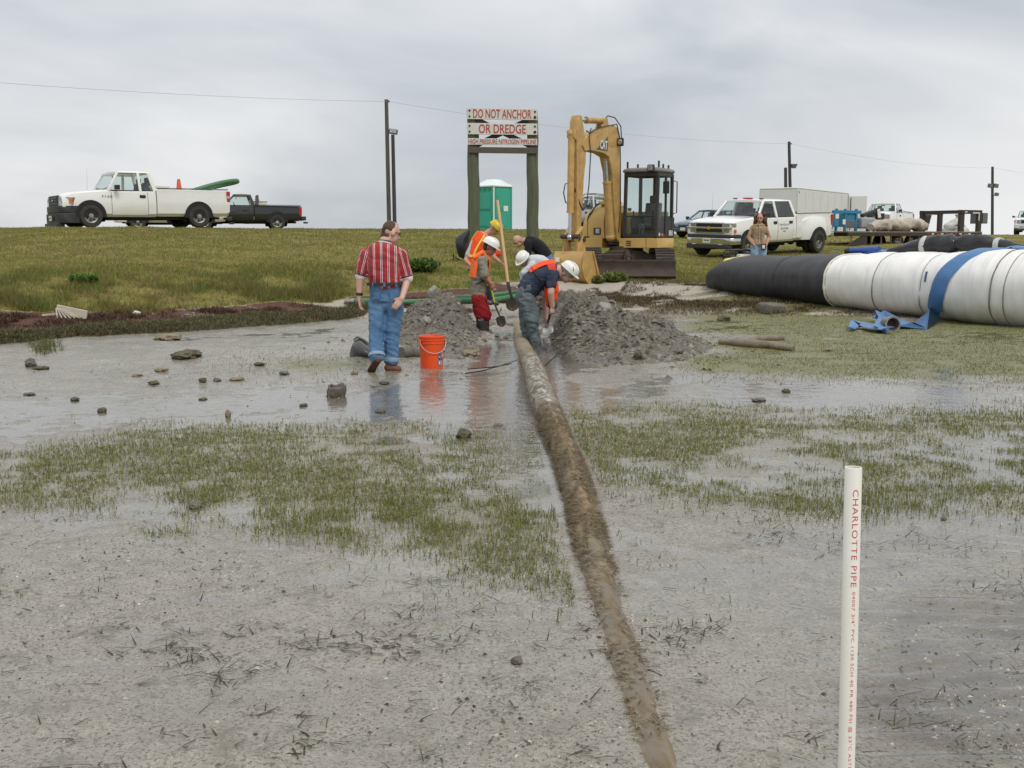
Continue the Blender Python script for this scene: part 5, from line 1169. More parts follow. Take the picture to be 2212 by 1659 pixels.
MB().tube([tpt(3.53, p, 0.006) - A0 for p in range(-60, 150, 6)], 0.02, 6).build('seam', mat('seam_pale', (0.62, 0.60, 0.48), 0.7), TB, 60)
MB().loft([[tpt(s, p, 0.006) - A0 for s in (5.60, 5.64 + 0.0)] for p in (6, 14, 22)], False, False).build('blue_mark', BADGE, TB, 0)
# blue lay-flat hose: over the tube, down to the flat, with its coupling
BHOSE = mat('blue_layflat', (0.05, 0.155, 0.34), 0.38, 0, 0.12, 5, bump=0.25, bs=9, dirt=(0.10, 0.20, 0.38), dirt_amt=0.4, ds=3)
def ribbon(mb, pts, ws, ups, th=0.018):
    n = len(pts); rings = []
    for i in range(n):
        t = (pts[min(i + 1, n - 1)] - pts[max(i - 1, 0)]).normalized(); sd = t.cross(ups[i]).normalized(); u = sd.cross(t).normalized(); w = ws[i] / 2
        rings.append([pts[i] + sd * w, pts[i] + sd * w * 0.7 + u * th, pts[i] - sd * w * 0.7 + u * th, pts[i] - sd * w])
    return mb.loft(rings)
HS = thing('layflat_hose', 'flat blue hose draped over the white tube with a metal coupling', 'hose', PG(1925, 716))
h0 = V(HS.location)
path = []; ups = []; ws = []
for px, py, dz, w in ((1898, 690, 0.10, 0.30), (1912, 684, 0.12, 0.34), (1935, 690, 0.09, 0.30), (1958, 697, 0.06, 0.30), (1985, 697, 0.05, 0.28)):
    p = PG(px, py + 14); path.append(p + V((0, 0, dz))); ups.append(V((0, -0.55, 0.84))); ws.append(w)
for k in range(24):
    f = k / 23; ph = -38 + 134 * f; s = 5.78 + 0.72 * f ** 1.4
    p = tpt(s, ph, 0.02); path.append(p); ups.append((p - (A0 + AD * s + V((0, 0, 0.6)))).normalized()); ws.append(0.28)
for k in range(5):
    s = 6.62 + 0.45 * k; p = tpt(s, 97 + 2 * k, 0.03); path.append(p); ups.append(V((0, -0.2, 1))); ws.append(0.24)
rb = ribbon(MB(), [p - h0 for p in path], ws, ups, 0.02).build('hose', BHOSE, HS, 50)
p1 = [(1838, 709, 0.05, 0.10), (1850, 700, 0.07, 0.24), (1872, 704, 0.08, 0.28), (1898, 711, 0.07, 0.26), (1918, 714, 0.09, 0.24)]
ribbon(MB(), [PG(a, b + 8) + V((0, 0, c)) - h0 for a, b, c, d in p1], [d for *_, d in p1], [V((0, -0.5, 0.87))] * 5, 0.02).build('folded_end', BHOSE, HS, 50)
p2 = [(1900, 682, 0.16, 0.20), (1912, 694, 0.12, 0.26), (1900, 707, 0.06, 0.24)]
ribbon(MB(), [PG(a, b + 14) + V((0, 0, c)) - h0 for a, b, c, d in p2], [d for *_, d in p2], [V((0.3, -0.5, 0.8))] * 3, 0.02).build('fold', BHOSE, HS, 50)
ALU = mat('dull_coupling', (0.30, 0.28, 0.23), 0.45, 0.6, 0.2, 10, dirt=(0.10, 0.08, 0.06))
cp = MB(); dirc = V((0.12, -1, 0.05)).normalized(); cM = dirc.to_track_quat('Z', 'Y').to_matrix().to_4x4(); cM.translation = V((0.02, 0.06, 0.11))
cp.lathe([(0.085, -0.22), (0.115, -0.16), (0.118, -0.02), (0.130, 0.0), (0.130, 0.06), (0.104, 0.06), (0.098, 0.0), (0.09, -0.12)], 26, cM); cp.build('coupling', ALU, HS, 35)
MB().lathe([(0.098, -0.05), (0.0005, -0.051)], 20, cM).build('bore', mat('bore_dark', (0.05, 0.03, 0.025), 0.7), HS, 0)
# black fabric rolls tied with pale bands behind the crown of the tube
FOIL = mat('black_sheeting', (0.016, 0.016, 0.018), 0.32, 0, 0.2, 5, bump=0.8, bs=10); BAND = mat('pale_band', (0.50, 0.50, 0.47), 0.5, 0, 0.1, 8)
def lumpy(name, pts, rs, m, parent=None, amp=0.25, n=18, seed=1, flat=1.0, freq=4.0, sub=5):
    P = []; Rr = []
    for i in range(len(pts) - 1):
        for k in range(sub):
            t = k / sub; P.append(V(pts[i]).lerp(V(pts[i + 1]), t)); Rr.append(rs[i] * (1 - t) + rs[i + 1] * t)
    P.append(V(pts[-1])); Rr.append(rs[-1])
    q = MB().tube(P, Rr, n, True, flat)
    co = np.array(q.v); cen = np.repeat(np.array([tuple(p) for p in P]), n, 0)
    d = fbm(co[:, 0] * freq + co[:, 2] * 3.1 + seed * 7, co[:, 1] * freq + co[:, 2] * freq, 4, seed) - 0.5
    d2 = np.abs(fbm(co[:, 0] * freq * 2.3 + co[:, 2] * 5.1, co[:, 1] * freq * 2.3 - co[:, 2] * freq * 2, 3, seed + 9) - 0.5)
    co = cen + (co - cen) * (1 + amp * 2 * d - amp * 1.2 * d2)[:, None]
    q.v = [tuple(p) for p in co]
    return q.build(name, m, parent, 60)
def roll(label, s0, s1, back, r0, r1, lift0, lift1, bands, hump=0.0, seed=1):
    a = tpt(s0, 90) - AN * back; b = tpt(s1, 90) - AN * back
    ln = [a.lerp(b, t) + V((0, 0, r0 * 0.4 + lift0 + (lift1 - lift0) * t + hump * math.sin(math.pi * t))) for t in (0, 0.15, 0.35, 0.55, 0.75, 0.9, 1)]
    T_ = thing('sheeting_roll', label, 'fabric roll', ln[0]); o_ = V(T_.location)
    rs = [r0 * 0.6, r0, r0 + (r1 - r0) * 0.4, r0 + (r1 - r0) * 0.7, r1, r1 * 0.9, r1 * 0.55]
    lumpy('sheeting', [p - o_ for p in ln], rs, FOIL, T_, 0.30, 18, seed)
    for t in bands:
        i = t * 6; k = int(i); p = ln[k].lerp(ln[min(k + 1, 6)], i - k) - o_; r = rs[k] * 1.05; d = (b - a).normalized() * 0.05
        lumpy('tie_band', [p - d, p, p + d], [r, r * 1.03, r], BAND, T_, 0.08, 18, seed)
    return T_
roll('long black sheeting roll with pale bands slanting up behind the white tube', 4.0, 5.45, 0.42, 0.10, 0.22, -0.02, 0.14, (0.1, 0.5), 0.02, 2)
roll('shorter black sheeting roll humped beside the long slanting roll', 5.40, 6.75, 0.40, 0.20, 0.12, 0.10, -0.12, (0.55,), 0.04, 5)
roll('crumpled black sheeting at the edge where the blue hose crosses the tube', 7.3, 8.9, 0.35, 0.10, 0.15, -0.06, 0.0, (0.7,), 0.02, 8)
a, b = tpt(3.15, 90) - AN * 0.45, tpt(3.78, 90) - AN * 0.45
hr = thing('hose_roll', 'bundled blue hose lying on the tube where black meets white', 'hose', a); oo = V(a)
lumpy('bundle', [a + V((0, 0, 0.05)) - oo, b + V((0, 0, 0.07)) - oo], [0.075, 0.085], mat('royal_blue_hose', (0.02, 0.075, 0.30), 0.4, 0, 0.15, 8), hr, 0.12, 14, 3)
lumpy('end_cap', [a + V((0, 0, 0.05)) - oo - AD * 0.12, a + V((0, 0, 0.05)) - oo + AD * 0.02], [0.07, 0.075], BPLA, hr, 0.12, 12, 4)
tail = [b + V((0, 0, 0.05)) - oo, b + AD * 0.3 + V((0, 0, 0.04)) - oo, b + AD * 0.75 + V((0, 0, 0.02)) - oo]
ribbon(MB(), tail, [0.16, 0.14, 0.10], [V((0, -0.5, 0.8))] * 3).build('loose_end', BHOSE, hr, 40)
# yellow board lying on the black end
kb = tpt(0.85, 92, 0.01)
KB = MB(); out = [(-0.34, -0.03), (-0.26, -0.10), (-0.05, -0.16), (0.22, -0.17), (0.30, -0.13), (0.31, 0.13), (0.22, 0.17), (-0.05, 0.15), (-0.26, 0.08)]
KB.loft([[(x * k, y * k, z) for x, y in out] for z, k in ((0.0, 0.96), (0.03, 1.0), (0.07, 0.98), (0.09, 0.9))])
tag(KB.build('float_board', mat('pale_yellow_foam', (0.80, 0.60, 0.16), 0.5, 0, 0.06, 6), None, 40, 0.01), 'yellow rounded board lying on the end of the black tube', 'board')
kbo = bpy.data.objects['float_board']; kbo.location = Pd(1596, 563, 23.6) + V((0, 0, -0.02)); kbo.rotation_euler = (R(6), R(-7), R(-6))
# engine pump in a tube frame behind the black end
gp = carloc(1597, 25.3); GP = thing('engine_pump', 'small engine pump in a black tube frame beside the woman', 'pump', gp, R(8))
fr = MB()
for yy in (-0.2, 0.2):
    fr.tube([(-0.34, yy, 0.0), (-0.34, yy, 0.62), (-0.30, yy, 0.68), (0.0, yy, 0.70), (0.30, yy, 0.66), (0.34, yy, 0.58), (0.34, yy, 0.0)], 0.018, 8).tube([(-0.34, yy, 0.10), (0.34, yy, 0.10)], 0.016, 6)
for xx in (-0.34, 0.34): fr.tube([(xx, -0.2, 0.1), (xx, 0.2, 0.1)], 0.016, 6).tube([(xx, -0.2, 0.56), (xx, 0.2, 0.56)], 0.016, 6)
fr.build('frame', HOSE, GP, 40)
MB().box((0.08, 0, 0.33), (0.34, 0.3, 0.28)).build('engine', DARK, GP, 0, 0.03); MB().box((0.06, -0.05, 0.53), (0.3, 0.26, 0.13)).build('fuel_tank', PLATE, GP, 0, 0.04)
MB().cyl((-0.20, -0.16, 0.32), (-0.20, 0.1, 0.32), 0.12, None, 18).build('pump_casing', mat('pump_red', (0.30, 0.02, 0.02), 0.4), GP, 40, 0.01)
MB().cyl((-0.22, -0.05, 0.42), (-0.22, -0.05, 0.58), 0.06, None, 14).build('air_cleaner', LBOX, GP, 40); MB().cyl((0.22, -0.12, 0.52), (0.32, -0.12, 0.52), 0.07, None, 14).build('muffler', LBOX, GP, 40)
# ================================================================== white cargo trailer
TRW = mat('trailer_white', (0.66, 0.67, 0.66), 0.38, 0, 0.03, 2, dirt=(0.45, 0.44, 0.40), dirt_amt=0.2, ds=1.2)
TRG = mat('trailer_trim', (0.45, 0.46, 0.46), 0.35, 0.4)
ang = math.atan2(0.835, 0.55); cxy = (14.42, 56.2); tz = Gz(*cxy) - 0.1
CT = thing('cargo_trailer', 'long white enclosed cargo trailer with its rear door open', 'trailer', (cxy[0], cxy[1], tz), ang)
TLn, TWd, TH0, TH1 = 8.6, 2.0, 0.45, 2.62
MB().box((TLn / 2, TWd / 2, (TH0 + TH1) / 2), (TLn, TWd, TH1 - TH0)).build('body', TRW, CT, 0, 0.05)
MB().box((TLn / 2, TWd / 2, TH1 + 0.03), (TLn + 0.03, TWd + 0.03, 0.09)).build('roof', TRW, CT, 0, 0.035)
MB().box((TLn / 2, TWd / 2, TH0 - 0.04), (TLn, TWd, 0.1)).build('chassis', DARK, CT, 0)
for k in range(1, 7): MB().box((TLn * k / 7, -0.002, (TH0 + TH1) / 2), (0.012, 0.008, TH1 - TH0 - 0.12)).build('panel_seam', TRG, CT, 0)
for x, y in ((0.02, 0.0), (TLn - 0.02, 0.0), (0.02, TWd)): MB().box((x, y, (TH0 + TH1) / 2), (0.07, 0.05, TH1 - TH0)).build('corner_trim', TRG if x > 1 else TRW, CT, 0, 0.01)
for z in (2.45, 1.35): MB().box((0.20, -0.01, z), (0.05, 0.03, 0.07)).build('marker_lamp', CABD, CT, 0)
for k in (0.44, 0.56):
    for y in (0.12, TWd - 0.12): wheel(CT, TLn * k, y, 0.36, 0.2, -1 if y < 1 else 1, 'steel')
MB().box((TLn * 0.5, -0.04, 0.76), (2.1, 0.1, 0.05)).build('mudguard', TRG, CT, 0, 0.02)
dd = V((0.55, -0.835, 0)); hp = V((TLn, 0, 0))
dM = Matrix.Translation((TLn + 0.02, -0.02, 0)) @ Matrix.Rotation(R(-70), 4, 'Z')
q = MB().box((0.50, 0, 1.5), (1.0, 0.05, 2.0), None, dM); q.build('open_door', TRW, CT, 0, 0.01)
MB().tube([dM @ V((0.12, -0.05, 0.6)), dM @ V((0.12, -0.05, 2.4))], 0.02, 8).build('door_bar', CABD, CT, 40)
MB().box((0.5, -0.04, 0.75), (0.1, 0.02, 0.12), None, dM).build('latch', CABD, CT, 0)
# ================================================================== flat deck trailer
DECKW = mat('deck_wood', (0.20, 0.165, 0.12), 0.85, 0, 0.3, 5, bump=0.3, bs=30, sx=(0.6, 6, 6)); FRAME = mat('trailer_frame', (0.028, 0.022, 0.02), 0.55, 0, 0.2, 6, dirt=(0.09, 0.05, 0.03), dirt_amt=0.35)
fx0, fy0 = 720 / FPX * 47.5, 47.5; fl = V((0.86, 0.51, 0)).normalized(); fz = 1.74
FT = thing('flatbed_trailer', 'low black flat deck trailer with a raised gooseneck frame at one end', 'trailer', (fx0, fy0, fz - 0.86), math.atan2(fl.y, fl.x))
FL, FWd, DZ = 8.9, 2.4, 0.86
for k in range(9): MB().box((FL / 2, FWd * (k + 0.5) / 9, DZ - 0.025), (FL, FWd / 9 - 0.012, 0.05)).build('plank', DECKW, FT, 0)
for y in (0.03, FWd - 0.03): MB().box((FL / 2, y, DZ - 0.13), (FL, 0.06, 0.16)).build('side_rail', FRAME, FT, 0, 0.008)
for k in range(12): MB().box((0.4 + k * 0.73, FWd / 2, DZ - 0.11), (0.06, FWd - 0.14, 0.1)).build('crossmember', FRAME, FT, 0)
for k in range(8): MB().box((0.25 + k * 0.62, 0.06, DZ - 0.40), (0.05, 0.05, 0.5)).build('stake', mat('stake_rust', (0.16, 0.10, 0.06), 0.8), FT, 0)
MB().box((2.6, 0.08, DZ - 0.70), (5.3, 0.08, 0.12)).build('lower_rail', FRAME, FT, 0, 0.01)
MB().prism([(-0.10, DZ - 0.62), (0.9, DZ - 0.22), (1.2, DZ - 0.22), (1.2, DZ - 0.82), (0.55, DZ - 0.86)], 0.02, 0.10, 'y').build('tail_ramp', FRAME, FT, 0, 0.01)
for k in range(5): MB().box((1.0 + k * 0.85, 0.03, DZ - 0.68), (0.42, 0.012, 0.06)).build('tail_reflector', REDL, FT, 0)
MB().box((6.6, 0.2, DZ - 0.36), (4.3, 0.12, 0.36)).build('main_beam', FRAME, FT, 0, 0.01)
for k in range(10): MB().box((5.1 + k * 0.32, -0.006, DZ - 0.11), (0.16, 0.01, 0.05)).build('reflective_tape', PLATE if k % 2 else REDL, FT, 0)
for k in (3.4, 4.35):
    for y in (0.3, FWd - 0.3): wheel(FT, k, y, 0.36, 0.22, -1 if y < 1 else 1, 'steel')
for y in (0.1, FWd - 0.1): MB().box((8.55, y, DZ - 0.55), (0.09, 0.09, 0.9)).build('landing_leg', FRAME, FT, 0)
for x in (7.5, 8.75):
    for y in (0.12, FWd - 0.12): MB().box((x, y, DZ + 0.48), (0.30 if x < 8 else 0.26, 0.14, 0.98)).build('gooseneck_post', FRAME, FT, 0, 0.01)
for y in (0.12, FWd - 0.12): MB().box((8.12, y, DZ + 0.90), (1.55, 0.16, 0.18)).build('gooseneck_beam', FRAME, FT, 0, 0.01)
MB().box((7.5, FWd / 2, DZ + 0.90), (0.2, FWd, 0.16)).build('gooseneck_beam', FRAME, FT, 0, 0.01)
MB().prism([(7.6, DZ + 0.05), (7.8, DZ + 0.05), (8.05, DZ + 0.80), (7.6, DZ + 0.80)], FWd - 0.2, FWd - 0.1, 'y').build('gusset', FRAME, FT, 0)
for x, z, w, h in ((7.6, DZ + 0.90, 0.4, 0.05), (8.45, DZ + 0.86, 0.5, 0.05), (8.66, DZ + 0.68, 0.05, 0.35)): MB().box((x, 0.035, z), (w, 0.012, h)).build('reflective_tape', PLATE, FT, 0)
MB().box((9.15, 0.4, DZ + 0.62), (0.36, 0.7, 0.5)).build('toolbox', LBOX, FT, 0, 0.02)
FM = Matrix.Translation(FT.location) @ Matrix.Rotation(FT.rotation_euler.z, 4, 'Z')
def ond(x, y, z=0.0): return FM @ V((x, y, DZ + z))
CANV = mat('pale_canvas', (0.46, 0.41, 0.34), 0.85, 0, 0.15, 4, bump=0.6, bs=9, dirt=(0.24, 0.19, 0.14), dirt_amt=0.4, ds=5)
cb_ = ond(2.9, 0.9); cbn = lumpy('canvas_bundle', [ond(2.3, 0.9, 0.20) - cb_, ond(2.9, 0.9, 0.27) - cb_, ond(4.0, 1.0, 0.28) - cb_, ond(5.2, 1.0, 0.31) - cb_, ond(6.0, 1.0, 0.26) - cb_], [0.22, 0.34, 0.33, 0.40, 0.28], CANV, None, 0.5, 26, 11, 0.78, 3.5, 8)
cbn.location = cb_; tag(cbn, 'long lumpy bundle of tan canvas on the flat deck trailer', 'canvas bundle')
sk_ = ond(8.15, 0.9); WSK = mat('white_sack_cloth', (0.62, 0.60, 0.55), 0.8, 0, 0.1, 5, bump=0.5, bs=8)
skn = thing('tied_sack', 'white cloth sack tied at the neck under the gooseneck frame', 'sack', sk_)
lumpy('sack', [V((0, 0, 0.02)), V((0, 0, 0.22)), V((0.05, 0, 0.45)), V((0.1, 0, 0.62)), V((0.08, 0, 0.72)), V((0.06, 0, 0.82))], [0.62, 0.52, 0.30, 0.12, 0.10, 0.14], WSK, skn, 0.25, 22, 21)
MB().cyl((-0.1, -0.50, 0.2), (-0.1, -0.40, 0.2), 0.13, None, 16).build('hose_end', CABD, skn, 40)
# blue engine unit on the deck
BLU = mat('machine_blue', (0.015, 0.20, 0.36), 0.45, 0, 0.1, 4, dirt=(0.05, 0.10, 0.13), dirt_amt=0.4)
bm0 = ond(1.0, 1.75); BMn = thing('pump_skid', 'blue framed machine standing on the flat deck trailer', 'machine', bm0, FT.rotation_euler.z)
for x in (0.0, 0.55, 1.25): MB().box((x, -0.1, 0.50), (0.10, 0.10, 1.0)).build('frame_post', BLU, BMn, 0, 0.01)
MB().box((0.65, -0.1, 0.86), (1.75, 0.12, 0.14)).build('frame_beam', BLU, BMn, 0, 0.01); MB().beam((-0.35, -0.1, 0.05), (0.0, -0.1, 0.78), 0.14, 0.08).build('frame_brace', BLU, BMn, 0, 0.01)
MB().box((0.9, 0.15, 0.50), (0.75, 0.5, 0.6)).build('control_box', BLU, BMn, 0, 0.02); MB().box((-0.12, -0.2, 0.5), (0.28, 0.1, 0.6)).build('side_panel', BLU, BMn, 0, 0.02)
MB().box((0.95, -0.12, 0.86), (0.35, 0.02, 0.10)).build('lamp_strip', PLATE, BMn, 0); MB().box((0.42, -0.17, 0.42), (0.17, 0.02, 0.22)).build('notice', PLATE, BMn, 0); MB().box((-0.12, -0.26, 0.66), (0.2, 0.02, 0.2)).build('notice', PLATE, BMn, 0)
MB().box((0.9, -0.12, 0.32), (0.62, 0.05, 0.34)).build('grey_panel', LBOX, BMn, 0, 0.02)
en = thing('engine_block', 'grey engine with tilted black and white panel beside the blue machine', 'machine', ond(2.7, 1.75), FT.rotation_euler.z)
MB().box((0.25, 0, 0.38), (0.9, 0.5, 0.5)).build('tank', mat('tank_grey', (0.34, 0.35, 0.36), 0.5, 0, 0.1, 5), en, 0, 0.08)
MB().beam((-0.1, -0.1, 0.70), (0.75, -0.1, 0.92), 0.2, 0.16).build('engine', CABD, en, 0, 0.03); MB().box((0.95, -0.1, 0.82), (0.26, 0.12, 0.50), (0, R(-14), 0)).build('panel_frame', CABD, en, 0, 0.01)
MB().box((0.95, -0.17, 0.82), (0.18, 0.03, 0.40), (0, R(-14), 0)).build('panel_face', PLATE, en, 0); MB().cyl((0.55, -0.34, 0.32), (0.55, -0.26, 0.32), 0.16, None, 16).build('drum', CABD, en, 40); MB().box((1.15, 0.1, 0.45), (0.3, 0.3, 0.5)).build('box', LBOX, en, 0, 0.03)
# ================================================================== loads in the pickups
def inT(T, x, y, z): return (T.matrix_basis if False else Matrix.LocRotScale(T.location, T.rotation_euler, None)) @ V((x, y, z))
CONE = mat('cone_orange', (0.62, 0.07, 0.025), 0.5, 0, 0.08, 6)
p = inT(T1, -1.25, 0.72, 0.78); c_ = thing('traffic_cone', 'orange traffic cone standing in the bed of the white pickup', 'traffic cone', p)
MB().lathe([(0.17, 0.03), (0.15, 0.06), (0.052, 0.86), (0.04, 0.88), (0.001, 0.88)], 20).build('cone', CONE, c_, 50); MB().box((0, 0, 0.02), (0.38, 0.38, 0.04)).build('base', BPLA, c_, 0, 0.01)
p = inT(T1, -0.28, 0.55, 0.80); b_ = thing('cooler', 'white lidded box at the front of the white pickup bed', 'cooler', p, T1.rotation_euler.z)
MB().box((-0.28, 0, 0.28), (0.62, 0.42, 0.52)).build('box', mat('cooler_body', (0.50, 0.50, 0.48), 0.5), b_, 0, 0.02); MB().box((-0.28, 0, 0.58), (0.68, 0.48, 0.09)).build('lid', PLATE, b_, 0, 0.02)
GRH = mat('green_suction_hose', (0.045, 0.16, 0.065), 0.45, 0, 0.12, 6, dirt=(0.09, 0.20, 0.11), dirt_amt=0.3)
p = inT(T1, -2.35, 0.1, 0.75); hpts = []
for k in range(31):
    a = math.pi * (-0.30 + 1.62 * k / 30); hpts.append(V((-0.15 - 0.95 * math.cos(a) * 1.0, 0.62 * math.sin(a), 0.45 + 0.36 * -(-math.cos(a)) * 1 + 0.1)))
hh = thing('suction_hose', 'coiled green hose loop sticking out of the white pickup bed', 'hose', p, T1.rotation_euler.z)
MB().tube([V((0.85, 0.45, 0.42)), V((0.3, 0.55, 0.62)), V((-0.4, 0.58, 0.82)), V((-1.0, 0.45, 0.93)), V((-1.32, 0.15, 0.93)), V((-1.25, -0.2, 0.88)), V((-0.8, -0.4, 0.78)), V((-0.2, -0.45, 0.62)), V((0.4, -0.35, 0.40))], 0.085, 14).build('hose', GRH, hh, 60)
bpy.data.objects['hose.001'].modifiers.new('sub', 'SUBSURF').render_levels = 2
p = inT(T2, -0.72, 0.2, 0.95); b_ = thing('cooler', 'white toolbox in the bed of the small black pickup', 'toolbox', p, T2.rotation_euler.z)
MB().box((0, 0, 0.12), (0.75, 0.45, 0.32)).build('box', PLATE, b_, 0, 0.02); MB().box((0, 0, 0.31), (0.80, 0.50, 0.06)).build('lid', PLATE, b_, 0, 0.015)
# ================================================================== old pipe, spoil heaps, wrack, stones
def pipe_path(n):
    t = np.linspace(PY[0], PY[-1], n); return np.stack([np.interp(t, PY, PX), t, np.interp(t, PY, [p[2] for p in PIPE])], 1)
def old_pipe():
    n, k = 620, 36; c = pipe_path(n); c[:, 0] += 0.012 * np.sin(c[:, 1] * 1.1)
    a = np.linspace(0, 2 * np.pi, k, endpoint=False); yy = np.repeat(c[:, 1:2], k, 1); aa = np.repeat(a[None], n, 0)
    crust = 0.60 + 0.40 * sst(5.2, 6.5, yy) * (1 - 0.45 * sst(9.3, 10.5, yy))
    rb_ = 0.088 + 0.026 * sst(7.5, 10.5, yy); r = rb_ + crust * (0.022 * (fbm(yy * 7, aa * 3 + 4, 4, 201) - 0.45) + 0.020 * (fbm(yy * 26, aa * 7, 3, 203) - 0.5)) + 0.012 * (fbm(yy * 1.6, aa, 2, 207) - 0.5)
    x = c[:, 0:1] + r * np.cos(aa); z = c[:, 2:3] + r * np.sin(aa); P = np.stack([x, yy, z], -1).reshape(-1, 3)
    n1 = fbm(yy * 5, aa * 2.2, 4, 211); n2 = fbm(yy * 22, aa * 6, 3, 213); n3 = fbm(yy * 2.0, aa * 1.2, 3, 215)
    mudc = np.array([0.17, 0.15, 0.12]); tan = np.array([0.34, 0.29, 0.20]); weed = np.array([0.17, 0.115, 0.062]); weed2 = np.array([0.29, 0.215, 0.125]); barn = np.array([0.50, 0.48, 0.42]); ol = np.array([0.15, 0.125, 0.055])
    def mixn(A, B, f): return A * (1 - f[..., None]) + B * f[..., None]
    col = np.broadcast_to(mudc, P.shape).reshape(n, k, 3)
    col = mixn(col, tan, sst(0.45, 0.65, n1) * 0.8)
    wz = sst(4.6, 6.0, yy) * (1 - sst(8.9, 9.6, yy)); col = mixn(col, weed, wz * sst(0.30, 0.5, n1)); col = mixn(col, weed2, wz * sst(0.50, 0.62, n2) * 0.9); col = mixn(col, ol, wz * sst(0.55, 0.7, n3) * 0.7)
    bz = sst(8.6, 9.4, yy) * (1 - sst(12.4, 14, yy)); col = mixn(col, barn, bz * sst(0.42, 0.56, n2 * 0.6 + n1 * 0.4) * 0.95); col = mixn(col, weed, bz * sst(0.55, 0.68, n1) * 0.7)
    fz = sst(13, 15, yy); col = mixn(col, tan * 0.9, fz * 0.6); col = mixn(col, weed, fz * sst(0.52, 0.66, n1) * 0.6)
    nz = 1 - sst(4.6, 5.8, yy); col = mixn(col, np.array([0.215, 0.185, 0.14]), nz * 0.85); col = mixn(col, np.array([0.40, 0.33, 0.20]), nz * sst(0.56, 0.66, n3) * sst(0.40, 0.55, n2) * 0.8); col = mixn(col, weed, nz * sst(0.50, 0.60, n2 * 0.6 + 0.4 * n1) * 0.8)
    i = np.arange(n * k).reshape(n, k); j = np.roll(i, -1, 1); f = np.stack([i[:-1], j[:-1], j[1:], i[1:]], -1).reshape(-1, 4)
    m = attr_mat('pipe_crust', 0.75, 0.2); t = m.node_tree; b = t.nodes['Principled BSDF']; tc = N(t, 'ShaderNodeTexCoord')
    bp = N(t, 'ShaderNodeBump'); bp.inputs['Strength'].default_value = 0.7; bp.inputs['Distance'].default_value = 0.015; L(t, noise_n(t, tc.outputs['Object'], 55, 5, 0.7), bp.inputs['Height']); L(t, bp.outputs[0], b.inputs['Normal'])
    root = thing('encrusted_pipe', 'old buried pipe crusted with weed and barnacles running from the foreground to the diggers', 'pipe', (0, 0, 0))
    o = raw_mesh('pipe', P, f, m, {'col': col.reshape(-1, 3)}, True, root)
    # shaggy weed hanging on the crust
    q = 30000; ty = 3.2 + 11.0 * rng.uniform(0, 1, q) ** 1.0; ta = rng.uniform(-0.1, np.pi + 0.1, q)
    w = np.where(ty < 5, 0.35, np.where(ty < 9.3, 1.0, 0.28)) * sst(0.3, 0.55, fbm(ty * 4, ta * 2, 3, 221)); kk = rng.uniform(0, 1, q) < w
    ty, ta = ty[kk], ta[kk]; cx = np.interp(ty, PY, PX) + 0.012 * np.sin(ty * 1.1); cz = np.interp(ty, PY, [p[2] for p in PIPE]); rr = 0.090 + 0.026 * sst(7.5, 10.5, ty) + 0.006
    Pp = np.stack([cx + rr * np.cos(ta), ty, cz + rr * np.sin(ta)], 1); nb = len(ty)
    col = pal(nb, [(0.16, 0.105, 0.055), (0.25, 0.185, 0.10), (0.21, 0.18, 0.09), (0.36, 0.29, 0.18), (0.10, 0.065, 0.04)], 0.25)
    g = blades('clinging_weed', Pp, rng.uniform(0.015, 0.045, nb), rng.uniform(0.003, 0.008, nb), rng.uniform(1.25, 1.55, nb), col, BM, root=1.0, curl=0.25, az=np.where(np.cos(ta) > 0, rng.normal(0, 0.9, nb), rng.normal(np.pi, 0.9, nb)))
    g.parent = root; g['kind'] = 'stuff'
old_pipe()
# ------------------------------------------------------------------ spoil heaps
def spoil_mat():
    m = bpy.data.materials.new('dug_spoil'); m.use_nodes = True; t = m.node_tree; b = t.nodes['Principled BSDF']
    v = N(t, 'ShaderNodeTexCoord').outputs['Object']
    nA = noise_n(t, v, 3, 5, 0.6); nB = noise_n(t, v, 22, 6, 0.7); nC = noise_n(t, v, 80, 4, 0.7)
    c = mixc(t, ramp(t, nA, [(0.35, 0.0), (0.65, 1.0)]), (0.16, 0.144, 0.118), (0.235, 0.213, 0.178))
    c = mixc(t, ramp(t, nB, [(0.45, 0.0), (0.62, 0.8)]), c, (0.075, 0.064, 0.05)); c = mixc(t, ramp(t, nC, [(0.58, 0.0), (0.68, 0.6)]), c, (0.29, 0.26, 0.21)); c = mixc(t, ramp(t, nC, [(0.33, 0.6), (0.43, 0.0)]), c, (0.07, 0.06, 0.045))
    L(t, c, b.inputs['Base Color']); L(t, ramp(t, nB, [(0.3, 0.45), (0.7, 0.8)]), b.inputs['Roughness']); b.inputs['Specular IOR Level'].default_value = 0.4
    bp = N(t, 'ShaderNodeBump'); bp.inputs['Strength'].default_value = 0.8; bp.inputs['Distance'].default_value = 0.04; L(t, math_n(t, 'ADD', nB, math_n(t, 'MULTIPLY', nC, 0.4)), bp.inputs['Height']); L(t, bp.outputs[0], b.inputs['Normal'])
    return m
SPM = spoil_mat()
def heap_h(gs, x, y):
    h = 0 * x
    for cx, cy, rx, ry, hh in gs: h = h + hh * np.exp(-((x - cx) / rx) ** 2 - ((y - cy) / ry) ** 2)
    dl = np.interp(y, PY, PX) - x; h = h * np.where(dl > 0, sst(0.50, 1.05, dl + 0.6 * (y > 20.6)), sst(0.34, 0.68, -dl + 0.5 * (y > 20.6)))
    lump = (fbm(x * 2.4, y * 2.4, 3, 301) - 0.5) * 0.75 + (fbm(x * 8, y * 8, 4, 303) - 0.5) * 0.42 + (0.25 - np.abs(fbm(x * 17, y * 17, 3, 305) - 0.5)) * 0.20
    return h + lump * sst(0.02, 0.22, h) * (0.35 + 0.75 * np.minimum(h, 0.6)) 
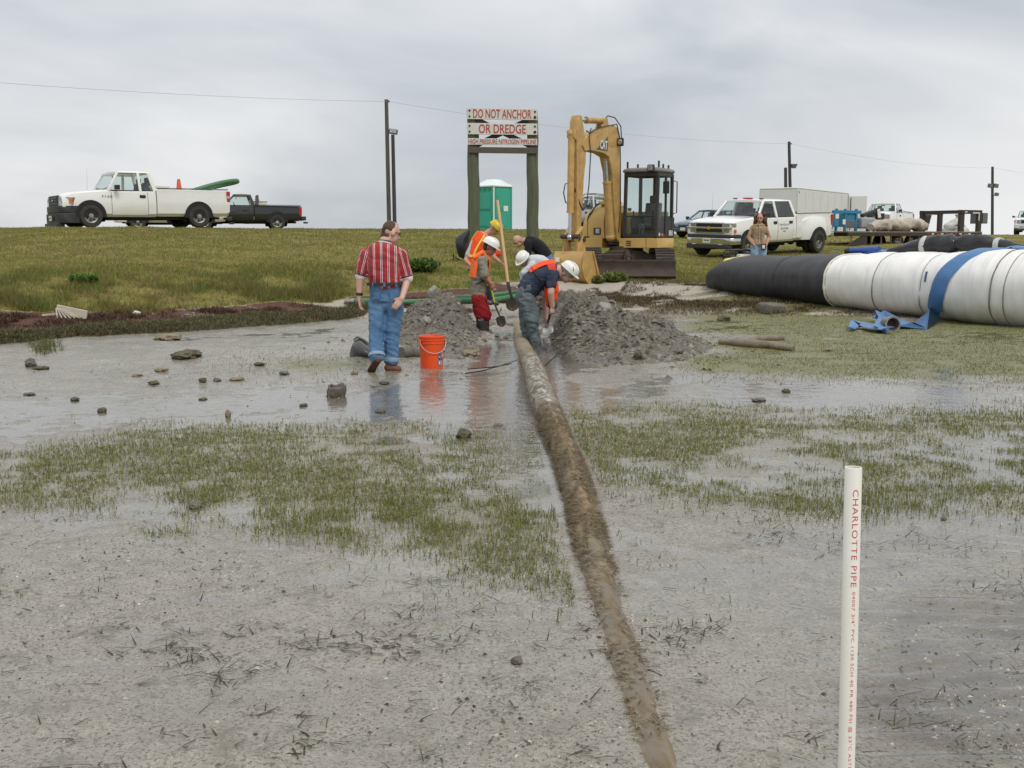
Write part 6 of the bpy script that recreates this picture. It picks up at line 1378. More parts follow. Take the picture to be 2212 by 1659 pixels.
LEFT = [(-1.12, 18.2, 0.55, 0.95, 0.56), (-1.25, 17.0, 0.62, 0.8, 0.30), (-0.70, 16.9, 0.42, 0.9, 0.26), (-0.55, 15.4, 0.75, 0.9, 0.12), (-0.35, 14.2, 0.6, 0.7, 0.085)]
RIGHT = [(1.20, 17.7, 0.48, 1.0, 0.46), (1.45, 16.3, 0.75, 1.1, 0.33), (1.15, 15.2, 0.6, 0.9, 0.20), (2.0, 15.6, 0.65, 1.0, 0.15), (1.35, 13.9, 0.8, 0.7, 0.10), (0.85, 16.4, 0.3, 1.0, 0.22)]
BACK = [(1.02, 20.4, 0.55, 0.6, 0.48), (1.7, 20.2, 0.8, 0.5, 0.20)]
ALLH = LEFT + RIGHT + BACK
def heap(gs, x0, x1, y0, y1, label):
    st = 0.022; xs = np.arange(x0, x1, st); ys = np.arange(y0, y1, st * 1.25); X, Y = np.meshgrid(xs, ys); h = heap_h(gs, X, Y); Z = G(X, Y) + h - 0.035
    i = np.arange(X.size).reshape(X.shape); f = np.stack([i[:-1, :-1], i[:-1, 1:], i[1:, 1:], i[1:, :-1]], -1).reshape(-1, 4)
    keep = (h.ravel()[f].max(1) > 0.018); f = f[keep]
    u, inv = np.unique(f, return_inverse=True); P = np.stack([X, Y, Z], -1).reshape(-1, 3)[u]; c = P.mean(0); c[2] = 0
    o = raw_mesh('spoil_heap', P - c, inv.reshape(-1, 4), SPM, None, True); o.location = c
    tag(o, label, 'dirt mound'); o['kind'] = 'thing'; return o
heap(LEFT, -2.9, 0.6, 12.6, 20.6, 'grey mound of dug mud behind the orange bucket')
heap(RIGHT, 0.1, 3.6, 12.3, 20.0, 'broad grey mound of dug mud right of the bending man in navy')
heap(BACK, 0.1, 3.2, 19.0, 21.8, 'low grey heap of dug mud in front of the digger bucket')
def hz_all(x, y): return G(x, y) + np.maximum(0, heap_h(ALLH, x, y) - 0.03)
x = np.concatenate([rng.normal(-0.95, 0.75, 5000), rng.normal(1.5, 0.8, 8000)]); y = np.concatenate([rng.normal(16.6, 1.5, 5000), rng.normal(15.8, 1.5, 8000)])
hh = heap_h(ALLH, x, y); k = (hh > 0.03) | (rng.uniform(0, 1, len(x)) < 0.15); k &= np.abs(x - np.interp(y, PY, PX)) > 0.2
x, y = x[k], y[k]; n = len(x); col = pal(n, [(0.19, 0.17, 0.14), (0.13, 0.112, 0.09), (0.07, 0.06, 0.045), (0.26, 0.235, 0.195), (0.14, 0.125, 0.07)], 0.2)
o = chips('mud_crumbs', x, y, hz_all(x, y) - 0.008, np.clip(rng.lognormal(-3.7, 0.55, n), 0.006, 0.075), col, attr_mat('crumbs', 0.75)); tag(o, 'crumbled lumps of mud covering the dug heaps', 'mud crumbs', kind='stuff')
# ------------------------------------------------------------------ stones and clods, each on its own
ROCKM = mat('mud_stone', (0.15, 0.135, 0.11), 0.6, 0, 0.3, 9, bump=0.9, bs=28, dirt=(0.06, 0.052, 0.04), dirt_amt=0.7, ds=8); SLAB = mat('pale_slab', (0.30, 0.285, 0.25), 0.6, 0, 0.15, 8, bump=0.5, bs=24, dirt=(0.16, 0.14, 0.115), dirt_amt=0.5)
CLODM = mat('weedy_clod', (0.12, 0.105, 0.06), 0.75, 0, 0.4, 14, bump=1.0, bs=40, dirt=(0.05, 0.045, 0.03), dirt_amt=0.6, ds=12); SANDM = mat('tan_lump', (0.27, 0.22, 0.14), 0.8, 0, 0.3, 12, bump=0.9, bs=40, dirt=(0.10, 0.09, 0.05), dirt_amt=0.5, ds=9)
def stone(name, label, cat, px, py, w, h, m, seed, dep=None, group=None, z=None, rough=0.6, blocky=False, tilt=0):
    p = PG(px, py) if z is None else Pz(px, py, z)
    zz = float(hz_all(np.array([p.x]), np.array([p.y]))[0]) if z is None else z
    s_ = p.y / FPX; W, H = w * s_ / 2, h * s_; D = (dep * s_ / 2) if dep else W * 0.8
    q = MB().ell((0, 0, 0), 1.0, 22, 14); co = np.array(q.v); co0 = co.copy()
    d = (fbm(co[:, 0] * 1.7 + seed, co[:, 1] * 1.7 + co[:, 2] * 1.3, 3, seed) - 0.5) * 1.3 * rough + (fbm(co[:, 0] * 4 + co[:, 2] * 3, co[:, 1] * 4 - co[:, 2] * 4, 4, seed + 3) - 0.5) * 1.3 * rough
    if blocky: co = np.sign(co) * np.abs(co) ** 0.45
    co = co * (1 + d)[:, None] * np.array([W, D, H * 0.62]); q.v = [tuple(v) for v in co]
    o = q.build(name, m, None, 60 if not blocky else 40); o.location = (p.x, p.y + D * 0.6, zz + H * 0.36); o.rotation_euler = (0, R(tilt), seed * 1.3 if not blocky else 0.15)
    return tag(o, label, cat, group)
stone('rock', 'dark rounded rock lump standing alone on the wet flat left of the pipe', 'rock', 725, 859, 38, 27, ROCKM, 3, 34, blocky=True, rough=0.55)
stone('rock', 'flat grey concrete block on the weed in front of the black tube', 'rock', 1670, 677, 50, 22, ROCKM, 5, 60, blocky=True, rough=0.15)
stone('mud_clod', 'low brown weedy clod in the middle of the left flat', 'mud clod', 398, 776, 52, 17, CLODM, 7, 70)
stone('mud_clod', 'pale speckled clod against the edge of the weed ridge', 'mud clod', 358, 735, 48, 13, SANDM, 9, 60)
stone('rock', 'blackish stone near the left edge of the flat', 'rock', 62, 793, 30, 19, ROCKM, 11)
stone('mud_clod', 'small dark clod lying beside the blackish stone', 'mud clod', 86, 800, 36, 8, CLODM, 12)
stone('mud_clod', 'round weedy clod in the grass band left of the pipe', 'mud clod', 1000, 950, 34, 19, CLODM, 15)
stone('rock', 'flat brown shell shaped stone close to the pipe', 'rock', 1078, 929, 28, 11, ROCKM, 17)
stone('rock', 'dark wedge of stone in the puddle left of the grass', 'rock', 420, 1105, 28, 12, ROCKM, 19)
stone('rock', 'round grey cobble on top of the left dug mound', 'rock', 937, 640, 30, 20, SLAB, 21, z=0.52)
stone('rock', 'broken pale slab on the side of the left dug mound', 'rock', 982, 722, 36, 22, SLAB, 23, rough=0.5)
stone('rock', 'grey slab near the foot of the left dug mound', 'rock', 921, 702, 24, 18, SLAB, 25, z=0.22)
stone('rock', 'large grey cobble set in the right dug mound', 'rock', 1300, 681, 44, 26, SLAB, 27, z=0.40)
stone('rock', 'rounded stone at the right foot of the right dug mound', 'rock', 1444, 709, 24, 14, ROCKM, 29)
stone('rock', 'white shell fragment on the face of the right dug mound', 'shell', 1315, 706, 10, 10, PLATE, 31)
stone('rock', 'small black stone in front of the right dug mound', 'rock', 1386, 734, 18, 8, DARK, 33)
stone('mud_clod', 'brown clod at the front tip of the right dug mound', 'mud clod', 1380, 782, 24, 17, CLODM, 35)
stone('mud_clod', 'weedy clod on the turf between the block and the logs', 'mud clod', 1565, 694, 34, 12, CLODM, 37)
stone('rock', 'dark pebble standing in the rippled water on the right', 'rock', 2040, 1126, 14, 9, ROCKM, 39)
stone('mud_clod', 'small dark stump of mud near the lower end of the pipe', 'mud clod', 1115, 1442, 26, 15, ROCKM, 41)
stone('rock', 'white stone lying on the red weed behind the ridge', 'rock', 294, 682, 18, 10, PLATE, 43)
for i, (px, py, w, h, lab) in enumerate([
    (437, 826, 22, 9, 'round clod at the left end of a short row of clods on the left flat'), (468, 825, 16, 8, 'small middle clod of the short row on the left flat'), (510, 824, 32, 8, 'wide flat clod at the right end of the short row of clods'),
    (330, 832, 26, 7, 'flat clod between the dark stone at far left and the short row of clods'), (612, 810, 24, 8, 'low clod on the bare flat left of the rubber sheet'), (765, 810, 15, 7, 'tiny clod in front of the rubber sheet'),
    (220, 892, 20, 10, 'dark upright clod near the left grass band edge'), (437, 866, 22, 6, 'thin clod lying nearer than the short row of clods'), (492, 901, 14, 14, 'tall narrow clod standing at the edge of the left grass band'),
    (822, 893, 24, 8, 'clod in the water straight below the striped shirt man'), (905, 770, 28, 10, 'lump of mud right behind the orange bucket'), (1015, 770, 38, 12, 'wide mud lump between the bucket and the pipe'),
    (160, 868, 22, 7, 'clod left of the dark upright clod'), (60, 855, 28, 6, 'flat clod nearest the left border of the flat'), (295, 815, 20, 6, 'small flat clod behind the row of clods on the left'),
    (655, 880, 18, 6, 'flat clod left below the blocky dark rock'), (830, 832, 24, 8, 'clod lying just before the boots of the striped shirt man'), (345, 802, 32, 6, 'wide low clod below the pale speckled clod'),
    (560, 790, 22, 6, 'low clod right of the big weedy clod'), (1465, 770, 28, 10, 'clod right of the foot of the right mound'), (1530, 800, 24, 7, 'clod left below the pale driftwood log'),
    (1700, 850, 20, 8, 'small clod in the wide puddle on the right'), (1640, 868, 32, 7, 'flat clod at the left end of the wide right puddle'), (1790, 760, 20, 8, 'clod right of the pale driftwood log')]):
    stone('mud_clod', lab, 'mud clod', px, py, w, h, (CLODM, ROCKM, SANDM)[i % 3], 50 + i * 3, None, 'small mud clods strewn over the flat')
# driftwood and sticks
WOODD = mat('driftwood', (0.24, 0.195, 0.14), 0.8, 0, 0.3, 7, bump=0.8, bs=26, sx=(1, 1, 1), dirt=(0.12, 0.10, 0.07), dirt_amt=0.5)
def log(name, label, cat, pts, rs, m, dz=0.0, seed=1):
    P = [PG(a, b) for a, b in pts]; P = [p + V((0, 0.0, r * 0.7 + dz)) for p, r in zip(P, rs)]; c = P[0].copy()
    o = lumpy(name, [p - c for p in P], rs, m, None, 0.22, 12, seed, 1.0, 6.0, 6); o.location = c; return tag(o, label, cat)
log('driftwood_log', 'long pale driftwood log half sunk right of the dug mound', 'log', [(1556, 744), (1600, 748), (1660, 753), (1714, 760)], [0.05, 0.062, 0.06, 0.04], WOODD, 0, 1)
log('driftwood_log', 'shorter forked driftwood piece behind the long pale log', 'log', [(1592, 743), (1640, 738), (1690, 735)], [0.03, 0.05, 0.045], WOODD, 0, 2)
log('driftwood_log', 'mud covered dark timber between the man and the orange bucket', 'log', [(866, 772), (884, 771), (906, 769)], [0.075, 0.085, 0.07], ROCKM, 0.0, 3)
for i, (lab, pts) in enumerate((('thin twig stretching left from the muddy pipe end', [(1010, 801), (1060, 801), (1105, 797)]), ('longer bent twig crossing under the first twig', [(1005, 812), (1050, 808), (1085, 798), (1118, 790)]), ('thin dark stick leaning in the puddle right of the pipe', [(1170, 800), (1190, 786), (1215, 770)]))):
    P = [PG(a, b) for a, b in pts]; P = [p + V((0, 0, 0.02 + (0.06 if i != 2 else 0.10) * k / len(P))) for k, p in enumerate(P)]; c = P[0].copy()
    o = MB().tube([p - c for p in P], [0.0065, 0.006, 0.005, 0.004][:len(P)], 6).build('twig', DARK, None, 60); o.location = c; tag(o, lab, 'twig')
# bleached wood scraps on the red weed
wp = PG(140, 690); ws_ = thing('wood_scrap', 'bleached splintered board lying on the red weed behind the ridge', 'driftwood', wp + V((0, 0, 0.02)))
BLW = mat('bleached_wood', (0.50, 0.45, 0.36), 0.8, 0, 0.15, 8, bump=0.4, bs=30)
MB().beam((-0.12, 0.0, 0.14), (0.38, -0.05, 0.04), 0.14, 0.04, (0, 1, 0)).build('board', BLW, ws_, 0, 0.008); MB().beam((-0.35, -0.02, 0.04), (-0.02, 0.0, 0.07), 0.03, 0.03).build('stick', BLW, ws_, 0)
for k in range(6): MB().beam((-0.12 + 0.02 * k, -0.03, 0.15), (-0.06 + 0.07 * k, -0.14, 0.0), 0.014, 0.014).build('splinter', BLW, ws_, 0)
# ------------------------------------------------------------------ wrack ridge
RD = [(-60, 752), (0, 741), (100, 734), (250, 724), (400, 717), (560, 704), (700, 694), (790, 686), (850, 676)]
rp = [Pz(a, b, 0.03) for a, b in RD]; rp.insert(0, rp[0] + (rp[0] - rp[1]) * 2)
cr = []
for i in range(len(rp) - 1):
    for k in range(24): cr.append(rp[i].lerp(rp[i + 1], k / 24))
cr.append(rp[-1]); cr = np.array([tuple(p) for p in cr]); tng = np.gradient(cr, axis=0); tng /= np.linalg.norm(tng, axis=1)[:, None]; nrm = np.stack([-tng[:, 1], tng[:, 0], 0 * tng[:, 0]], 1)
nrm = np.where(nrm[:, 1:2] > 0, nrm, -nrm); arc_ = np.cumsum(np.r_[0, np.linalg.norm(np.diff(cr, axis=0), axis=1)])
vv = np.linspace(-0.15, 1.05, 30); X = cr[:, None, 0] + nrm[:, None, 0] * vv[None]; Y = cr[:, None, 1] + nrm[:, None, 1] * vv[None]
wob = fbm(arc_ * 1.3, 0 * arc_, 3, 401)[:, None]; prof = np.clip(1 - ((vv[None] - 0.35) / (0.42 + 0.25 * (wob - 0.4))) ** 2, 0, 1) ** 0.6
RH = prof * (0.085 + 0.12 * (wob - 0.4)) * (1 - sst(arc_[-1] - 0.8, arc_[-1], arc_))[:, None]
RZ = G(X, Y) + RH * (0.75 + 0.5 * fbm(X * 5, Y * 5, 3, 403)) + (fbm(X * 14, Y * 14, 3, 405) - 0.5) * 0.05 * (RH > 0.01) - 0.03
i = np.arange(X.size).reshape(X.shape); f = np.stack([i[:-1, :-1], i[:-1, 1:], i[1:, 1:], i[1:, :-1]], -1).reshape(-1, 4)
WRM = mat('dark_wrack', (0.085, 0.078, 0.036), 0.85, 0, 0.4, 18, bump=1.0, bs=45, dirt=(0.045, 0.038, 0.02), dirt_amt=0.6, ds=10)
wr_ = thing('seaweed_ridge', 'dark ridge of washed up weed along the left shore', 'seaweed ridge', (0, 0, 0))
rgm = raw_mesh('ridge', np.stack([X, Y, RZ], -1).reshape(-1, 3), f, WRM, None, True, wr_)
n = 30000; ii = rng.integers(0, X.shape[0] - 1, n); jj = rng.integers(2, 27, n); kk = RH[ii, jj] > 0.03; ii, jj = ii[kk], jj[kk]; n = len(ii)
jx = rng.normal(0, 0.03, (n, 2)); P = np.stack([X[ii, jj] + jx[:, 0], Y[ii, jj] + jx[:, 1], RZ[ii, jj]], 1)
WC = [(0.09, 0.085, 0.032), (0.15, 0.135, 0.055), (0.06, 0.052, 0.025), (0.24, 0.19, 0.10), (0.11, 0.115, 0.04)]
g = blades('wrack_straw', P, rng.uniform(0.05, 0.14, n), rng.uniform(0.006, 0.012, n), np.clip(rng.normal(1.3, 0.3, n), 0.3, 1.6), pal(n, WC, 0.25), BM, curl=0.3); g.parent = wr_; g['kind'] = 'stuff'
# loose drift weed: red brown strip on the left, olive mats on the right, tuft in front of the ridge
def lay(name, label, px0, px1, py0, py1, n, cols, mask, H=(0.05, 0.16), W=(0.006, 0.014), ln=1.35):
    px = rng.uniform(px0, px1, n); py = rng.uniform(py0, py1, n); d = np.stack([(px - 1106) / FPX, np.full(n, math.cos(PITCH)) + (829.5 - py) / FPX * math.sin(PITCH), -math.sin(PITCH) + (829.5 - py) / FPX * math.cos(PITCH)], 1)
    z = np.full(n, 0.1)
    for _ in range(12):
        t = (z - CAMH) / d[:, 2]; x, y = d[:, 0] * t, d[:, 1] * t; z = 0.5 * z + 0.5 * G(x, y, False)
    k = rng.uniform(0, 1, n) < mask(x, y, px, py); x, y = x[k], y[k]; m_ = len(x)
    o = blades(name, np.stack([x, y, G(x, y) + 0.003], 1), rng.uniform(*H, m_), rng.uniform(*W, m_), np.clip(rng.normal(ln, 0.3, m_), 0.2, 1.58), pal(m_, cols, 0.25), BM, curl=0.15); return tag(o, label, 'seaweed', kind='stuff')
lay('red_weed', 'red brown dried weed strewn behind the ridge', -80, 1100, 632, 735, 70000, [(0.10, 0.042, 0.03), (0.065, 0.03, 0.022), (0.15, 0.075, 0.05), (0.20, 0.13, 0.08)], lambda x, y, a, b: masks(x, y)[1] * sst(0.3, 0.55, ns(x, y, 2.5, 501)) * 0.8)
lay('olive_weed', 'olive brown weed washed up before the black tube', 1180, 2000, 628, 700, 60000, [(0.12, 0.10, 0.038), (0.19, 0.15, 0.07), (0.09, 0.07, 0.03), (0.27, 0.20, 0.11), (0.10, 0.055, 0.03)], lambda x, y, a, b: sst(0.34, 0.58, ns(x, y, 1.6, 503)) * np.clip(1 - np.abs(b - (652 + (a - 1300) * 0.012)) / 30, 0, 1) * (heap_h(ALLH, x, y) < 0.1) * 1.2)
lay('shore_debris', 'brown weed scraps and debris over the pale sand before the digger', 1150, 1620, 600, 652, 30000, [(0.11, 0.085, 0.055), (0.17, 0.13, 0.085), (0.08, 0.06, 0.04), (0.24, 0.19, 0.13)], lambda x, y, a, b: sst(0.40, 0.62, ns(x, y, 2.2, 507)) * (heap_h(ALLH, x, y) < 0.1) * 0.7, (0.03, 0.10), (0.008, 0.02), 1.45)
lay('weed_tuft', 'green weed tuft trailing from the ridge onto the flat', 60, 140, 735, 768, 1800, [(0.10, 0.115, 0.035), (0.15, 0.15, 0.06)], lambda x, y, a, b: np.exp(-((a - 95) / 24) ** 2 - ((b - 750) / 12) ** 2))
# ------------------------------------------------------------------ bucket
bp = Pz(931, 798, 0.0); BK = thing('bucket', 'bright orange plastic bucket standing in the shallow water', 'bucket', (bp.x, bp.y + 0.12, 0.0), R(20))
ORB = mat('bucket_orange', (0.83, 0.085, 0.012), 0.38, 0, 0.03, 5, dirt=(0.6, 0.09, 0.03), dirt_amt=0.2)
q = MB(); prof = [(0.001, -0.02), (0.130, -0.02), (0.132, 0.0), (0.143, 0.29), (0.150, 0.292), (0.150, 0.303), (0.145, 0.306), (0.146, 0.325), (0.153, 0.327), (0.153, 0.338), (0.147, 0.341), (0.148, 0.355), (0.155, 0.358), (0.156, 0.376), (0.150, 0.378), (0.146, 0.37), (0.128, 0.01), (0.001, 0.008)]
q.lathe([(a * 1.0, b * 1.02) for a, b in prof], 56); q.build('shell', ORB, BK, 30)
hp = []
for k in range(21):
    a = math.pi * k / 20; hp.append(V((0.158 * math.cos(a), -0.05 - 0.105 * math.sin(a), 0.325 - 0.135 * math.sin(a))))
MB().tube(hp, 0.0035, 6).build('wire_handle', mat('handle_wire', (0.65, 0.60, 0.58), 0.3, 0.6), BK, 60)
for sx in (1, -1): MB().cyl((sx * 0.146, -0.05, 0.325), (sx * 0.165, -0.05, 0.325), 0.016, None, 12).build('handle_lug', ORB, BK, 40)
def curved(mb, a0, a1, z0, z1, off, n=10):
    def pt(a, z): r = 0.132 + (0.143 - 0.132) * (z / 0.296) + off; return (r * math.cos(R(a)), r * math.sin(R(a)), z)
    return mb.loft([[pt(a0 + (a1 - a0) * k / n, z) for z in (z0, z1)] for k in range(n + 1)], False, False)
lb = curved(MB(), -76, -34, 0.035, 0.215, 0.0015).build('label', mat('label_grey', (0.20, 0.15, 0.18), 0.45), BK, 40)
for a0, a1, z0, z1, m_ in ((-50, -42, 0.15, 0.205, mat('label_pink', (0.70, 0.30, 0.28), 0.4)), (-68, -60, 0.055, 0.10, PLATE), (-68, -60, 0.10, 0.135, BADGE), (-66, -61, 0.135, 0.15, PLATE), (-54, -43, 0.105, 0.13, REDL), (-54, -46, 0.05, 0.10, mat('label_pink', (0.7, 0.3, 0.28), 0.4)), (-42, -36, 0.14, 0.165, PLATE), (-68, -58, 0.155, 0.17, REDL)):
    curved(MB(), a0, a1, z0, z1, 0.003, 5).build('label_print', m_, lb, 40)
# ------------------------------------------------------------------ white measuring pipe in the foreground
PVC = mat('white_pvc', (0.74, 0.725, 0.66), 0.32, 0, 0.03, 6, dirt=(0.60, 0.52, 0.36), dirt_amt=0.28, ds=9)
pt_, pb_ = Pd(1843.5, 1009, 1.71), Pd(1828.2, 1659, 1.705); dv = (pb_ - pt_); pend = pt_ + dv * ((-0.25 - pt_.z) / dv.z)
PV = thing('plastic_pipe', 'white plastic pipe with red printing standing upright in the foreground', 'pipe', (pend.x, pend.y, 0)); po = V(PV.location)
axis = (pt_ - pend).normalized(); ln = (pt_ - pend).length; PM = axis.to_track_quat('Z', 'Y').to_matrix().to_4x4(); PM.translation = pend - po
Rr = 0.01345
MB().lathe([(Rr, 0), (Rr, ln - 0.001), (Rr - 0.0008, ln), (Rr * 0.80, ln), (Rr * 0.79, ln - 0.1)], 40, PM).build('tube', PVC, PV, 40)
MB().lathe([(Rr * 0.79, ln - 0.02), (0.0001, ln - 0.021)], 30, PM).build('bore', mat('pipe_bore', (0.42, 0.30, 0.14), 0.7), PV, 0)
REDP = mat('red_print', (0.62, 0.07, 0.08), 0.5, 0, 0.15, 60)
def wraptext(body, top, length, height, ang):
    me = text_mesh(body, length, height, spacing=1.15); cnt = len(me.vertices); bmx = bmesh.new(); bmx.from_mesh(me); bmesh.ops.subdivide_edges(bmx, edges=[e for e in bmx.edges if e.calc_length() > 0.004], cuts=2); bmx.to_mesh(me); bmx.free()
    for v_ in me.vertices:
        x, y = v_.co.x, v_.co.y; a = ang + y / Rr; r = Rr + 0.00025
        v_.co = PM @ V((r * math.cos(a), r * math.sin(a), ln - top - (x + length / 2)))
    me.update(); link('lettering', me, REDP, PV, 0)
loc_cam = PM.inverted() @ (V((0, 0, CAMH)) - po); a_cam = math.atan2(loc_cam.y, loc_cam.x); a_txt = a_cam + R(20)
mpp = 1.71 / FPX
wraptext('CHARLOTTE PIPE', (1056 - 1009) * mpp, (1290 - 1056) * mpp * 0.94, 0.0092, a_txt)
wraptext('04007 3/4" PVC 1120 SCH 40 PR 480 PSI @ 23\u00b0C ASTM D1785', (1287 - 1009) * mpp, (1760 - 1287) * mpp, 0.0068, a_txt)
# ------------------------------------------------------------------ green hoses on the sand
def gh(name, label, pts, r):
    P = [PG(a, b) for a, b in pts]; P = [p + V((0, 0, r)) for p in P]; c = P[0].copy(); root = thing(name, label, 'hose', c); q = []
    for k in range(len(P) - 1):
        for j in range(8): q.append(P[k].lerp(P[k + 1], j / 8) - c)
    q.append(P[-1] - c); MB().tube(q, r, 14).build('tube', GRH, root, 60); return root, c, q
g1, c1_, q1 = gh('suction_hose', 'nearer green suction hose lying on the sand behind the diggers', [(764, 659), (800, 659), (880, 660), (960, 657), (1030, 656), (1075, 654), (1112, 648), (1150, 640), (1185, 634)], 0.062)
MB().cyl(q1[0] + V((-0.16, 0, 0)), q1[0], 0.052, None, 16).cyl(q1[0] + V((-0.06, 0, 0)), q1[0] + V((0.02, 0, 0)), 0.07, None, 16).cyl(q1[0] + V((-0.18, 0, 0)), q1[0] + V((-0.15, 0, 0)), 0.058, None, 16).build('coupling', ALU, g1, 40)
gh('suction_hose', 'farther green suction hose lying alongside the nearer one', [(940, 649), (1000, 648), (1050, 646), (1100, 640), (1150, 633)], 0.055)
# ------------------------------------------------------------------ black bags
bgp = Pd(1003, 558, 28.4); gz_ = Gz(bgp.x, 28.4); BG = thing('rubbish_bag', 'black plastic rubbish bag hanging against the left sign post', 'rubbish bag', (bgp.x, 28.4, bgp.z)); bo = V(BG.location)
def bq(px, py, dy=0): return Pd(px, py, 28.4 + dy) - bo
q = MB().loft([[bq(1012, 492, -.04), bq(1016, 493, -.06), bq(1017, 495, .0), bq(1011, 494, .02)], [bq(992, 505, -.12), bq(1012, 503, -.22), bq(1019, 506, 0), bq(998, 504, .1)], [bq(974, 513, -.1), bq(1000, 520, -.32), bq(1021, 523, 0), bq(990, 512, .15)], [bq(979, 530, -.15), bq(1000, 536, -.38), bq(1022, 538, 0), bq(990, 530, .15)], [bq(984, 548, -.12), bq(1002, 552, -.30), bq(1023, 553, 0), bq(995, 548, .12)], [bq(988, 556, -.05), bq(1003, 562, -.14), bq(1019, 563, 0), bq(1000, 556, .05)]])
bgm = q.mesh('bag'); bag = link('bag', bgm, FOIL, BG, 60, sub=1)
dsp = bpy.data.textures.new('creases', 'CLOUDS'); dsp.noise_scale = 0.16; md = bag.modifiers.new('creases', 'DISPLACE'); md.texture = dsp; md.strength = 0.03
for a, b in (((979, 548), (977, 566)), ((983, 556), (1000, 567))): MB().tube([bq(*a), bq((a[0] + b[0]) / 2 + 2, (a[1] + b[1]) / 2), bq(*b)], 0.018, 6).build('tie_strap', BPLA, BG, 40)
# black rubber sheet folded open on the flat behind the man
rp_ = PG(775, 771); RBm = thing('rubber_sheet', 'folded black rubber sheet lying on the flat beside the striped shirt man', 'rubber sheet', rp_); ro = V(RBm.location); s_ = rp_.y / FPX
def rq(px, py, dy=0.0): return Pd(px, py, rp_.y + dy) - ro
BRB = mat('wet_black_rubber', (0.022, 0.022, 0.023), 0.3, 0, 0.2, 6, bump=0.4, bs=14, dirt=(0.12, 0.11, 0.09), dirt_amt=0.35, ds=6)
rows_ = [[rq(752, 772, .15), rq(756, 752, .12), rq(764, 736, .1), rq(772, 732, .06), rq(778, 735, .0)], [rq(757, 772, -.02), rq(760, 752, -.05), rq(767, 737, -.06), rq(776, 735, -.06), rq(786, 740, -.05)], [rq(768, 771, -.16), rq(770, 757, -.2), rq(776, 745, -.18), rq(786, 745, -.14), rq(797, 749, -.1)], [rq(786, 773, -.22), rq(788, 766, -.26), rq(794, 760, -.24), rq(802, 757, -.18), rq(810, 757, -.1)], [rq(806, 776, -.2), rq(808, 772, -.2), rq(812, 769, -.18), rq(818, 766, -.12), rq(826, 764, -.05)]]
q = MB().loft(rows_, False, False); sh = q.build('sheet', BRB, RBm, 60); md = sh.modifiers.new('thick', 'SOLIDIFY'); md.thickness = 0.02; md = sh.modifiers.new('sub', 'SUBSURF'); md.levels = md.render_levels = 3
MB().tube([rq(765, 737, .04), rq(772, 733, .05), rq(782, 739, .25), rq(796, 752, .3), rq(818, 766, .2), rq(840, 770, .15), rq(868, 770, .1)], [0.03, 0.04, 0.05, 0.06, 0.06, 0.06, 0.05], 10).build('far_fold', BRB, RBm, 60)
# shrub on the bank by the man's shoulder and bare dirt patch
SHM = BM
def shrub(label, px, py, w, h, n, cols, seed):
    p = PG(px, py); root = thing('shrub', label, 'shrub', p); sc = p.y / FPX; c = rng.normal(0, 1, (n, 3)); c /= np.linalg.norm(c, axis=1)[:, None]; rr = rng.uniform(0.3, 1, n) ** 0.5
    P = c * rr[:, None] * np.array([w * sc / 2, w * sc / 2, h * sc / 2]) + np.array([0, 0, h * sc * 0.45]); P = P * (0.45 + 1.1 * fbm(P[:, :1] * 5 + seed, P[:, 1:2] * 5, 3, seed))
    P[:, 2] = np.maximum(P[:, 2], 0.01)
    o = blades('foliage', P, rng.uniform(0.06, 0.14, n), rng.uniform(0.03, 0.06, n), rng.uniform(0.2, 1.4, n), pal(n, cols, 0.3), SHM); o.parent = root
    for k in range(5): MB().tube([(0, 0, -0.05), (0.06 * math.cos(k * 1.3), 0.06 * math.sin(k * 1.3), h * sc * 0.3), (0.2 * math.cos(k * 1.3), 0.2 * math.sin(k * 1.3), h * sc * 0.6)], [0.015, 0.01, 0.005], 5).build('stem', WOODD, root, 40)
shrub('dark green leafy shrub on the bank beside the striped shirt man', 905, 588, 74, 24, 2200, [(0.09, 0.165, 0.03), (0.13, 0.20, 0.04), (0.07, 0.125, 0.028)], 3)
shrub('small bright green bush low on the left bank', 182, 614, 56, 15, 900, [(0.10, 0.19, 0.03), (0.14, 0.21, 0.04)], 5)
shrub('low green weed clump beneath the dozer blade', 1330, 609, 46, 14, 900, [(0.14, 0.20, 0.04), (0.20, 0.22, 0.06)], 7)
shrub('low green weed clump between the digger bucket and its blade', 1290, 612, 36, 12, 700, [(0.14, 0.20, 0.04), (0.20, 0.22, 0.06)], 9)
# ================================================================== people
SKIN = mat('skin', (0.50, 0.27, 0.19), 0.55, 0, 0.08, 14); SKINP = mat('skin_pale', (0.60, 0.36, 0.28), 0.55, 0, 0.07, 14); SKINB = mat('skin_brown', (0.33, 0.165, 0.105), 0.55, 0, 0.08, 14)
def cloth(name, col, var=0.12, rough=0.85, fold=0.55, dirt=None, da=0.4):
    return mat(name, col, rough, 0, var, 9, bump=fold, bs=11, dirt=dirt, dirt_amt=da, ds=4, spec=0.25)
HATW = mat('white_hard_hat', (0.78, 0.78, 0.74), 0.3, 0, 0.03, 6, dirt=(0.5, 0.48, 0.42), dirt_amt=0.2); HATY = mat('yellow_hard_hat', (0.70, 0.50, 0.02), 0.35, 0, 0.06, 8, dirt=(0.40, 0.29, 0.03), dirt_amt=0.5, ds=10)
ORV = cloth('orange_vest', (0.88, 0.085, 0.018), 0.08); YST = mat('yellow_stripe', (0.85, 0.65, 0.06), 0.5); BOOT = mat('rubber_boot', (0.018, 0.018, 0.02), 0.35, 0, 0.2, 6, dirt=(0.13, 0.12, 0.10), dirt_amt=0.5, ds=6)
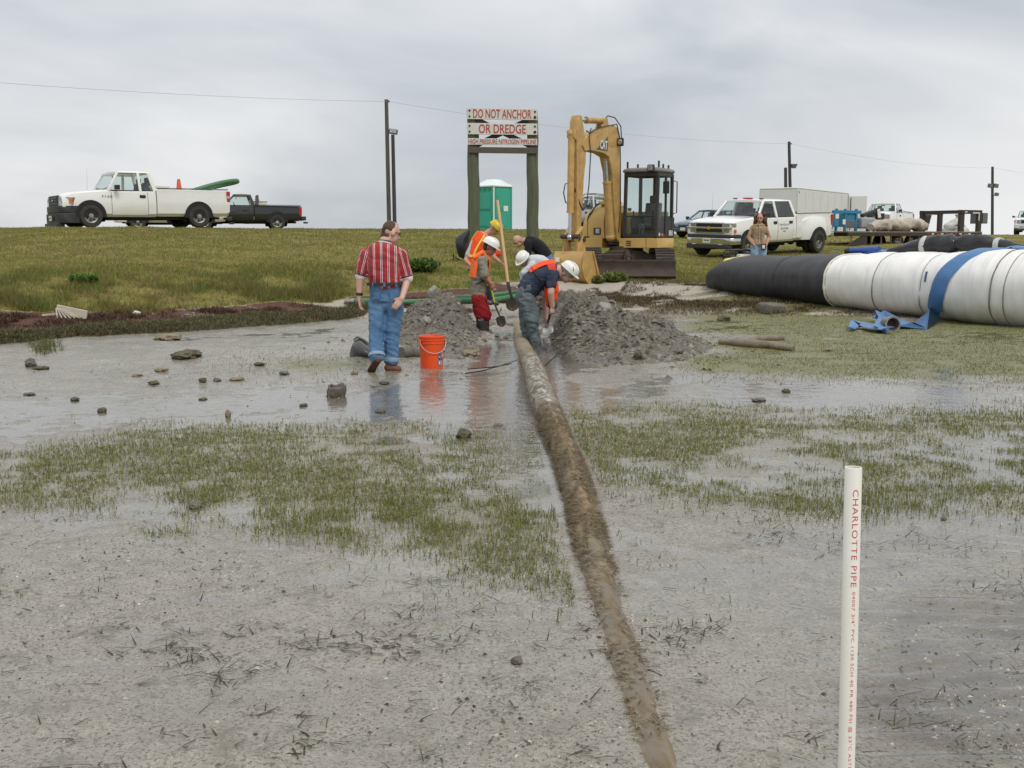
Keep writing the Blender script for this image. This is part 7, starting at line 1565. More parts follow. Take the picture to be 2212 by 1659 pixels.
HAIRM = mat('brown_hair', (0.075, 0.045, 0.03), 0.7, 0, 0.3, 30, bump=0.6, bs=60, sx=(1, 1, 0.3)); HAIRG = mat('grey_hair', (0.34, 0.32, 0.30), 0.75, 0, 0.3, 30, bump=0.6, bs=60); HAIRD = mat('dark_hair', (0.02, 0.016, 0.013), 0.7, 0, 0.3, 30, bump=0.5, bs=60); HAIRR = mat('auburn_curls', (0.085, 0.030, 0.018), 0.65, 0, 0.4, 24, bump=1.0, bs=45)
EYEM = mat('eye_dark', (0.03, 0.02, 0.02), 0.3); LIPM = mat('lips', (0.36, 0.14, 0.11), 0.5)
def remesh(mb, name, m, parent, vox=0.014, fold=0.0, seed=0, smooth=2):
    me = mb.mesh(name); o = bpy.data.objects.new(name, me); COL.objects.link(o)
    md = o.modifiers.new('r', 'REMESH'); md.mode = 'VOXEL'; md.voxel_size = vox
    md = o.modifiers.new('s', 'SMOOTH'); md.iterations = smooth * 3; md.factor = 0.5
    bake(o); me = o.data; n = len(me.vertices)
    if fold and n:
        co = np.zeros(n * 3); me.vertices.foreach_get('co', co); co = co.reshape(-1, 3); no = np.zeros(n * 3); me.vertices.foreach_get('normal', no); no = no.reshape(-1, 3)
        a = fbm(co[:, 0] * 9 + co[:, 1] * 6 + seed, co[:, 2] * 6 - co[:, 1] * 7, 3, 600 + seed) - 0.5; b_ = np.abs(fbm(co[:, 0] * 7 + co[:, 2] * 10, co[:, 1] * 9 + co[:, 2] * 15 + seed, 2, 640 + seed) - 0.5)
        co = co + no * ((a * 2 - b_ * 1.6) * fold)[:, None]; me.vertices.foreach_set('co', co.ravel())
    me.materials.clear(); me.materials.append(m); me.polygons.foreach_set('use_smooth', [True] * len(me.polygons)); me.update(); o.parent = parent
    return o
def cap(mb, a, b, ra, rb, n=14):
    a, b = V(a), V(b); mb.ell(a, ra, n, 8); mb.ell(b, rb, n, 8)
    if (b - a).length > 1e-4: mb.tube([a, a.lerp(b, 0.5), b], [ra, (ra + rb) / 2, rb], n)
    return mb
class Torso:
    """spine from pelvis to neck; widths and depths along it; side vector turns from hips to shoulders"""
    def __init__(s, pel, neck, hipv, shv, bend, w, d):
        s.p, s.n, s.h, s.s, s.b, s.w, s.d = V(pel), V(neck), V(hipv).normalized(), V(shv).normalized(), V(bend), w, d
    def c(s, t): m = (s.p + s.n) / 2 + s.b; return s.p * (1 - t) ** 2 + m * 2 * t * (1 - t) + s.n * t * t
    def fr(s, t):
        tn = (s.c(min(1, t + 0.02)) - s.c(max(0, t - 0.02))).normalized() if 0 <= t <= 1 else (s.n - s.p).normalized()
        sd = s.h.lerp(s.s, min(1, max(0, t))); sd = (sd - tn * sd.dot(tn)).normalized(); return tn, sd, sd.cross(tn)
    def pt(s, t, a, off=0.0):
        tn, sd, f = s.fr(t); k = [0, 0.25, 0.5, 0.75, 0.92, 1.0]; w = float(np.interp(t, k, s.w)) + off; d = float(np.interp(t, k, s.d)) + off
        c, sn = math.cos(R(a)), math.sin(R(a)); e = 0.85
        return (s.c(t) if t <= 1 else s.n + tn * (t - 1) * 0.5) + sd * w * math.copysign(abs(c) ** e, c) + f * d * math.copysign(abs(sn) ** e, sn)
    def tube(s, mb, t0, t1, off, n=24, m=12):
        return mb.loft([[s.pt(t0 + (t1 - t0) * i / m, 360 * k / n, off) for k in range(n)] for i in range(m + 1)])
    def patch(s, mb, t0, t1, a0, a1, off, th=0.012, m=10, n=10):
        rings = []
        for i in range(m + 1):
            t = t0 + (t1 - t0) * i / m
            rings.append([s.pt(t, a0 + (a1 - a0) * j / n, off) for j in range(n + 1)] + [s.pt(t, a0 + (a1 - a0) * j / n, off - th) for j in range(n, -1, -1)])
        return mb.loft(rings)
WM_ = [0.165, 0.155, 0.165, 0.185, 0.16, 0.075]; DM_ = [0.115, 0.105, 0.115, 0.12, 0.10, 0.07]
def hand(mb, wr, d, pn, th, curl=0.5, sc=1.0):
    """palm, four fingers of unequal length and a thumb; d = hand direction, pn = palm normal, th = thumb side"""
    d = V(d).normalized(); pn = V(pn); pn = (pn - d * pn.dot(d)).normalized(); sd = d.cross(pn).normalized(); sd = sd if sd.dot(V(th)) > 0 else -sd
    wr = V(wr); L_ = 0.095 * sc
    mb.loft([[wr + d * u * L_ + sd * w * x + pn * 0.014 * sc * y for x, y in ((1, -0.6), (1, 0.6), (0.5, 1), (-0.5, 1), (-1, 0.6), (-1, -0.6), (-0.5, -1), (0.5, -1))] for u, w in ((-0.15, 0.027 * sc), (0.3, 0.036 * sc), (0.8, 0.043 * sc), (1.02, 0.040 * sc))])
    for k, l in enumerate((0.072, 0.080, 0.074, 0.058)):
        b0 = wr + d * L_ * 0.9 + sd * (0.031 - 0.021 * k) * sc; a = 0.0; p = b0; pts = [p]
        for j in range(3):
            a += curl * (0.5 if j == 0 else 1.0); p = p + (d * math.cos(a) + pn * math.sin(a)) * l * sc * (0.44, 0.32, 0.24)[j]; pts.append(p)
        mb.tube(pts, [0.0095 * sc, 0.0090 * sc, 0.008 * sc, 0.0062 * sc], 8)
    b0 = wr + d * 0.022 * sc + sd * 0.030 * sc; q = (d * 0.62 + sd * 0.72 + pn * (0.25 + 0.3 * curl)).normalized(); p1 = b0 + q * 0.040 * sc; q2 = (d * 0.9 + sd * 0.2 + pn * (0.3 + 0.6 * curl)).normalized()
    mb.tube([b0 - q * 0.012, p1, p1 + q2 * 0.030 * sc, p1 + q2 * 0.048 * sc], [0.014 * sc, 0.0115 * sc, 0.010 * sc, 0.007 * sc], 8)
def head_frame(face, up):
    f = V(face).normalized(); u = V(up); u = (u - f * u.dot(f)).normalized(); r = f.cross(u); return f, u, r
def head(mb, c, face, up, neck, sc=1.0, nr=0.058):
    f, u, r = head_frame(face, up); c = V(c); M3 = Matrix((r, f, u)).transposed().to_4x4()
    mb.ell(c + u * 0.025 * sc - f * 0.008, (0.076 * sc, 0.098 * sc, 0.100 * sc), 20, 14, M3)
    mb.ell(c - u * 0.045 * sc + f * 0.022 * sc, (0.060 * sc, 0.072 * sc, 0.074 * sc), 18, 12, M3); mb.ell(c - u * 0.092 * sc + f * 0.055 * sc, (0.030 * sc, 0.030 * sc, 0.026 * sc), 12, 8, M3)
    mb.tube([c + u * 0.012 * sc + f * 0.084 * sc, c - u * 0.012 * sc + f * 0.104 * sc, c - u * 0.030 * sc + f * 0.112 * sc, c - u * 0.040 * sc + f * 0.090 * sc], [0.010 * sc, 0.013 * sc, 0.017 * sc, 0.012 * sc], 8)
    for s_ in (1, -1): mb.ell(c + r * s_ * 0.080 * sc - u * 0.012 * sc - f * 0.012 * sc, (0.010 * sc, 0.020 * sc, 0.034 * sc), 10, 8, M3); mb.ell(c + r * s_ * 0.034 + f * 0.083 * sc + u * 0.030 * sc, (0.026 * sc, 0.012 * sc, 0.008 * sc), 10, 6, M3)
    cap(mb, V(neck), c - u * 0.06 * sc - f * 0.025 * sc, nr * 1.12, nr * 0.95)
    return f, u, r, M3
def face_parts(root, c, f, u, r, M3, sc=1.0):
    for s_ in (1, -1):
        MB().ell(V(c) + r * s_ * 0.033 * sc + f * 0.0845 * sc + u * 0.010 * sc, (0.016 * sc, 0.012 * sc, 0.008 * sc), 10, 6, M3).build('eye', EYEM, root, 60)
        MB().ell(V(c) + r * s_ * 0.034 * sc + f * 0.090 * sc + u * 0.032 * sc, (0.024 * sc, 0.008 * sc, 0.0055 * sc), 10, 6, M3).build('eyebrow', HAIRD, root, 60)
    MB().ell(V(c) + f * 0.089 * sc - u * 0.068 * sc, (0.026 * sc, 0.012 * sc, 0.009 * sc), 10, 6, M3).build('mouth', LIPM, root, 60)
def hair_cap(root, c, f, u, r, M3, m, sc=1.0, back=0.022, up=0.022, k=1.07, vox=0.012):
    q = MB(); q.ell(V(c) + u * (0.025 + up) * sc - f * (0.008 + back) * sc, (0.078 * k * sc, 0.092 * k * sc, 0.092 * k * sc), 24, 16, M3)
    q.ell(V(c) - u * 0.03 * sc - f * 0.055 * sc, (0.068 * k * sc, 0.045 * k * sc, 0.06 * sc), 18, 10, M3)
    return remesh(q, 'hair', m, root, vox, 0.020, 3, 1)
def hard_hat(root, c, f, u, m, tilt=0.0, band=True):
    f, u, r = head_frame(f, u); M3 = Matrix((r, f, u)).transposed().to_4x4(); M3.translation = V(c) + u * 0.052
    q = MB(); rings = []
    for z, w in ((-0.004, 1.0), (0.02, 0.995), (0.05, 0.95), (0.08, 0.83), (0.102, 0.62), (0.114, 0.34), (0.118, 0.05)):
        rings.append([tuple(M3 @ V((0.112 * w * math.cos(a), 0.138 * w * math.sin(a) - 0.004, z + 0.006 * (abs(math.cos(a)) < 0.25) * (z > 0.04)))) for a in (2 * math.pi * k / 32 for k in range(32))])
    q.loft(rings, True); h = q.build('hard_hat', m, root, 50)
    b = MB(); br = []
    for off, z in ((0.0, 0.004), (0.0, -0.006)):
        br.append([tuple(M3 @ V(((0.114 + 0.010) * math.cos(a), (0.140 + 0.010 + 0.045 * max(0, math.sin(a)) ** 2) * math.sin(a) - 0.004, z - 0.012 * max(0, math.sin(a)) ** 2))) for a in (2 * math.pi * k / 32 for k in range(32))])
    b.loft(br); b.build('brim', m, h, 50)
    for a in (-0.035, 0.0, 0.035):
        MB().tube([tuple(M3 @ V((a, 0.135 * math.cos(t) * 0.98, 0.004 + 0.118 * math.sin(t) ** 0.9))) for t in (R(12 + 156 * k / 14) for k in range(15))], 0.006, 6).build('ridge', m, h, 60)
    if band: MB().lathe([(0.104, -0.05), (0.104, -0.012)], 24, M3 @ Matrix.Scale(1.18, 4, (0, 1, 0))).build('head_band', mat('hat_band', (0.22, 0.22, 0.23), 0.6), h, 60)
    return h
def limbs(mb, pts, rs):
    for i in range(len(pts) - 1): cap(mb, pts[i], pts[i + 1], rs[i], rs[i + 1])
    return mb
def shoe(mb, ank, toe, h=0.055, w=0.045):
    ank, toe = V(ank), V(toe); d = (toe - ank).normalized(); cap(mb, ank - d * 0.03, ank.lerp(toe, 0.55), w * 0.95, w); cap(mb, ank.lerp(toe, 0.55), toe - d * 0.03, w, w * 0.85); return mb
def Jf(o, Y):
    def J(px, py, dy=0.0): return Pd(px, py, Y + dy) - V(o)
    return J
# ---------------------------------------------------------------- the man in the striped shirt, walking away
Y = 12.5; o = Pz(838, 803, 0.0); o.y = Y; o.x = Pd(838, 803, Y).x; o.z = 0.0
A = thing('person', 'man in red striped polo shirt and jeans walking away with his head turned right', 'person', o); J = Jf(o, Y)
shw = J(870, 540) - J(784, 541); T = Torso(J(832, 640), J(829, 524, .02), (1, 0.08, 0.02), (1, 0.10, -0.02), V((0, -0.02, 0)), [0.172, 0.172, 0.185, 0.205, 0.18, 0.068], [0.13, 0.135, 0.14, 0.135, 0.11, 0.065])
SL, SR, EL, ER, WL, WR = J(790, 551), J(866, 551), J(778, 600, -.02), J(880, 603, .02), J(776, 644, -.02), J(868, 645, -.14)
HC = J(845, 503, .05); face = (0.80, 0.56, -0.30); up = (0.12, 0.1, 1)
q = MB(); T.tube(q, 0.05, 0.98, -0.03); f_, u_, r_, M3 = head(q, HC, face, up, J(833, 522, .02), 1.04, 0.064)
limbs(q, [SL, EL, WL], [0.062, 0.046, 0.031]); limbs(q, [SR, ER, WR], [0.062, 0.046, 0.031])
KL, AL, KR, AR = J(812, 728, -.06), J(814, 775, -.18), J(847, 722, .02), J(844, 786, .02)
HL, HR = J(812, 655), J(854, 655)
limbs(q, [HL, KL, AL], [0.075, 0.055, 0.045]); limbs(q, [HR, KR, AR], [0.075, 0.055, 0.045])
hand(q, WL, (0.10, 0.05, -1), (1, -0.1, 0.1), (0.2, 0.9, 0), 0.45); hand(q, WR, (-0.62, -0.15, -0.75), (0.1, 1, -0.1), (-0.5, 0, 0.6), 0.25)
remesh(q, 'body', SKINP, A, 0.010, 0, 0, 1); face_parts(A, HC, f_, u_, r_, M3)
hair_cap(A, HC, f_, u_, r_, M3, HAIRM, 1.04, 0.022, 0.014, 1.06)
gl = MB()
for s_ in (1, -1): gl.tube([tuple(V(HC) + r_ * s_ * (0.034 + 0.022 * math.cos(a)) + f_ * 0.100 + u_ * (0.010 + 0.017 * math.sin(a))) for a in (2 * math.pi * k / 12 for k in range(12))], 0.0022, 5, False, 1, True).tube([tuple(V(HC) + r_ * s_ * 0.058 + f_ * 0.098 + u_ * 0.014), tuple(V(HC) + r_ * s_ * 0.082 + u_ * 0.010)], 0.0025, 5)
gl.build('spectacles', CABD, A, 40)
q = MB(); T.tube(q, 0.16, 0.99, 0.012); q.tube([SL.lerp(SR, 0.5) + V((0, 0, 0.03)), SL + V((0.02, 0, 0.012))], [0.12, 0.078], 16).tube([SL.lerp(SR, 0.5) + V((0, 0, 0.03)), SR + V((-0.02, 0, 0.012))], [0.12, 0.078], 16)
limbs(q, [SL, SL.lerp(EL, 0.92)], [0.080, 0.076]); limbs(q, [SR, SR.lerp(ER, 0.92)], [0.080, 0.076])
sh = remesh(q, 'shirt', SKINP, A, 0.013, 0.020, 5, 1)
def stripes(me, T, arms):
    n = len(me.vertices); co = np.zeros(n * 3); me.vertices.foreach_get('co', co); co = co.reshape(-1, 3); out = np.zeros((n, 3))
    tt = np.linspace(0, 1, 24); cs = np.array([tuple(T.c(t)) for t in tt]); d = np.linalg.norm(co[:, None] - cs[None], axis=2); i = d.argmin(1)
    fr = [T.fr(t) for t in tt]; S = np.array([tuple(f[1]) for f in fr]); F = np.array([tuple(f[2]) for f in fr]); rel = co - cs[i]
    x = (rel * S[i]).sum(1); y = (rel * F[i]).sum(1); out[:, 0] = np.where(np.abs(x) < 0.17, x + 0.02 * (y < 0), np.arctan2(y, x) * 0.19 * np.sign(x) * 0 + np.sign(x) * (0.17 + 0.19 * np.abs(np.arctan2(np.abs(y), np.abs(x)) - 0.9)))
    dt = np.abs(x) / 0.21; out[:, 2] = 0.5
    for a, b in arms:
        a, b = np.array(tuple(a)), np.array(tuple(b)); ax = (b - a) / np.linalg.norm(b - a); h = ((co - a) @ ax); rr = co - a - h[:, None] * ax; ds = np.linalg.norm(rr, axis=1)
        s1 = np.cross(ax, [0, 1, 0]); s1 /= np.linalg.norm(s1); s2 = np.cross(ax, s1); m_ = (ds < 0.098) & (np.abs(x) > 0.155) & (h > -0.05); ang = np.arctan2(rr @ s2, rr @ s1)
        out[m_, 0] = ang[m_] * 0.078 + 0.9; out[m_, 1] = h[m_] / np.linalg.norm(b - a)
    at = me.attributes.new('weave', 'FLOAT_VECTOR', 'POINT'); at.data.foreach_set('vector', out.ravel())
stripes(sh.data, T, [(SL, SL.lerp(EL, 0.92)), (SR, SR.lerp(ER, 0.92))])
m = bpy.data.materials.new('striped_jersey'); m.use_nodes = True; t = m.node_tree; b = t.nodes['Principled BSDF']; at = N(t, 'ShaderNodeAttribute', attribute_name='weave'); sx_ = N(t, 'ShaderNodeSeparateXYZ'); L(t, at.outputs['Vector'], sx_.inputs[0])
fr_ = math_n(t, 'FRACT', math_n(t, 'ADD', math_n(t, 'DIVIDE', sx_.outputs[0], 0.080), 40.3))
WH, NV, RD_, OL = (0.70, 0.62, 0.58), (0.05, 0.025, 0.08), (0.40, 0.018, 0.03), (0.22, 0.045, 0.03)
c = ramp(t, fr_, [(0.0, WH), (0.08, NV), (0.14, RD_), (0.38, OL), (0.57, RD_), (0.80, WH), (0.87, NV), (0.93, RD_)], 'CONSTANT')
c = mixc(t, math_n(t, 'GREATER_THAN', sx_.outputs[1], 0.93), c, NV); c = mixc(t, math_n(t, 'GREATER_THAN', sx_.outputs[1], 0.985), c, WH); L(t, c, b.inputs['Base Color']); b.inputs['Roughness'].default_value = 0.85
bp = N(t, 'ShaderNodeBump'); bp.inputs['Strength'].default_value = 0.5; bp.inputs['Distance'].default_value = 0.02; L(t, noise_n(t, N(t, 'ShaderNodeTexCoord').outputs['Object'], 10, 4, 0.6), bp.inputs['Height']); L(t, bp.outputs[0], b.inputs['Normal'])
sh.data.materials.clear(); sh.data.materials.append(m)
q = MB(); nb = J(832, 524, .02); q.tube([nb + V((0, 0, -0.03)), nb + V((0.006, 0.005, 0.025))], [0.085, 0.074], 20); q.build('collar', cloth('collar_navy', (0.10, 0.05, 0.10)), A, 60)
MB().tube([nb + V((0.0, 0, -0.012)), nb + V((0.003, 0.003, 0.004))], [0.0835, 0.080], 20).build('collar_stripe', cloth('collar_white', (0.6, 0.55, 0.52)), A, 60)
DEN = mat('blue_denim', (0.075, 0.165, 0.31), 0.85, 0, 0.16, 9, bump=0.5, bs=10, dirt=(0.19, 0.30, 0.44), dirt_amt=0.5, ds=3.0, spec=0.2)
q = MB(); T.tube(q, -0.10, 0.235, 0.008, 24, 6); limbs(q, [HL + V((0.01, 0, 0)), KL, AL.lerp(KL, 0.12)], [0.108, 0.088, 0.085]); limbs(q, [HR, KR, AR.lerp(KR, 0.16)], [0.108, 0.092, 0.088]); cap(q, HL, HR, 0.10, 0.10)
remesh(q, 'jeans', DEN, A, 0.012, 0.020, 7, 1)
CUF = mat('denim_cuff', (0.24, 0.34, 0.45), 0.85, 0, 0.12, 14, bump=0.4, bs=20)
for a, k in ((AL, KL), (AR, KR)):
    c0_ = a.lerp(k, 0.10); c1_b = a.lerp(k, 0.24); MB().tube([c0_, c0_.lerp(c1_b, 0.5), c1_b], [0.092, 0.096, 0.090], 18).build('trouser_cuff', CUF, A, 60)
q = MB(); T.patch(q, 0.212, 0.262, 0, 359.9, 0.034, 0.022, 3, 30); q.build('belt', BPLA, A, 60)
for a in (55, 90, 125): q = MB(); T.patch(q, 0.195, 0.268, a - 2, a + 2, 0.040, 0.006, 2, 2); q.build('belt_loop', DEN, A, 0)
for a0, a1 in ((46, 80), (100, 134)): q = MB(); T.patch(q, -0.05, 0.10, a0 + 4, a1 - 4, 0.0165, 0.006, 6, 6); q.build('back_pocket', DEN, A, 60)
LEA = mat('brown_leather', (0.16, 0.06, 0.03), 0.55, 0, 0.2, 10, bump=0.3, bs=20, dirt=(0.07, 0.04, 0.03), dirt_amt=0.5); SOLE = mat('shoe_sole', (0.09, 0.05, 0.035), 0.8)
q = MB(); shoe(q, J(843, 795, .0), J(866, 798, .05), w=0.046); cap(q, J(842, 782, .01), J(842, 795, .0), 0.052, 0.05); s1 = remesh(q, 'boot', LEA, A, 0.010, 0.003, 2, 1)
MB().loft([[J(834, 802, -.02), J(834, 804, -.02), J(834, 804, .07), J(834, 802, .07)], [J(852, 802, -.03), J(852, 804.5, -.03), J(852, 804.5, .09), J(852, 802, .09)], [J(868, 801, .0), J(868, 803.5, .0), J(868, 803.5, .09), J(868, 801, .09)]]).build('sole', SOLE, s1, 0)
q = MB(); heel, toe = J(816, 776, -.20), J(802, 799, -.02); cap(q, heel, heel.lerp(toe, 0.5), 0.044, 0.046); cap(q, heel.lerp(toe, 0.5), toe, 0.046, 0.040); cap(q, J(816, 768, -.17), heel, 0.052, 0.046); s1 = remesh(q, 'boot', LEA, A, 0.010, 0.003, 4, 1)
dn = V((-0.1, -0.75, -0.45)).normalized(); sol = []
for k, w in ((-0.08, 0.03), (0.1, 0.038), (0.4, 0.034), (0.7, 0.045), (0.95, 0.042), (1.08, 0.025)):
    p = heel.lerp(toe, k); sdv = (toe - heel).normalized().cross(dn).normalized(); sol.append([p + dn * 0.040 + sdv * w, p + dn * 0.052 + sdv * w, p + dn * 0.052 - sdv * w, p + dn * 0.040 - sdv * w])
MB().loft(sol).build('sole', SOLE, s1, 30)
w_ = EL.lerp(WL, 0.80); dW = (WL - EL).normalized() * 0.016; MB().tube([w_ - dW, w_ + dW], [0.039, 0.037], 14).build('wristwatch', BPLA, A, 40)
# ---------------------------------------------------------------- worker in red shorts with a white hard hat
Y = 17.6; o = Pd(1045, 727, Y); B = thing('person', 'worker in white hard hat and red shorts standing in rubber boots with a spade', 'person', o); J = Jf(o, Y)
T = Torso(J(1034, 640), J(1043, 548), (0.15, -1, 0), (0.25, -1, -0.05), V((-0.05, 0, 0.0)), [0.165, 0.17, 0.175, 0.185, 0.16, 0.065], [0.12, 0.12, 0.125, 0.12, 0.10, 0.06])
S1, E1, W1 = J(1043, 562, -.19), J(1046, 598, -.24), J(1058, 613, -.16); S2, E2, W2 = J(1040, 562, .19), J(1050, 596, .22), J(1061, 618, .02)
HC = J(1059, 535, -.02); face = (0.92, -0.25, -0.48); up = (0.55, -0.05, 0.9)
q = MB(); T.tube(q, 0.05, 0.98, -0.03); f_, u_, r_, M3 = head(q, HC, face, up, J(1045, 548), 1.0, 0.056)
limbs(q, [S1, E1, W1], [0.058, 0.043, 0.030]); limbs(q, [S2, E2, W2], [0.058, 0.043, 0.030]); hand(q, W1, (0.6, 0.35, -0.6), (0.1, 0.6, -0.3), (0.5, 0, 0.8), 1.0); hand(q, W2, (0.5, -0.3, -0.7), (0.2, -0.6, 0), (0.5, 0, 0.8), 1.0)
K1, A1, K2, A2 = J(1037, 684, -.09), J(1040, 722, -.09), J(1048, 686, .09), J(1049, 720, .09); H1, H2 = J(1033, 645, -.09), J(1036, 645, .09)
limbs(q, [H1, K1, A1], [0.085, 0.056, 0.042]); limbs(q, [H2, K2, A2], [0.085, 0.056, 0.042])
remesh(q, 'body', SKINB, B, 0.010, 0, 0, 1); face_parts(B, HC, f_, u_, r_, M3); hair_cap(B, HC, f_, u_, r_, M3, HAIRD, 1.0, 0.02, 0.005, 1.05)
h_ = hard_hat(B, V(HC) + V((-0.015, 0, 0.0)), f_, u_, HATW, band=False)
GTEE = cloth('grey_tee', (0.23, 0.215, 0.17), 0.12)
q = MB(); T.tube(q, -0.02, 0.985, 0.014); q.tube([S1.lerp(S2, 0.5), S1], [0.12, 0.076], 16).tube([S1.lerp(S2, 0.5), S2], [0.12, 0.076], 16); limbs(q, [S1, S1.lerp(E1, 0.85)], [0.076, 0.074]); limbs(q, [S2, S2.lerp(E2, 0.85)], [0.076, 0.074])
remesh(q, 'shirt', GTEE, B, 0.012, 0.024, 11, 1)
VM = cloth('orange_vest_faded', (0.92, 0.17, 0.04), 0.08)
for a0, a1, t0, t1 in ((28, 150, 0.44, 0.965), (-150, -48, 0.26, 0.92)):
    q = MB(); T.patch(q, t0, t1, a0 - 0, a1, 0.030, 0.014, 14, 10); q.build('vest', VM, B, 60)
for sy in (-.10, .10): q = MB(); q.tube([T.pt(0.88, -100, 0.03) + V((0, sy, 0)), J(1042, 549, sy) + V((0, 0, 0.03)), T.pt(0.86, 85, 0.03) + V((0, sy, 0))], [0.035, 0.04, 0.035], 8); q.build('vest_strap', VM, B, 60)
MB().tube([T.pt(0.46, -100, 0.035), T.pt(0.40, -20, 0.035), T.pt(0.33, 10, 0.035), T.pt(0.30, 30, 0.035)], 0.009, 6).build('side_strap', HOSE, B, 60)
RSH = cloth('red_shorts', (0.26, 0.012, 0.018), 0.12)
q = MB(); T.tube(q, -0.10, 0.14, 0.006, 24, 5); limbs(q, [H1, K1 + V((0.0, 0, 0.04))], [0.115, 0.112]); limbs(q, [H2, K2 + V((0.0, 0, 0.04))], [0.115, 0.112]); cap(q, H1, H2, 0.1, 0.1); remesh(q, 'shorts', RSH, B, 0.012, 0.026, 13, 1)
for k_, a_, tp in ((K1, A1, J(1062, 727, -.12)), (K2, A2, J(1068, 724, .08))):
    q = MB(); limbs(q, [k_ + V((0, 0, 0.02)), k_.lerp(a_, 0.5), a_], [0.072, 0.070, 0.055]); cap(q, a_ + V((0, 0, -0.03)), a_.lerp(tp, 0.5), 0.052, 0.05); cap(q, a_.lerp(tp, 0.5), tp, 0.05, 0.042); remesh(q, 'rubber_boot', BOOT, B, 0.012, 0.006, 17, 1)
MB().box(K1 + V((0.01, -0.072, -0.04)), (0.08, 0.01, 0.05)).build('boot_mark', LBOX, B, 0)
def spade(name, label, Y, hand_top, ferr, neck, tipp, hm, r=0.017, bw=0.10, dgrip=False, blade=None):
    o = Pd(tipp[0], tipp[1], Y); S_ = thing(name, label, 'shovel', o); J = Jf(o, Y); a, b, c, d = J(*hand_top), J(*ferr), J(*neck), J(*tipp)
    MB().tube([a, a.lerp(b, 0.5), b], [r, r * 1.05, r], 10).build('handle', hm, S_, 60)
    MB().tube([b - (b - a).normalized() * 0.05, b, b.lerp(c, 0.5), c], [r * 1.25, r * 1.15, r, r * 0.9], 10).build('socket', blade or RUST, S_, 60)
    dr = (d - c).normalized(); sd = dr.cross(V((0, 1, 0.15))).normalized(); nn = sd.cross(dr); Lb = (d - c).length; rows_ = []
    for u, w, cv in ((-0.06, 0.35, 0.0), (0.04, 0.95, 0.0), (0.35, 1.0, 0.012), (0.7, 0.92, 0.014), (0.9, 0.6, 0.008), (1.0, 0.12, 0.0)):
        p = c + dr * Lb * u; rows_.append([p + sd * bw * w - nn * 0.012, p + sd * bw * w * 0.5 + nn * (cv - 0.004), p + nn * cv, p - sd * bw * w * 0.5 + nn * (cv - 0.004), p - sd * bw * w - nn * 0.012])
    bl_ = MB().loft(rows_, False, False).build('blade', blade or RUST, S_, 60); md = bl_.modifiers.new('thick', 'SOLIDIFY'); md.thickness = 0.006
    if dgrip:
        g_ = (a - b).normalized(); sd = g_.cross(V((0, 1, 0))).normalized(); MB().tube([a, a + g_ * 0.04 + sd * 0.055, a + g_ * 0.11 + sd * 0.055, a + g_ * 0.11 - sd * 0.055, a + g_ * 0.04 - sd * 0.055, a], 0.013, 8).build('grip', CABD, S_, 40)
    return S_
WDH = mat('pale_wood_handle', (0.56, 0.36, 0.17), 0.55, 0, 0.12, 6, sx=(5, 5, 0.6)); YGH = mat('yellow_green_handle', (0.42, 0.48, 0.05), 0.4, 0, 0.1, 9); GRYM = mat('scoop_grey', (0.30, 0.30, 0.29), 0.45, 0.4)
spade('shovel', 'yellow green handled shovel held by the worker in red shorts', 17.5, (1058, 612), (1070, 660), (1080, 684), (1086, 706), YGH, 0.014, 0.075)
# ---------------------------------------------------------------- worker in a yellow hard hat and orange vest
Y = 22.0; o = Pd(1045, 655, Y); C_ = thing('person', 'worker in yellow hard hat and orange vest leaning over a long wooden shovel', 'person', o); J = Jf(o, Y)
T = Torso(J(1022, 582), J(1050, 503), (0.25, -1, 0), (0.55, -0.85, 0), V((-0.10, 0, 0.03)), [0.165, 0.17, 0.185, 0.20, 0.17, 0.07], [0.12, 0.125, 0.13, 0.125, 0.105, 0.06])
S1, E1, W1 = J(1056, 522, -.14), J(1068, 556, -.20), J(1086, 571, -.20); S2, E2, W2 = J(1026, 522, .05), J(1006, 562, -.10), J(1022, 578, -.2)
HC = J(1068, 494, -.03); face = (0.80, -0.35, -0.75); up = (0.75, -0.25, 0.62)
q = MB(); T.tube(q, 0.05, 0.98, -0.03); f_, u_, r_, M3 = head(q, HC, face, up, J(1052, 504), 1.0, 0.06); limbs(q, [S1, E1, W1], [0.06, 0.045, 0.031]); limbs(q, [S2, E2, W2], [0.06, 0.045, 0.031]); hand(q, W1, (0.85, -0.1, -0.35), (0, -0.2, -1), (0.2, -0.8, 0.4), 1.1); hand(q, W2, (0.5, -0.2, -0.6), (0.1, 0.8, 0), (0.5, 0, 0.6), 0.9)
H1, H2, K1, K2, A1, A2 = J(1026, 585, -.09), J(1030, 585, .09), J(1040, 620, -.12), J(1052, 618, .1), J(1042, 648, -.12), J(1058, 648, .08)
limbs(q, [H1, K1, A1], [0.09, 0.058, 0.043]); limbs(q, [H2, K2, A2], [0.09, 0.058, 0.043]); remesh(q, 'body', SKIN, C_, 0.012, 0, 0, 1); face_parts(C_, HC, f_, u_, r_, M3)
hard_hat(C_, HC, f_, u_, HATY, band=False)
q = MB(); T.tube(q, 0.0, 0.98, 0.010); limbs(q, [S1, S1.lerp(E1, 0.6)], [0.076, 0.07]); limbs(q, [S2, S2.lerp(E2, 0.75)], [0.076, 0.07]); q.tube([S1.lerp(S2, 0.5), S1], [0.12, 0.076], 14).tube([S1.lerp(S2, 0.5), S2], [0.12, 0.076], 14); remesh(q, 'shirt', cloth('pale_grey_tee', (0.40, 0.40, 0.40)), C_, 0.014, 0.01, 19, 2)
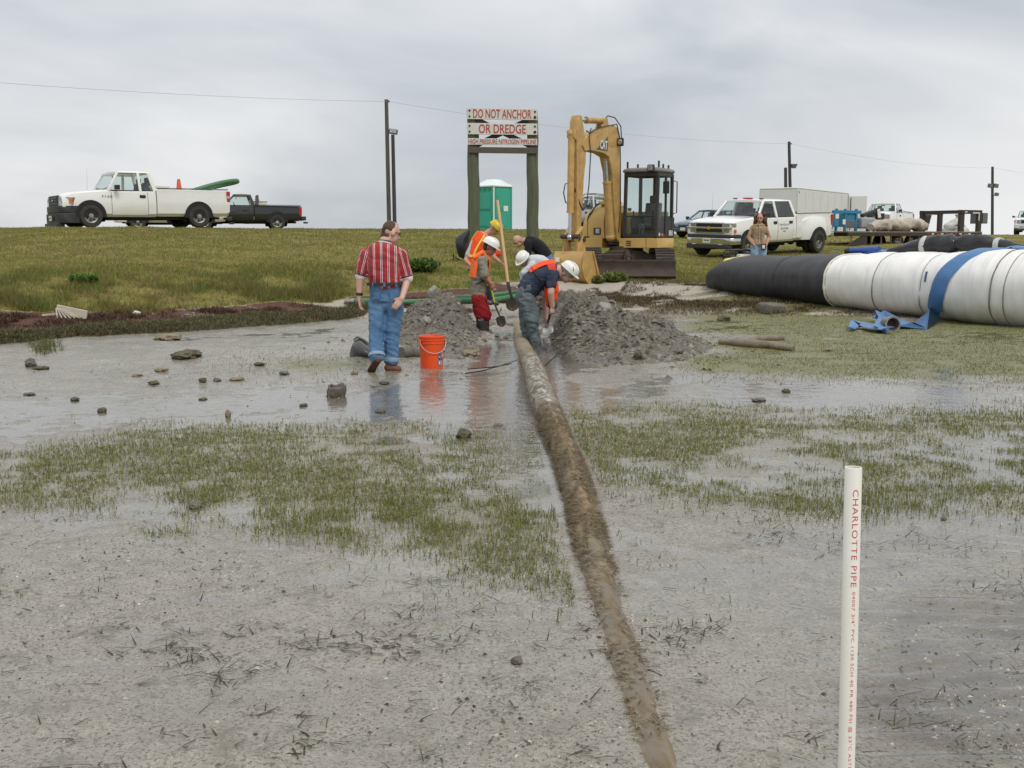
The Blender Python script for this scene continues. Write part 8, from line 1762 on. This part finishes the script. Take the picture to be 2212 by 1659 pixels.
q = MB(); T.tube(q, 0.10, 0.965, 0.028); q.tube([S1.lerp(S2, 0.5), S1.lerp(S2, 0.08)], [0.13, 0.092], 14).tube([S1.lerp(S2, 0.5), S2.lerp(S1, 0.08)], [0.13, 0.092], 14); remesh(q, 'vest', ORV, C_, 0.014, 0.010, 23, 2)
for a, b in ((28, 40), (112, 126)): q = MB(); T.patch(q, 0.30, 0.94, a, b, 0.040, 0.008, 12, 3); q.build('reflective_stripe', YST, C_, 60)
q = MB(); T.patch(q, 0.30, 0.36, 0, 180, 0.040, 0.008, 3, 20); q.build('reflective_stripe', YST, C_, 60)
q = MB(); q.ell(J(1077, 549, -.1), (0.07, 0.05, 0.06), 12, 8); q.ell(J(1072, 546, -.1), (0.06, 0.05, 0.07), 12, 8); remesh(q, 'vest_front', ORV, C_, 0.012, 0.012, 29, 1)
q = MB(); T.tube(q, -0.06, 0.16, 0.004, 24, 5); limbs(q, [H1, K1, A1], [0.11, 0.085, 0.075]); limbs(q, [H2, K2, A2], [0.11, 0.085, 0.075]); cap(q, H1, H2, 0.1, 0.1); remesh(q, 'trousers', cloth('dark_trousers', (0.03, 0.032, 0.045)), C_, 0.014, 0.012, 31, 2)
for a_, tp in ((A1, J(1060, 655, -.15)), (A2, J(1074, 656, .05))): q = MB(); cap(q, a_, a_.lerp(tp, 0.5) - V((0, 0, 0.01)), 0.058, 0.052); cap(q, a_.lerp(tp, 0.5), tp, 0.052, 0.045); remesh(q, 'rubber_boot', BOOT, C_, 0.012, 0.004, 33, 1)
spade('shovel', 'long pale wooden shovel standing in front of the worker in the yellow hard hat', 21.6, (1074.5, 433, .45), (1098, 615, -.1), (1106, 645, -.1), (1108, 672, -.1), WDH, 0.030, 0.13)
# ---------------------------------------------------------------- bald man in a black shirt bending forward
Y = 23.6; o = Pd(1183, 645, Y); D_ = thing('person', 'balding grey haired man in black shirt bending over behind the others', 'person', o); J = Jf(o, Y)
T = Torso(J(1182, 556), J(1133, 518), (0.1, -1, 0), (0.1, -1, 0.1), V((0.05, 0, 0.10)), [0.17, 0.18, 0.19, 0.20, 0.17, 0.07], [0.125, 0.135, 0.135, 0.125, 0.105, 0.06])
S1, E1, W1 = J(1142, 526, -.19), J(1140, 556, -.22), J(1134, 585, -.18); S2, E2, W2 = J(1142, 526, .19), J(1140, 556, .2), J(1134, 585, .16); HC = J(1119, 521, -.02); face = (-0.62, -0.45, -0.75); up = (-0.68, -0.2, 0.62)
q = MB(); T.tube(q, 0.05, 0.98, -0.03); f_, u_, r_, M3 = head(q, HC, face, up, J(1133, 520), 1.03, 0.062); limbs(q, [S1, E1, W1], [0.06, 0.045, 0.031]); limbs(q, [S2, E2, W2], [0.06, 0.045, 0.031]); hand(q, W1, (-0.1, 0, -1), (0, 1, 0), (-1, 0, 0), 0.5); hand(q, W2, (-0.1, 0, -1), (0, -1, 0), (-1, 0, 0), 0.5)
H1, H2, K1, K2, A1, A2 = J(1184, 562, -.09), J(1184, 562, .09), J(1186, 603, -.1), J(1186, 603, .1), J(1186, 640, -.1), J(1186, 640, .1); limbs(q, [H1, K1, A1], [0.09, 0.058, 0.043]); limbs(q, [H2, K2, A2], [0.09, 0.058, 0.043]); remesh(q, 'body', SKIN, D_, 0.012, 0, 0, 1); face_parts(D_, HC, f_, u_, r_, M3)
q = MB(); q.ell(V(HC) - f_ * 0.065 + u_ * 0.0, (0.078, 0.055, 0.07), 18, 12, M3)
for s_ in (1, -1): q.ell(V(HC) - f_ * 0.03 + r_ * s_ * 0.058 + u_ * 0.005, (0.03, 0.06, 0.055), 14, 10, M3)
remesh(q, 'hair', HAIRG, D_, 0.012, 0.006, 35, 1)
q = MB(); T.tube(q, 0.02, 0.985, 0.016); q.tube([S1.lerp(S2, 0.5), S1], [0.12, 0.078], 14).tube([S1.lerp(S2, 0.5), S2], [0.12, 0.078], 14); limbs(q, [S1, S1.lerp(E1, 0.8)], [0.078, 0.074]); limbs(q, [S2, S2.lerp(E2, 0.8)], [0.078, 0.074]); remesh(q, 'shirt', cloth('black_tee', (0.014, 0.014, 0.018), 0.2), D_, 0.014, 0.012, 37, 2)
q = MB(); T.tube(q, -0.10, 0.14, 0.006, 24, 5); limbs(q, [H1, K1, A1], [0.115, 0.09, 0.08]); limbs(q, [H2, K2, A2], [0.115, 0.09, 0.08]); cap(q, H1, H2, 0.1, 0.1); remesh(q, 'jeans', DEN, D_, 0.014, 0.012, 39, 2)
for a_ in (A1, A2): q = MB(); shoe(q, a_ + V((0, 0, -0.03)), a_ + V((-0.2, -0.02, -0.05))); remesh(q, 'shoe', LEA, D_, 0.012, 0, 0, 1)
# ---------------------------------------------------------------- man in pale shirt and white hard hat behind the navy shirt
Y = 20.3; o = Pd(1186, 665, Y); E_ = thing('person', 'man in pale grey shirt and white hard hat mostly hidden behind the navy shirt', 'person', o); J = Jf(o, Y)
T = Torso(J(1192, 590), J(1140, 566), (0.15, -1, 0), (0.1, -1, 0.1), V((0.02, 0, 0.16)), [0.165, 0.17, 0.185, 0.19, 0.165, 0.07], [0.12, 0.125, 0.13, 0.12, 0.10, 0.06])
S1, E1, W1 = J(1150, 572, -.18), J(1132, 590, -.22), J(1138, 618, -.12); S2, E2, W2 = J(1146, 572, .18), J(1128, 592, .2), J(1134, 620, .1); HC = J(1131, 562, -.02); face = (-0.55, -0.5, -0.65); up = (-0.35, -0.45, 0.85)
q = MB(); T.tube(q, 0.05, 0.98, -0.03); f_, u_, r_, M3 = head(q, HC, face, up, J(1141, 567), 1.0, 0.058); limbs(q, [S1, E1, W1], [0.058, 0.044, 0.03]); limbs(q, [S2, E2, W2], [0.058, 0.044, 0.03]); hand(q, W1, (0, -0.1, -1), (0, 1, 0), (-1, 0, 0), 0.9); hand(q, W2, (0, -0.1, -1), (0, -1, 0), (-1, 0, 0), 0.9)
H1, H2, K1, K2, A1, A2 = J(1192, 598, -.09), J(1192, 598, .09), J(1178, 632, -.12), J(1180, 632, .1), J(1188, 660, -.12), J(1190, 660, .1); limbs(q, [H1, K1, A1], [0.09, 0.058, 0.043]); limbs(q, [H2, K2, A2], [0.09, 0.058, 0.043]); remesh(q, 'body', SKIN, E_, 0.012, 0, 0, 1); face_parts(E_, HC, f_, u_, r_, M3)
hard_hat(E_, HC, f_, u_, HATW)
q = MB(); T.tube(q, 0.02, 0.985, 0.016); q.tube([S1.lerp(S2, 0.5), S1], [0.12, 0.078], 14).tube([S1.lerp(S2, 0.5), S2], [0.12, 0.078], 14); limbs(q, [S1, E1, W1.lerp(E1, 0.3)], [0.078, 0.062, 0.05]); limbs(q, [S2, E2, W2.lerp(E2, 0.3)], [0.078, 0.062, 0.05]); remesh(q, 'shirt', cloth('pale_shirt', (0.52, 0.53, 0.55), 0.08), E_, 0.014, 0.012, 41, 2)
q = MB(); T.tube(q, -0.08, 0.14, 0.006, 24, 5); limbs(q, [H1, K1, A1], [0.11, 0.09, 0.08]); limbs(q, [H2, K2, A2], [0.11, 0.09, 0.08]); cap(q, H1, H2, 0.1, 0.1); remesh(q, 'trousers', cloth('mid_trousers', (0.10, 0.11, 0.13)), E_, 0.014, 0.012, 43, 2)
for a_ in (A1, A2): q = MB(); shoe(q, a_ + V((0, 0, -0.02)), a_ + V((-0.2, -0.03, -0.04))); remesh(q, 'rubber_boot', BOOT, E_, 0.012, 0, 0, 1)
# ---------------------------------------------------------------- man in navy bending low with a short shovel
Y = 15.9; o = Pd(1160, 757, Y); F_ = thing('person', 'man in navy shirt orange vest and white hard hat bending low over the trench', 'person', o); J = Jf(o, Y)
T = Torso(J(1136, 632), J(1206, 582, -.02), (0.2, -1, 0.05), (0.25, -1, -0.15), V((-0.06, 0, 0.13)), [0.175, 0.19, 0.20, 0.205, 0.18, 0.07], [0.13, 0.15, 0.145, 0.13, 0.11, 0.06])
S1, E1, W1 = J(1192, 592, -.20), J(1190, 632, -.26), J(1193, 662, -.20); S2, E2, W2 = J(1190, 598, .17), J(1178, 650, .16), J(1180, 690, .04); HC = J(1224, 591, -.04); face = (0.72, -0.30, -0.62); up = (0.60, -0.15, 0.75)
q = MB(); T.tube(q, 0.05, 0.98, -0.03); f_, u_, r_, M3 = head(q, HC, face, up, J(1207, 583, -.02), 1.04, 0.066); limbs(q, [S1, E1, W1], [0.066, 0.050, 0.034]); limbs(q, [S2, E2, W2], [0.064, 0.048, 0.033]); hand(q, W1, (0.0, 0.05, -1), (-0.6, 0.6, 0), (0.7, 0, 0.2), 1.15); hand(q, W2, (0.1, -0.2, -1), (-0.5, -0.6, 0), (0.7, 0, 0.2), 1.15)
H1, H2, K1, K2, A1, A2 = J(1140, 645, -.10), J(1132, 640, .10), J(1150, 702, -.13), J(1134, 690, .12), J(1158, 748, -.10), J(1142, 735, .14); limbs(q, [H1, K1, A1], [0.095, 0.062, 0.046]); limbs(q, [H2, K2, A2], [0.095, 0.062, 0.046]); remesh(q, 'body', SKINP, F_, 0.010, 0, 0, 1); face_parts(F_, HC, f_, u_, r_, M3, 1.04); hair_cap(F_, HC, f_, u_, r_, M3, HAIRM, 1.04, 0.022, 0.0, 1.03)
h_ = hard_hat(F_, V(HC) + u_ * 0.012, f_, u_, HATW); HM = Matrix((r_, f_, u_)).transposed().to_4x4()
MB().box(V(HC) + u_ * 0.125 + f_ * 0.065 + r_ * 0.066, (0.06, 0.045, 0.012), None, None) if False else None
st_ = MB().box((0, 0, 0), (0.065, 0.012, 0.05), None, Matrix.Translation(V(HC) + u_ * 0.115 - r_ * -0.082 + f_ * 0.04) @ HM @ Euler((0.0, 0.65, 1.45)).to_matrix().to_4x4()); st_.build('sticker', REDL, h_, 0)
NAV = cloth('navy_tee', (0.032, 0.045, 0.075), 0.15, dirt=(0.06, 0.075, 0.10), da=0.4)
q = MB(); T.tube(q, -0.06, 0.985, 0.020, 26, 14); q.tube([S1.lerp(S2, 0.5), S1], [0.13, 0.086], 16).tube([S1.lerp(S2, 0.5), S2], [0.13, 0.086], 16); limbs(q, [S1, S1.lerp(E1, 0.62)], [0.086, 0.082]); limbs(q, [S2, S2.lerp(E2, 0.5)], [0.086, 0.080]); remesh(q, 'shirt', NAV, F_, 0.012, 0.024, 47, 1)
q = MB(); T.patch(q, 0.40, 0.96, 58, 128, 0.036, 0.012, 12, 6); q.build('vest', ORV, F_, 60)
q = MB(); T.patch(q, 0.95, 0.78, 0, 58, 0.034, 0.012, 4, 8); q.build('vest_edge', mat('vest_red_edge', (0.55, 0.03, 0.02), 0.7), F_, 60)
MB().tube([T.pt(0.47, a, 0.034) for a in range(-60, 120, 12)], 0.009, 6).build('vest_cord', HOSE, F_, 60)
for px0, px1, py0, py1, dy in ((1176, 1190, 602, 655, -.12), (1194, 1206, 606, 650, -.16), (1180, 1187, 650, 664, -.1)):
    q = MB(); q.loft([[J(px0, py0, dy), J(px1, py0, dy), J(px1, py0, dy + .04), J(px0, py0, dy + .04)], [J(px0 - 2, (py0 + py1) / 2, dy - .02), J(px1 + 2, (py0 + py1) / 2, dy - .02), J(px1 + 1, (py0 + py1) / 2, dy + .05), J(px0 - 1, (py0 + py1) / 2, dy + .05)], [J(px0 + 3, py1, dy), J(px1 - 2, py1, dy), J(px1 - 2, py1, dy + .03), J(px0 + 3, py1, dy + .03)]]); remesh(q, 'vest_front', ORV, F_, 0.011, 0.012, 51, 1)
JN = mat('faded_wet_jeans', (0.10, 0.125, 0.14), 0.75, 0, 0.18, 8, bump=0.5, bs=10, dirt=(0.20, 0.22, 0.215), dirt_amt=0.45, ds=3.5, spec=0.3)
q = MB(); T.tube(q, -0.12, 0.20, 0.010, 24, 6); limbs(q, [H1, K1, A1.lerp(K1, -0.12)], [0.128, 0.098, 0.092]); limbs(q, [H2, K2, A2.lerp(K2, -0.1)], [0.125, 0.095, 0.088]); cap(q, H1, H2, 0.12, 0.12); remesh(q, 'jeans', JN, F_, 0.012, 0.030, 53, 1)
for a_, tp in ((A1, J(1180, 756, -.16)), (A2, J(1158, 746, .08))): q = MB(); shoe(q, a_ + V((0, 0, -0.04)), tp, w=0.05); remesh(q, 'boot', BOOT, F_, 0.012, 0.003, 55, 1)
spade('shovel', 'short shovel with black grip held low by the man in navy', 15.8, (1191, 668, -.05), (1181, 706, .0), (1180, 708, .0), (1184, 724, -.08), CABD, 0.017, 0.095, True, GRYM)
# ---------------------------------------------------------------- woman in the tan jacket
Y = 25.0; o = Pd(1641, 461, Y); gz_ = Gz(o.x, Y); hpx = 1.64; o.z = gz_; W_ = thing('person', 'woman with curly auburn hair in tan jacket and jeans standing behind the black tube', 'person', o); sc = (Pd(1641, 461, Y).z - gz_) / 1.66
def Q(x, y, z): return V((x, y, z)) * sc
T = Torso(Q(0, 0, 0.90), Q(0, 0.02, 1.40), (1, -0.15, 0), (1, -0.15, 0), V((0, 0.0, 0)), [0.150, 0.112, 0.120, 0.142, 0.125, 0.052], [0.11, 0.09, 0.10, 0.10, 0.08, 0.05])
S1, E1, W1 = Q(-0.16, 0.05, 1.31), Q(-0.245, 0.05, 1.08), Q(-0.16, -0.08, 0.92); S2, E2, W2 = Q(0.16, -0.01, 1.31), Q(0.245, 0.02, 1.08), Q(0.17, -0.11, 0.92); HC = Q(0.01, -0.02, 1.54); face = (-0.35, -0.9, -0.1); up = (0, 0, 1)
q = MB(); T.tube(q, 0.05, 0.98, -0.03); f_, u_, r_, M3 = head(q, HC, face, up, Q(0, 0.02, 1.40), 0.96 * sc, 0.05); limbs(q, [S1, E1, W1], [0.05, 0.038, 0.028]); limbs(q, [S2, E2, W2], [0.05, 0.038, 0.028]); hand(q, W1, (0.25, -0.1, -0.9), (1, 0, 0), (0, -1, 0), 0.5, 0.9); hand(q, W2, (-0.1, -0.1, -0.9), (-1, 0, 0), (0, -1, 0), 0.5, 0.9)
H1, H2 = Q(-0.09, 0, 0.86), Q(0.09, -0.01, 0.86); limbs(q, [H1, Q(-0.09, -0.02, 0.48), Q(-0.09, 0, 0.08)], [0.085, 0.055, 0.04]); limbs(q, [H2, Q(0.09, -0.03, 0.48), Q(0.09, -0.01, 0.08)], [0.085, 0.055, 0.04]); remesh(q, 'body', SKIN, W_, 0.010, 0, 0, 1); face_parts(W_, HC, f_, u_, r_, M3, 0.96)
q = MB(); rs_ = np.random.default_rng(3)
for k in range(60):
    a = rs_.uniform(0, 2 * math.pi); e = rs_.uniform(-0.75, 1.2); d = r_ * math.cos(a) * math.cos(e) + (-f_) * math.sin(a) * math.cos(e) + u_ * math.sin(e)
    if d.dot(f_) > 0.12: continue
    q.ell(V(HC) - f_ * 0.03 + d * (0.105 + 0.035 * rs_.uniform()) - u_ * 0.02, 0.038 + 0.018 * rs_.uniform(), 10, 7)
for s_ in (1, -1):
    for k in range(4): q.ell(V(HC) + r_ * s_ * (0.10 + 0.012 * k) - u_ * (0.02 + 0.05 * k) - f_ * 0.03, 0.045, 10, 7)
remesh(q, 'hair', HAIRR, W_, 0.014, 0.014, 61, 1)
TAN = cloth('tan_jacket', (0.36, 0.245, 0.145), 0.10)
q = MB(); T.tube(q, -0.02, 0.985, 0.022); q.tube([S1.lerp(S2, 0.5), S1], [0.11, 0.072], 14).tube([S1.lerp(S2, 0.5), S2], [0.11, 0.072], 14); limbs(q, [S1, E1, E1.lerp(W1, 0.88)], [0.058, 0.048, 0.042]); limbs(q, [S2, E2, E2.lerp(W2, 0.88)], [0.058, 0.048, 0.042]); remesh(q, 'jacket', TAN, W_, 0.010, 0.016, 63, 1)
q = MB(); T.patch(q, 0.02, 0.93, 86, 91, 0.034, 0.01, 10, 2); q.build('jacket_placket', cloth('tan_edge', (0.42, 0.31, 0.20)), W_, 60)
for k in range(6): p = T.pt(0.1 + 0.14 * k, 88, 0.036); MB().ell(p, 0.009, 8, 6).build('button', PLATE, W_, 60)
q = MB(); T.tube(q, 0.92, 1.02, 0.03, 20, 3); remesh(q, 'jacket_collar', TAN, W_, 0.012, 0.004, 65, 1)
MB().tube([T.pt(0.96, 110, 0.03), T.pt(0.7, 84, 0.042), T.pt(0.3, 76, 0.044), T.pt(0.0, 72, 0.044)], 0.006, 5).build('lanyard', NAVYT, W_, 60)
MB().box(T.pt(-0.12, 66, 0.05), (0.10, 0.02, 0.14)).build('badge_holder', CABD, W_, 0, 0.01); MB().box(T.pt(-0.12, 66, 0.05) + V((0, -0.012, 0)), (0.06, 0.006, 0.08)).build('badge_card', PLATE, W_, 0)
q = MB(); T.tube(q, -0.10, 0.12, 0.006, 24, 5); limbs(q, [H1, Q(-0.09, -0.02, 0.48), Q(-0.09, 0, 0.10)], [0.11, 0.085, 0.075]); limbs(q, [H2, Q(0.09, -0.03, 0.48), Q(0.09, -0.01, 0.10)], [0.11, 0.085, 0.075]); remesh(q, 'jeans', cloth('light_jeans', (0.27, 0.38, 0.49), 0.12), W_, 0.013, 0.010, 67, 2)
for x in (-0.09, 0.09): q = MB(); shoe(q, Q(x, 0, 0.05), Q(x - 0.03, -0.17, 0.035), w=0.038); remesh(q, 'shoe', LEA, W_, 0.011, 0, 0, 1)
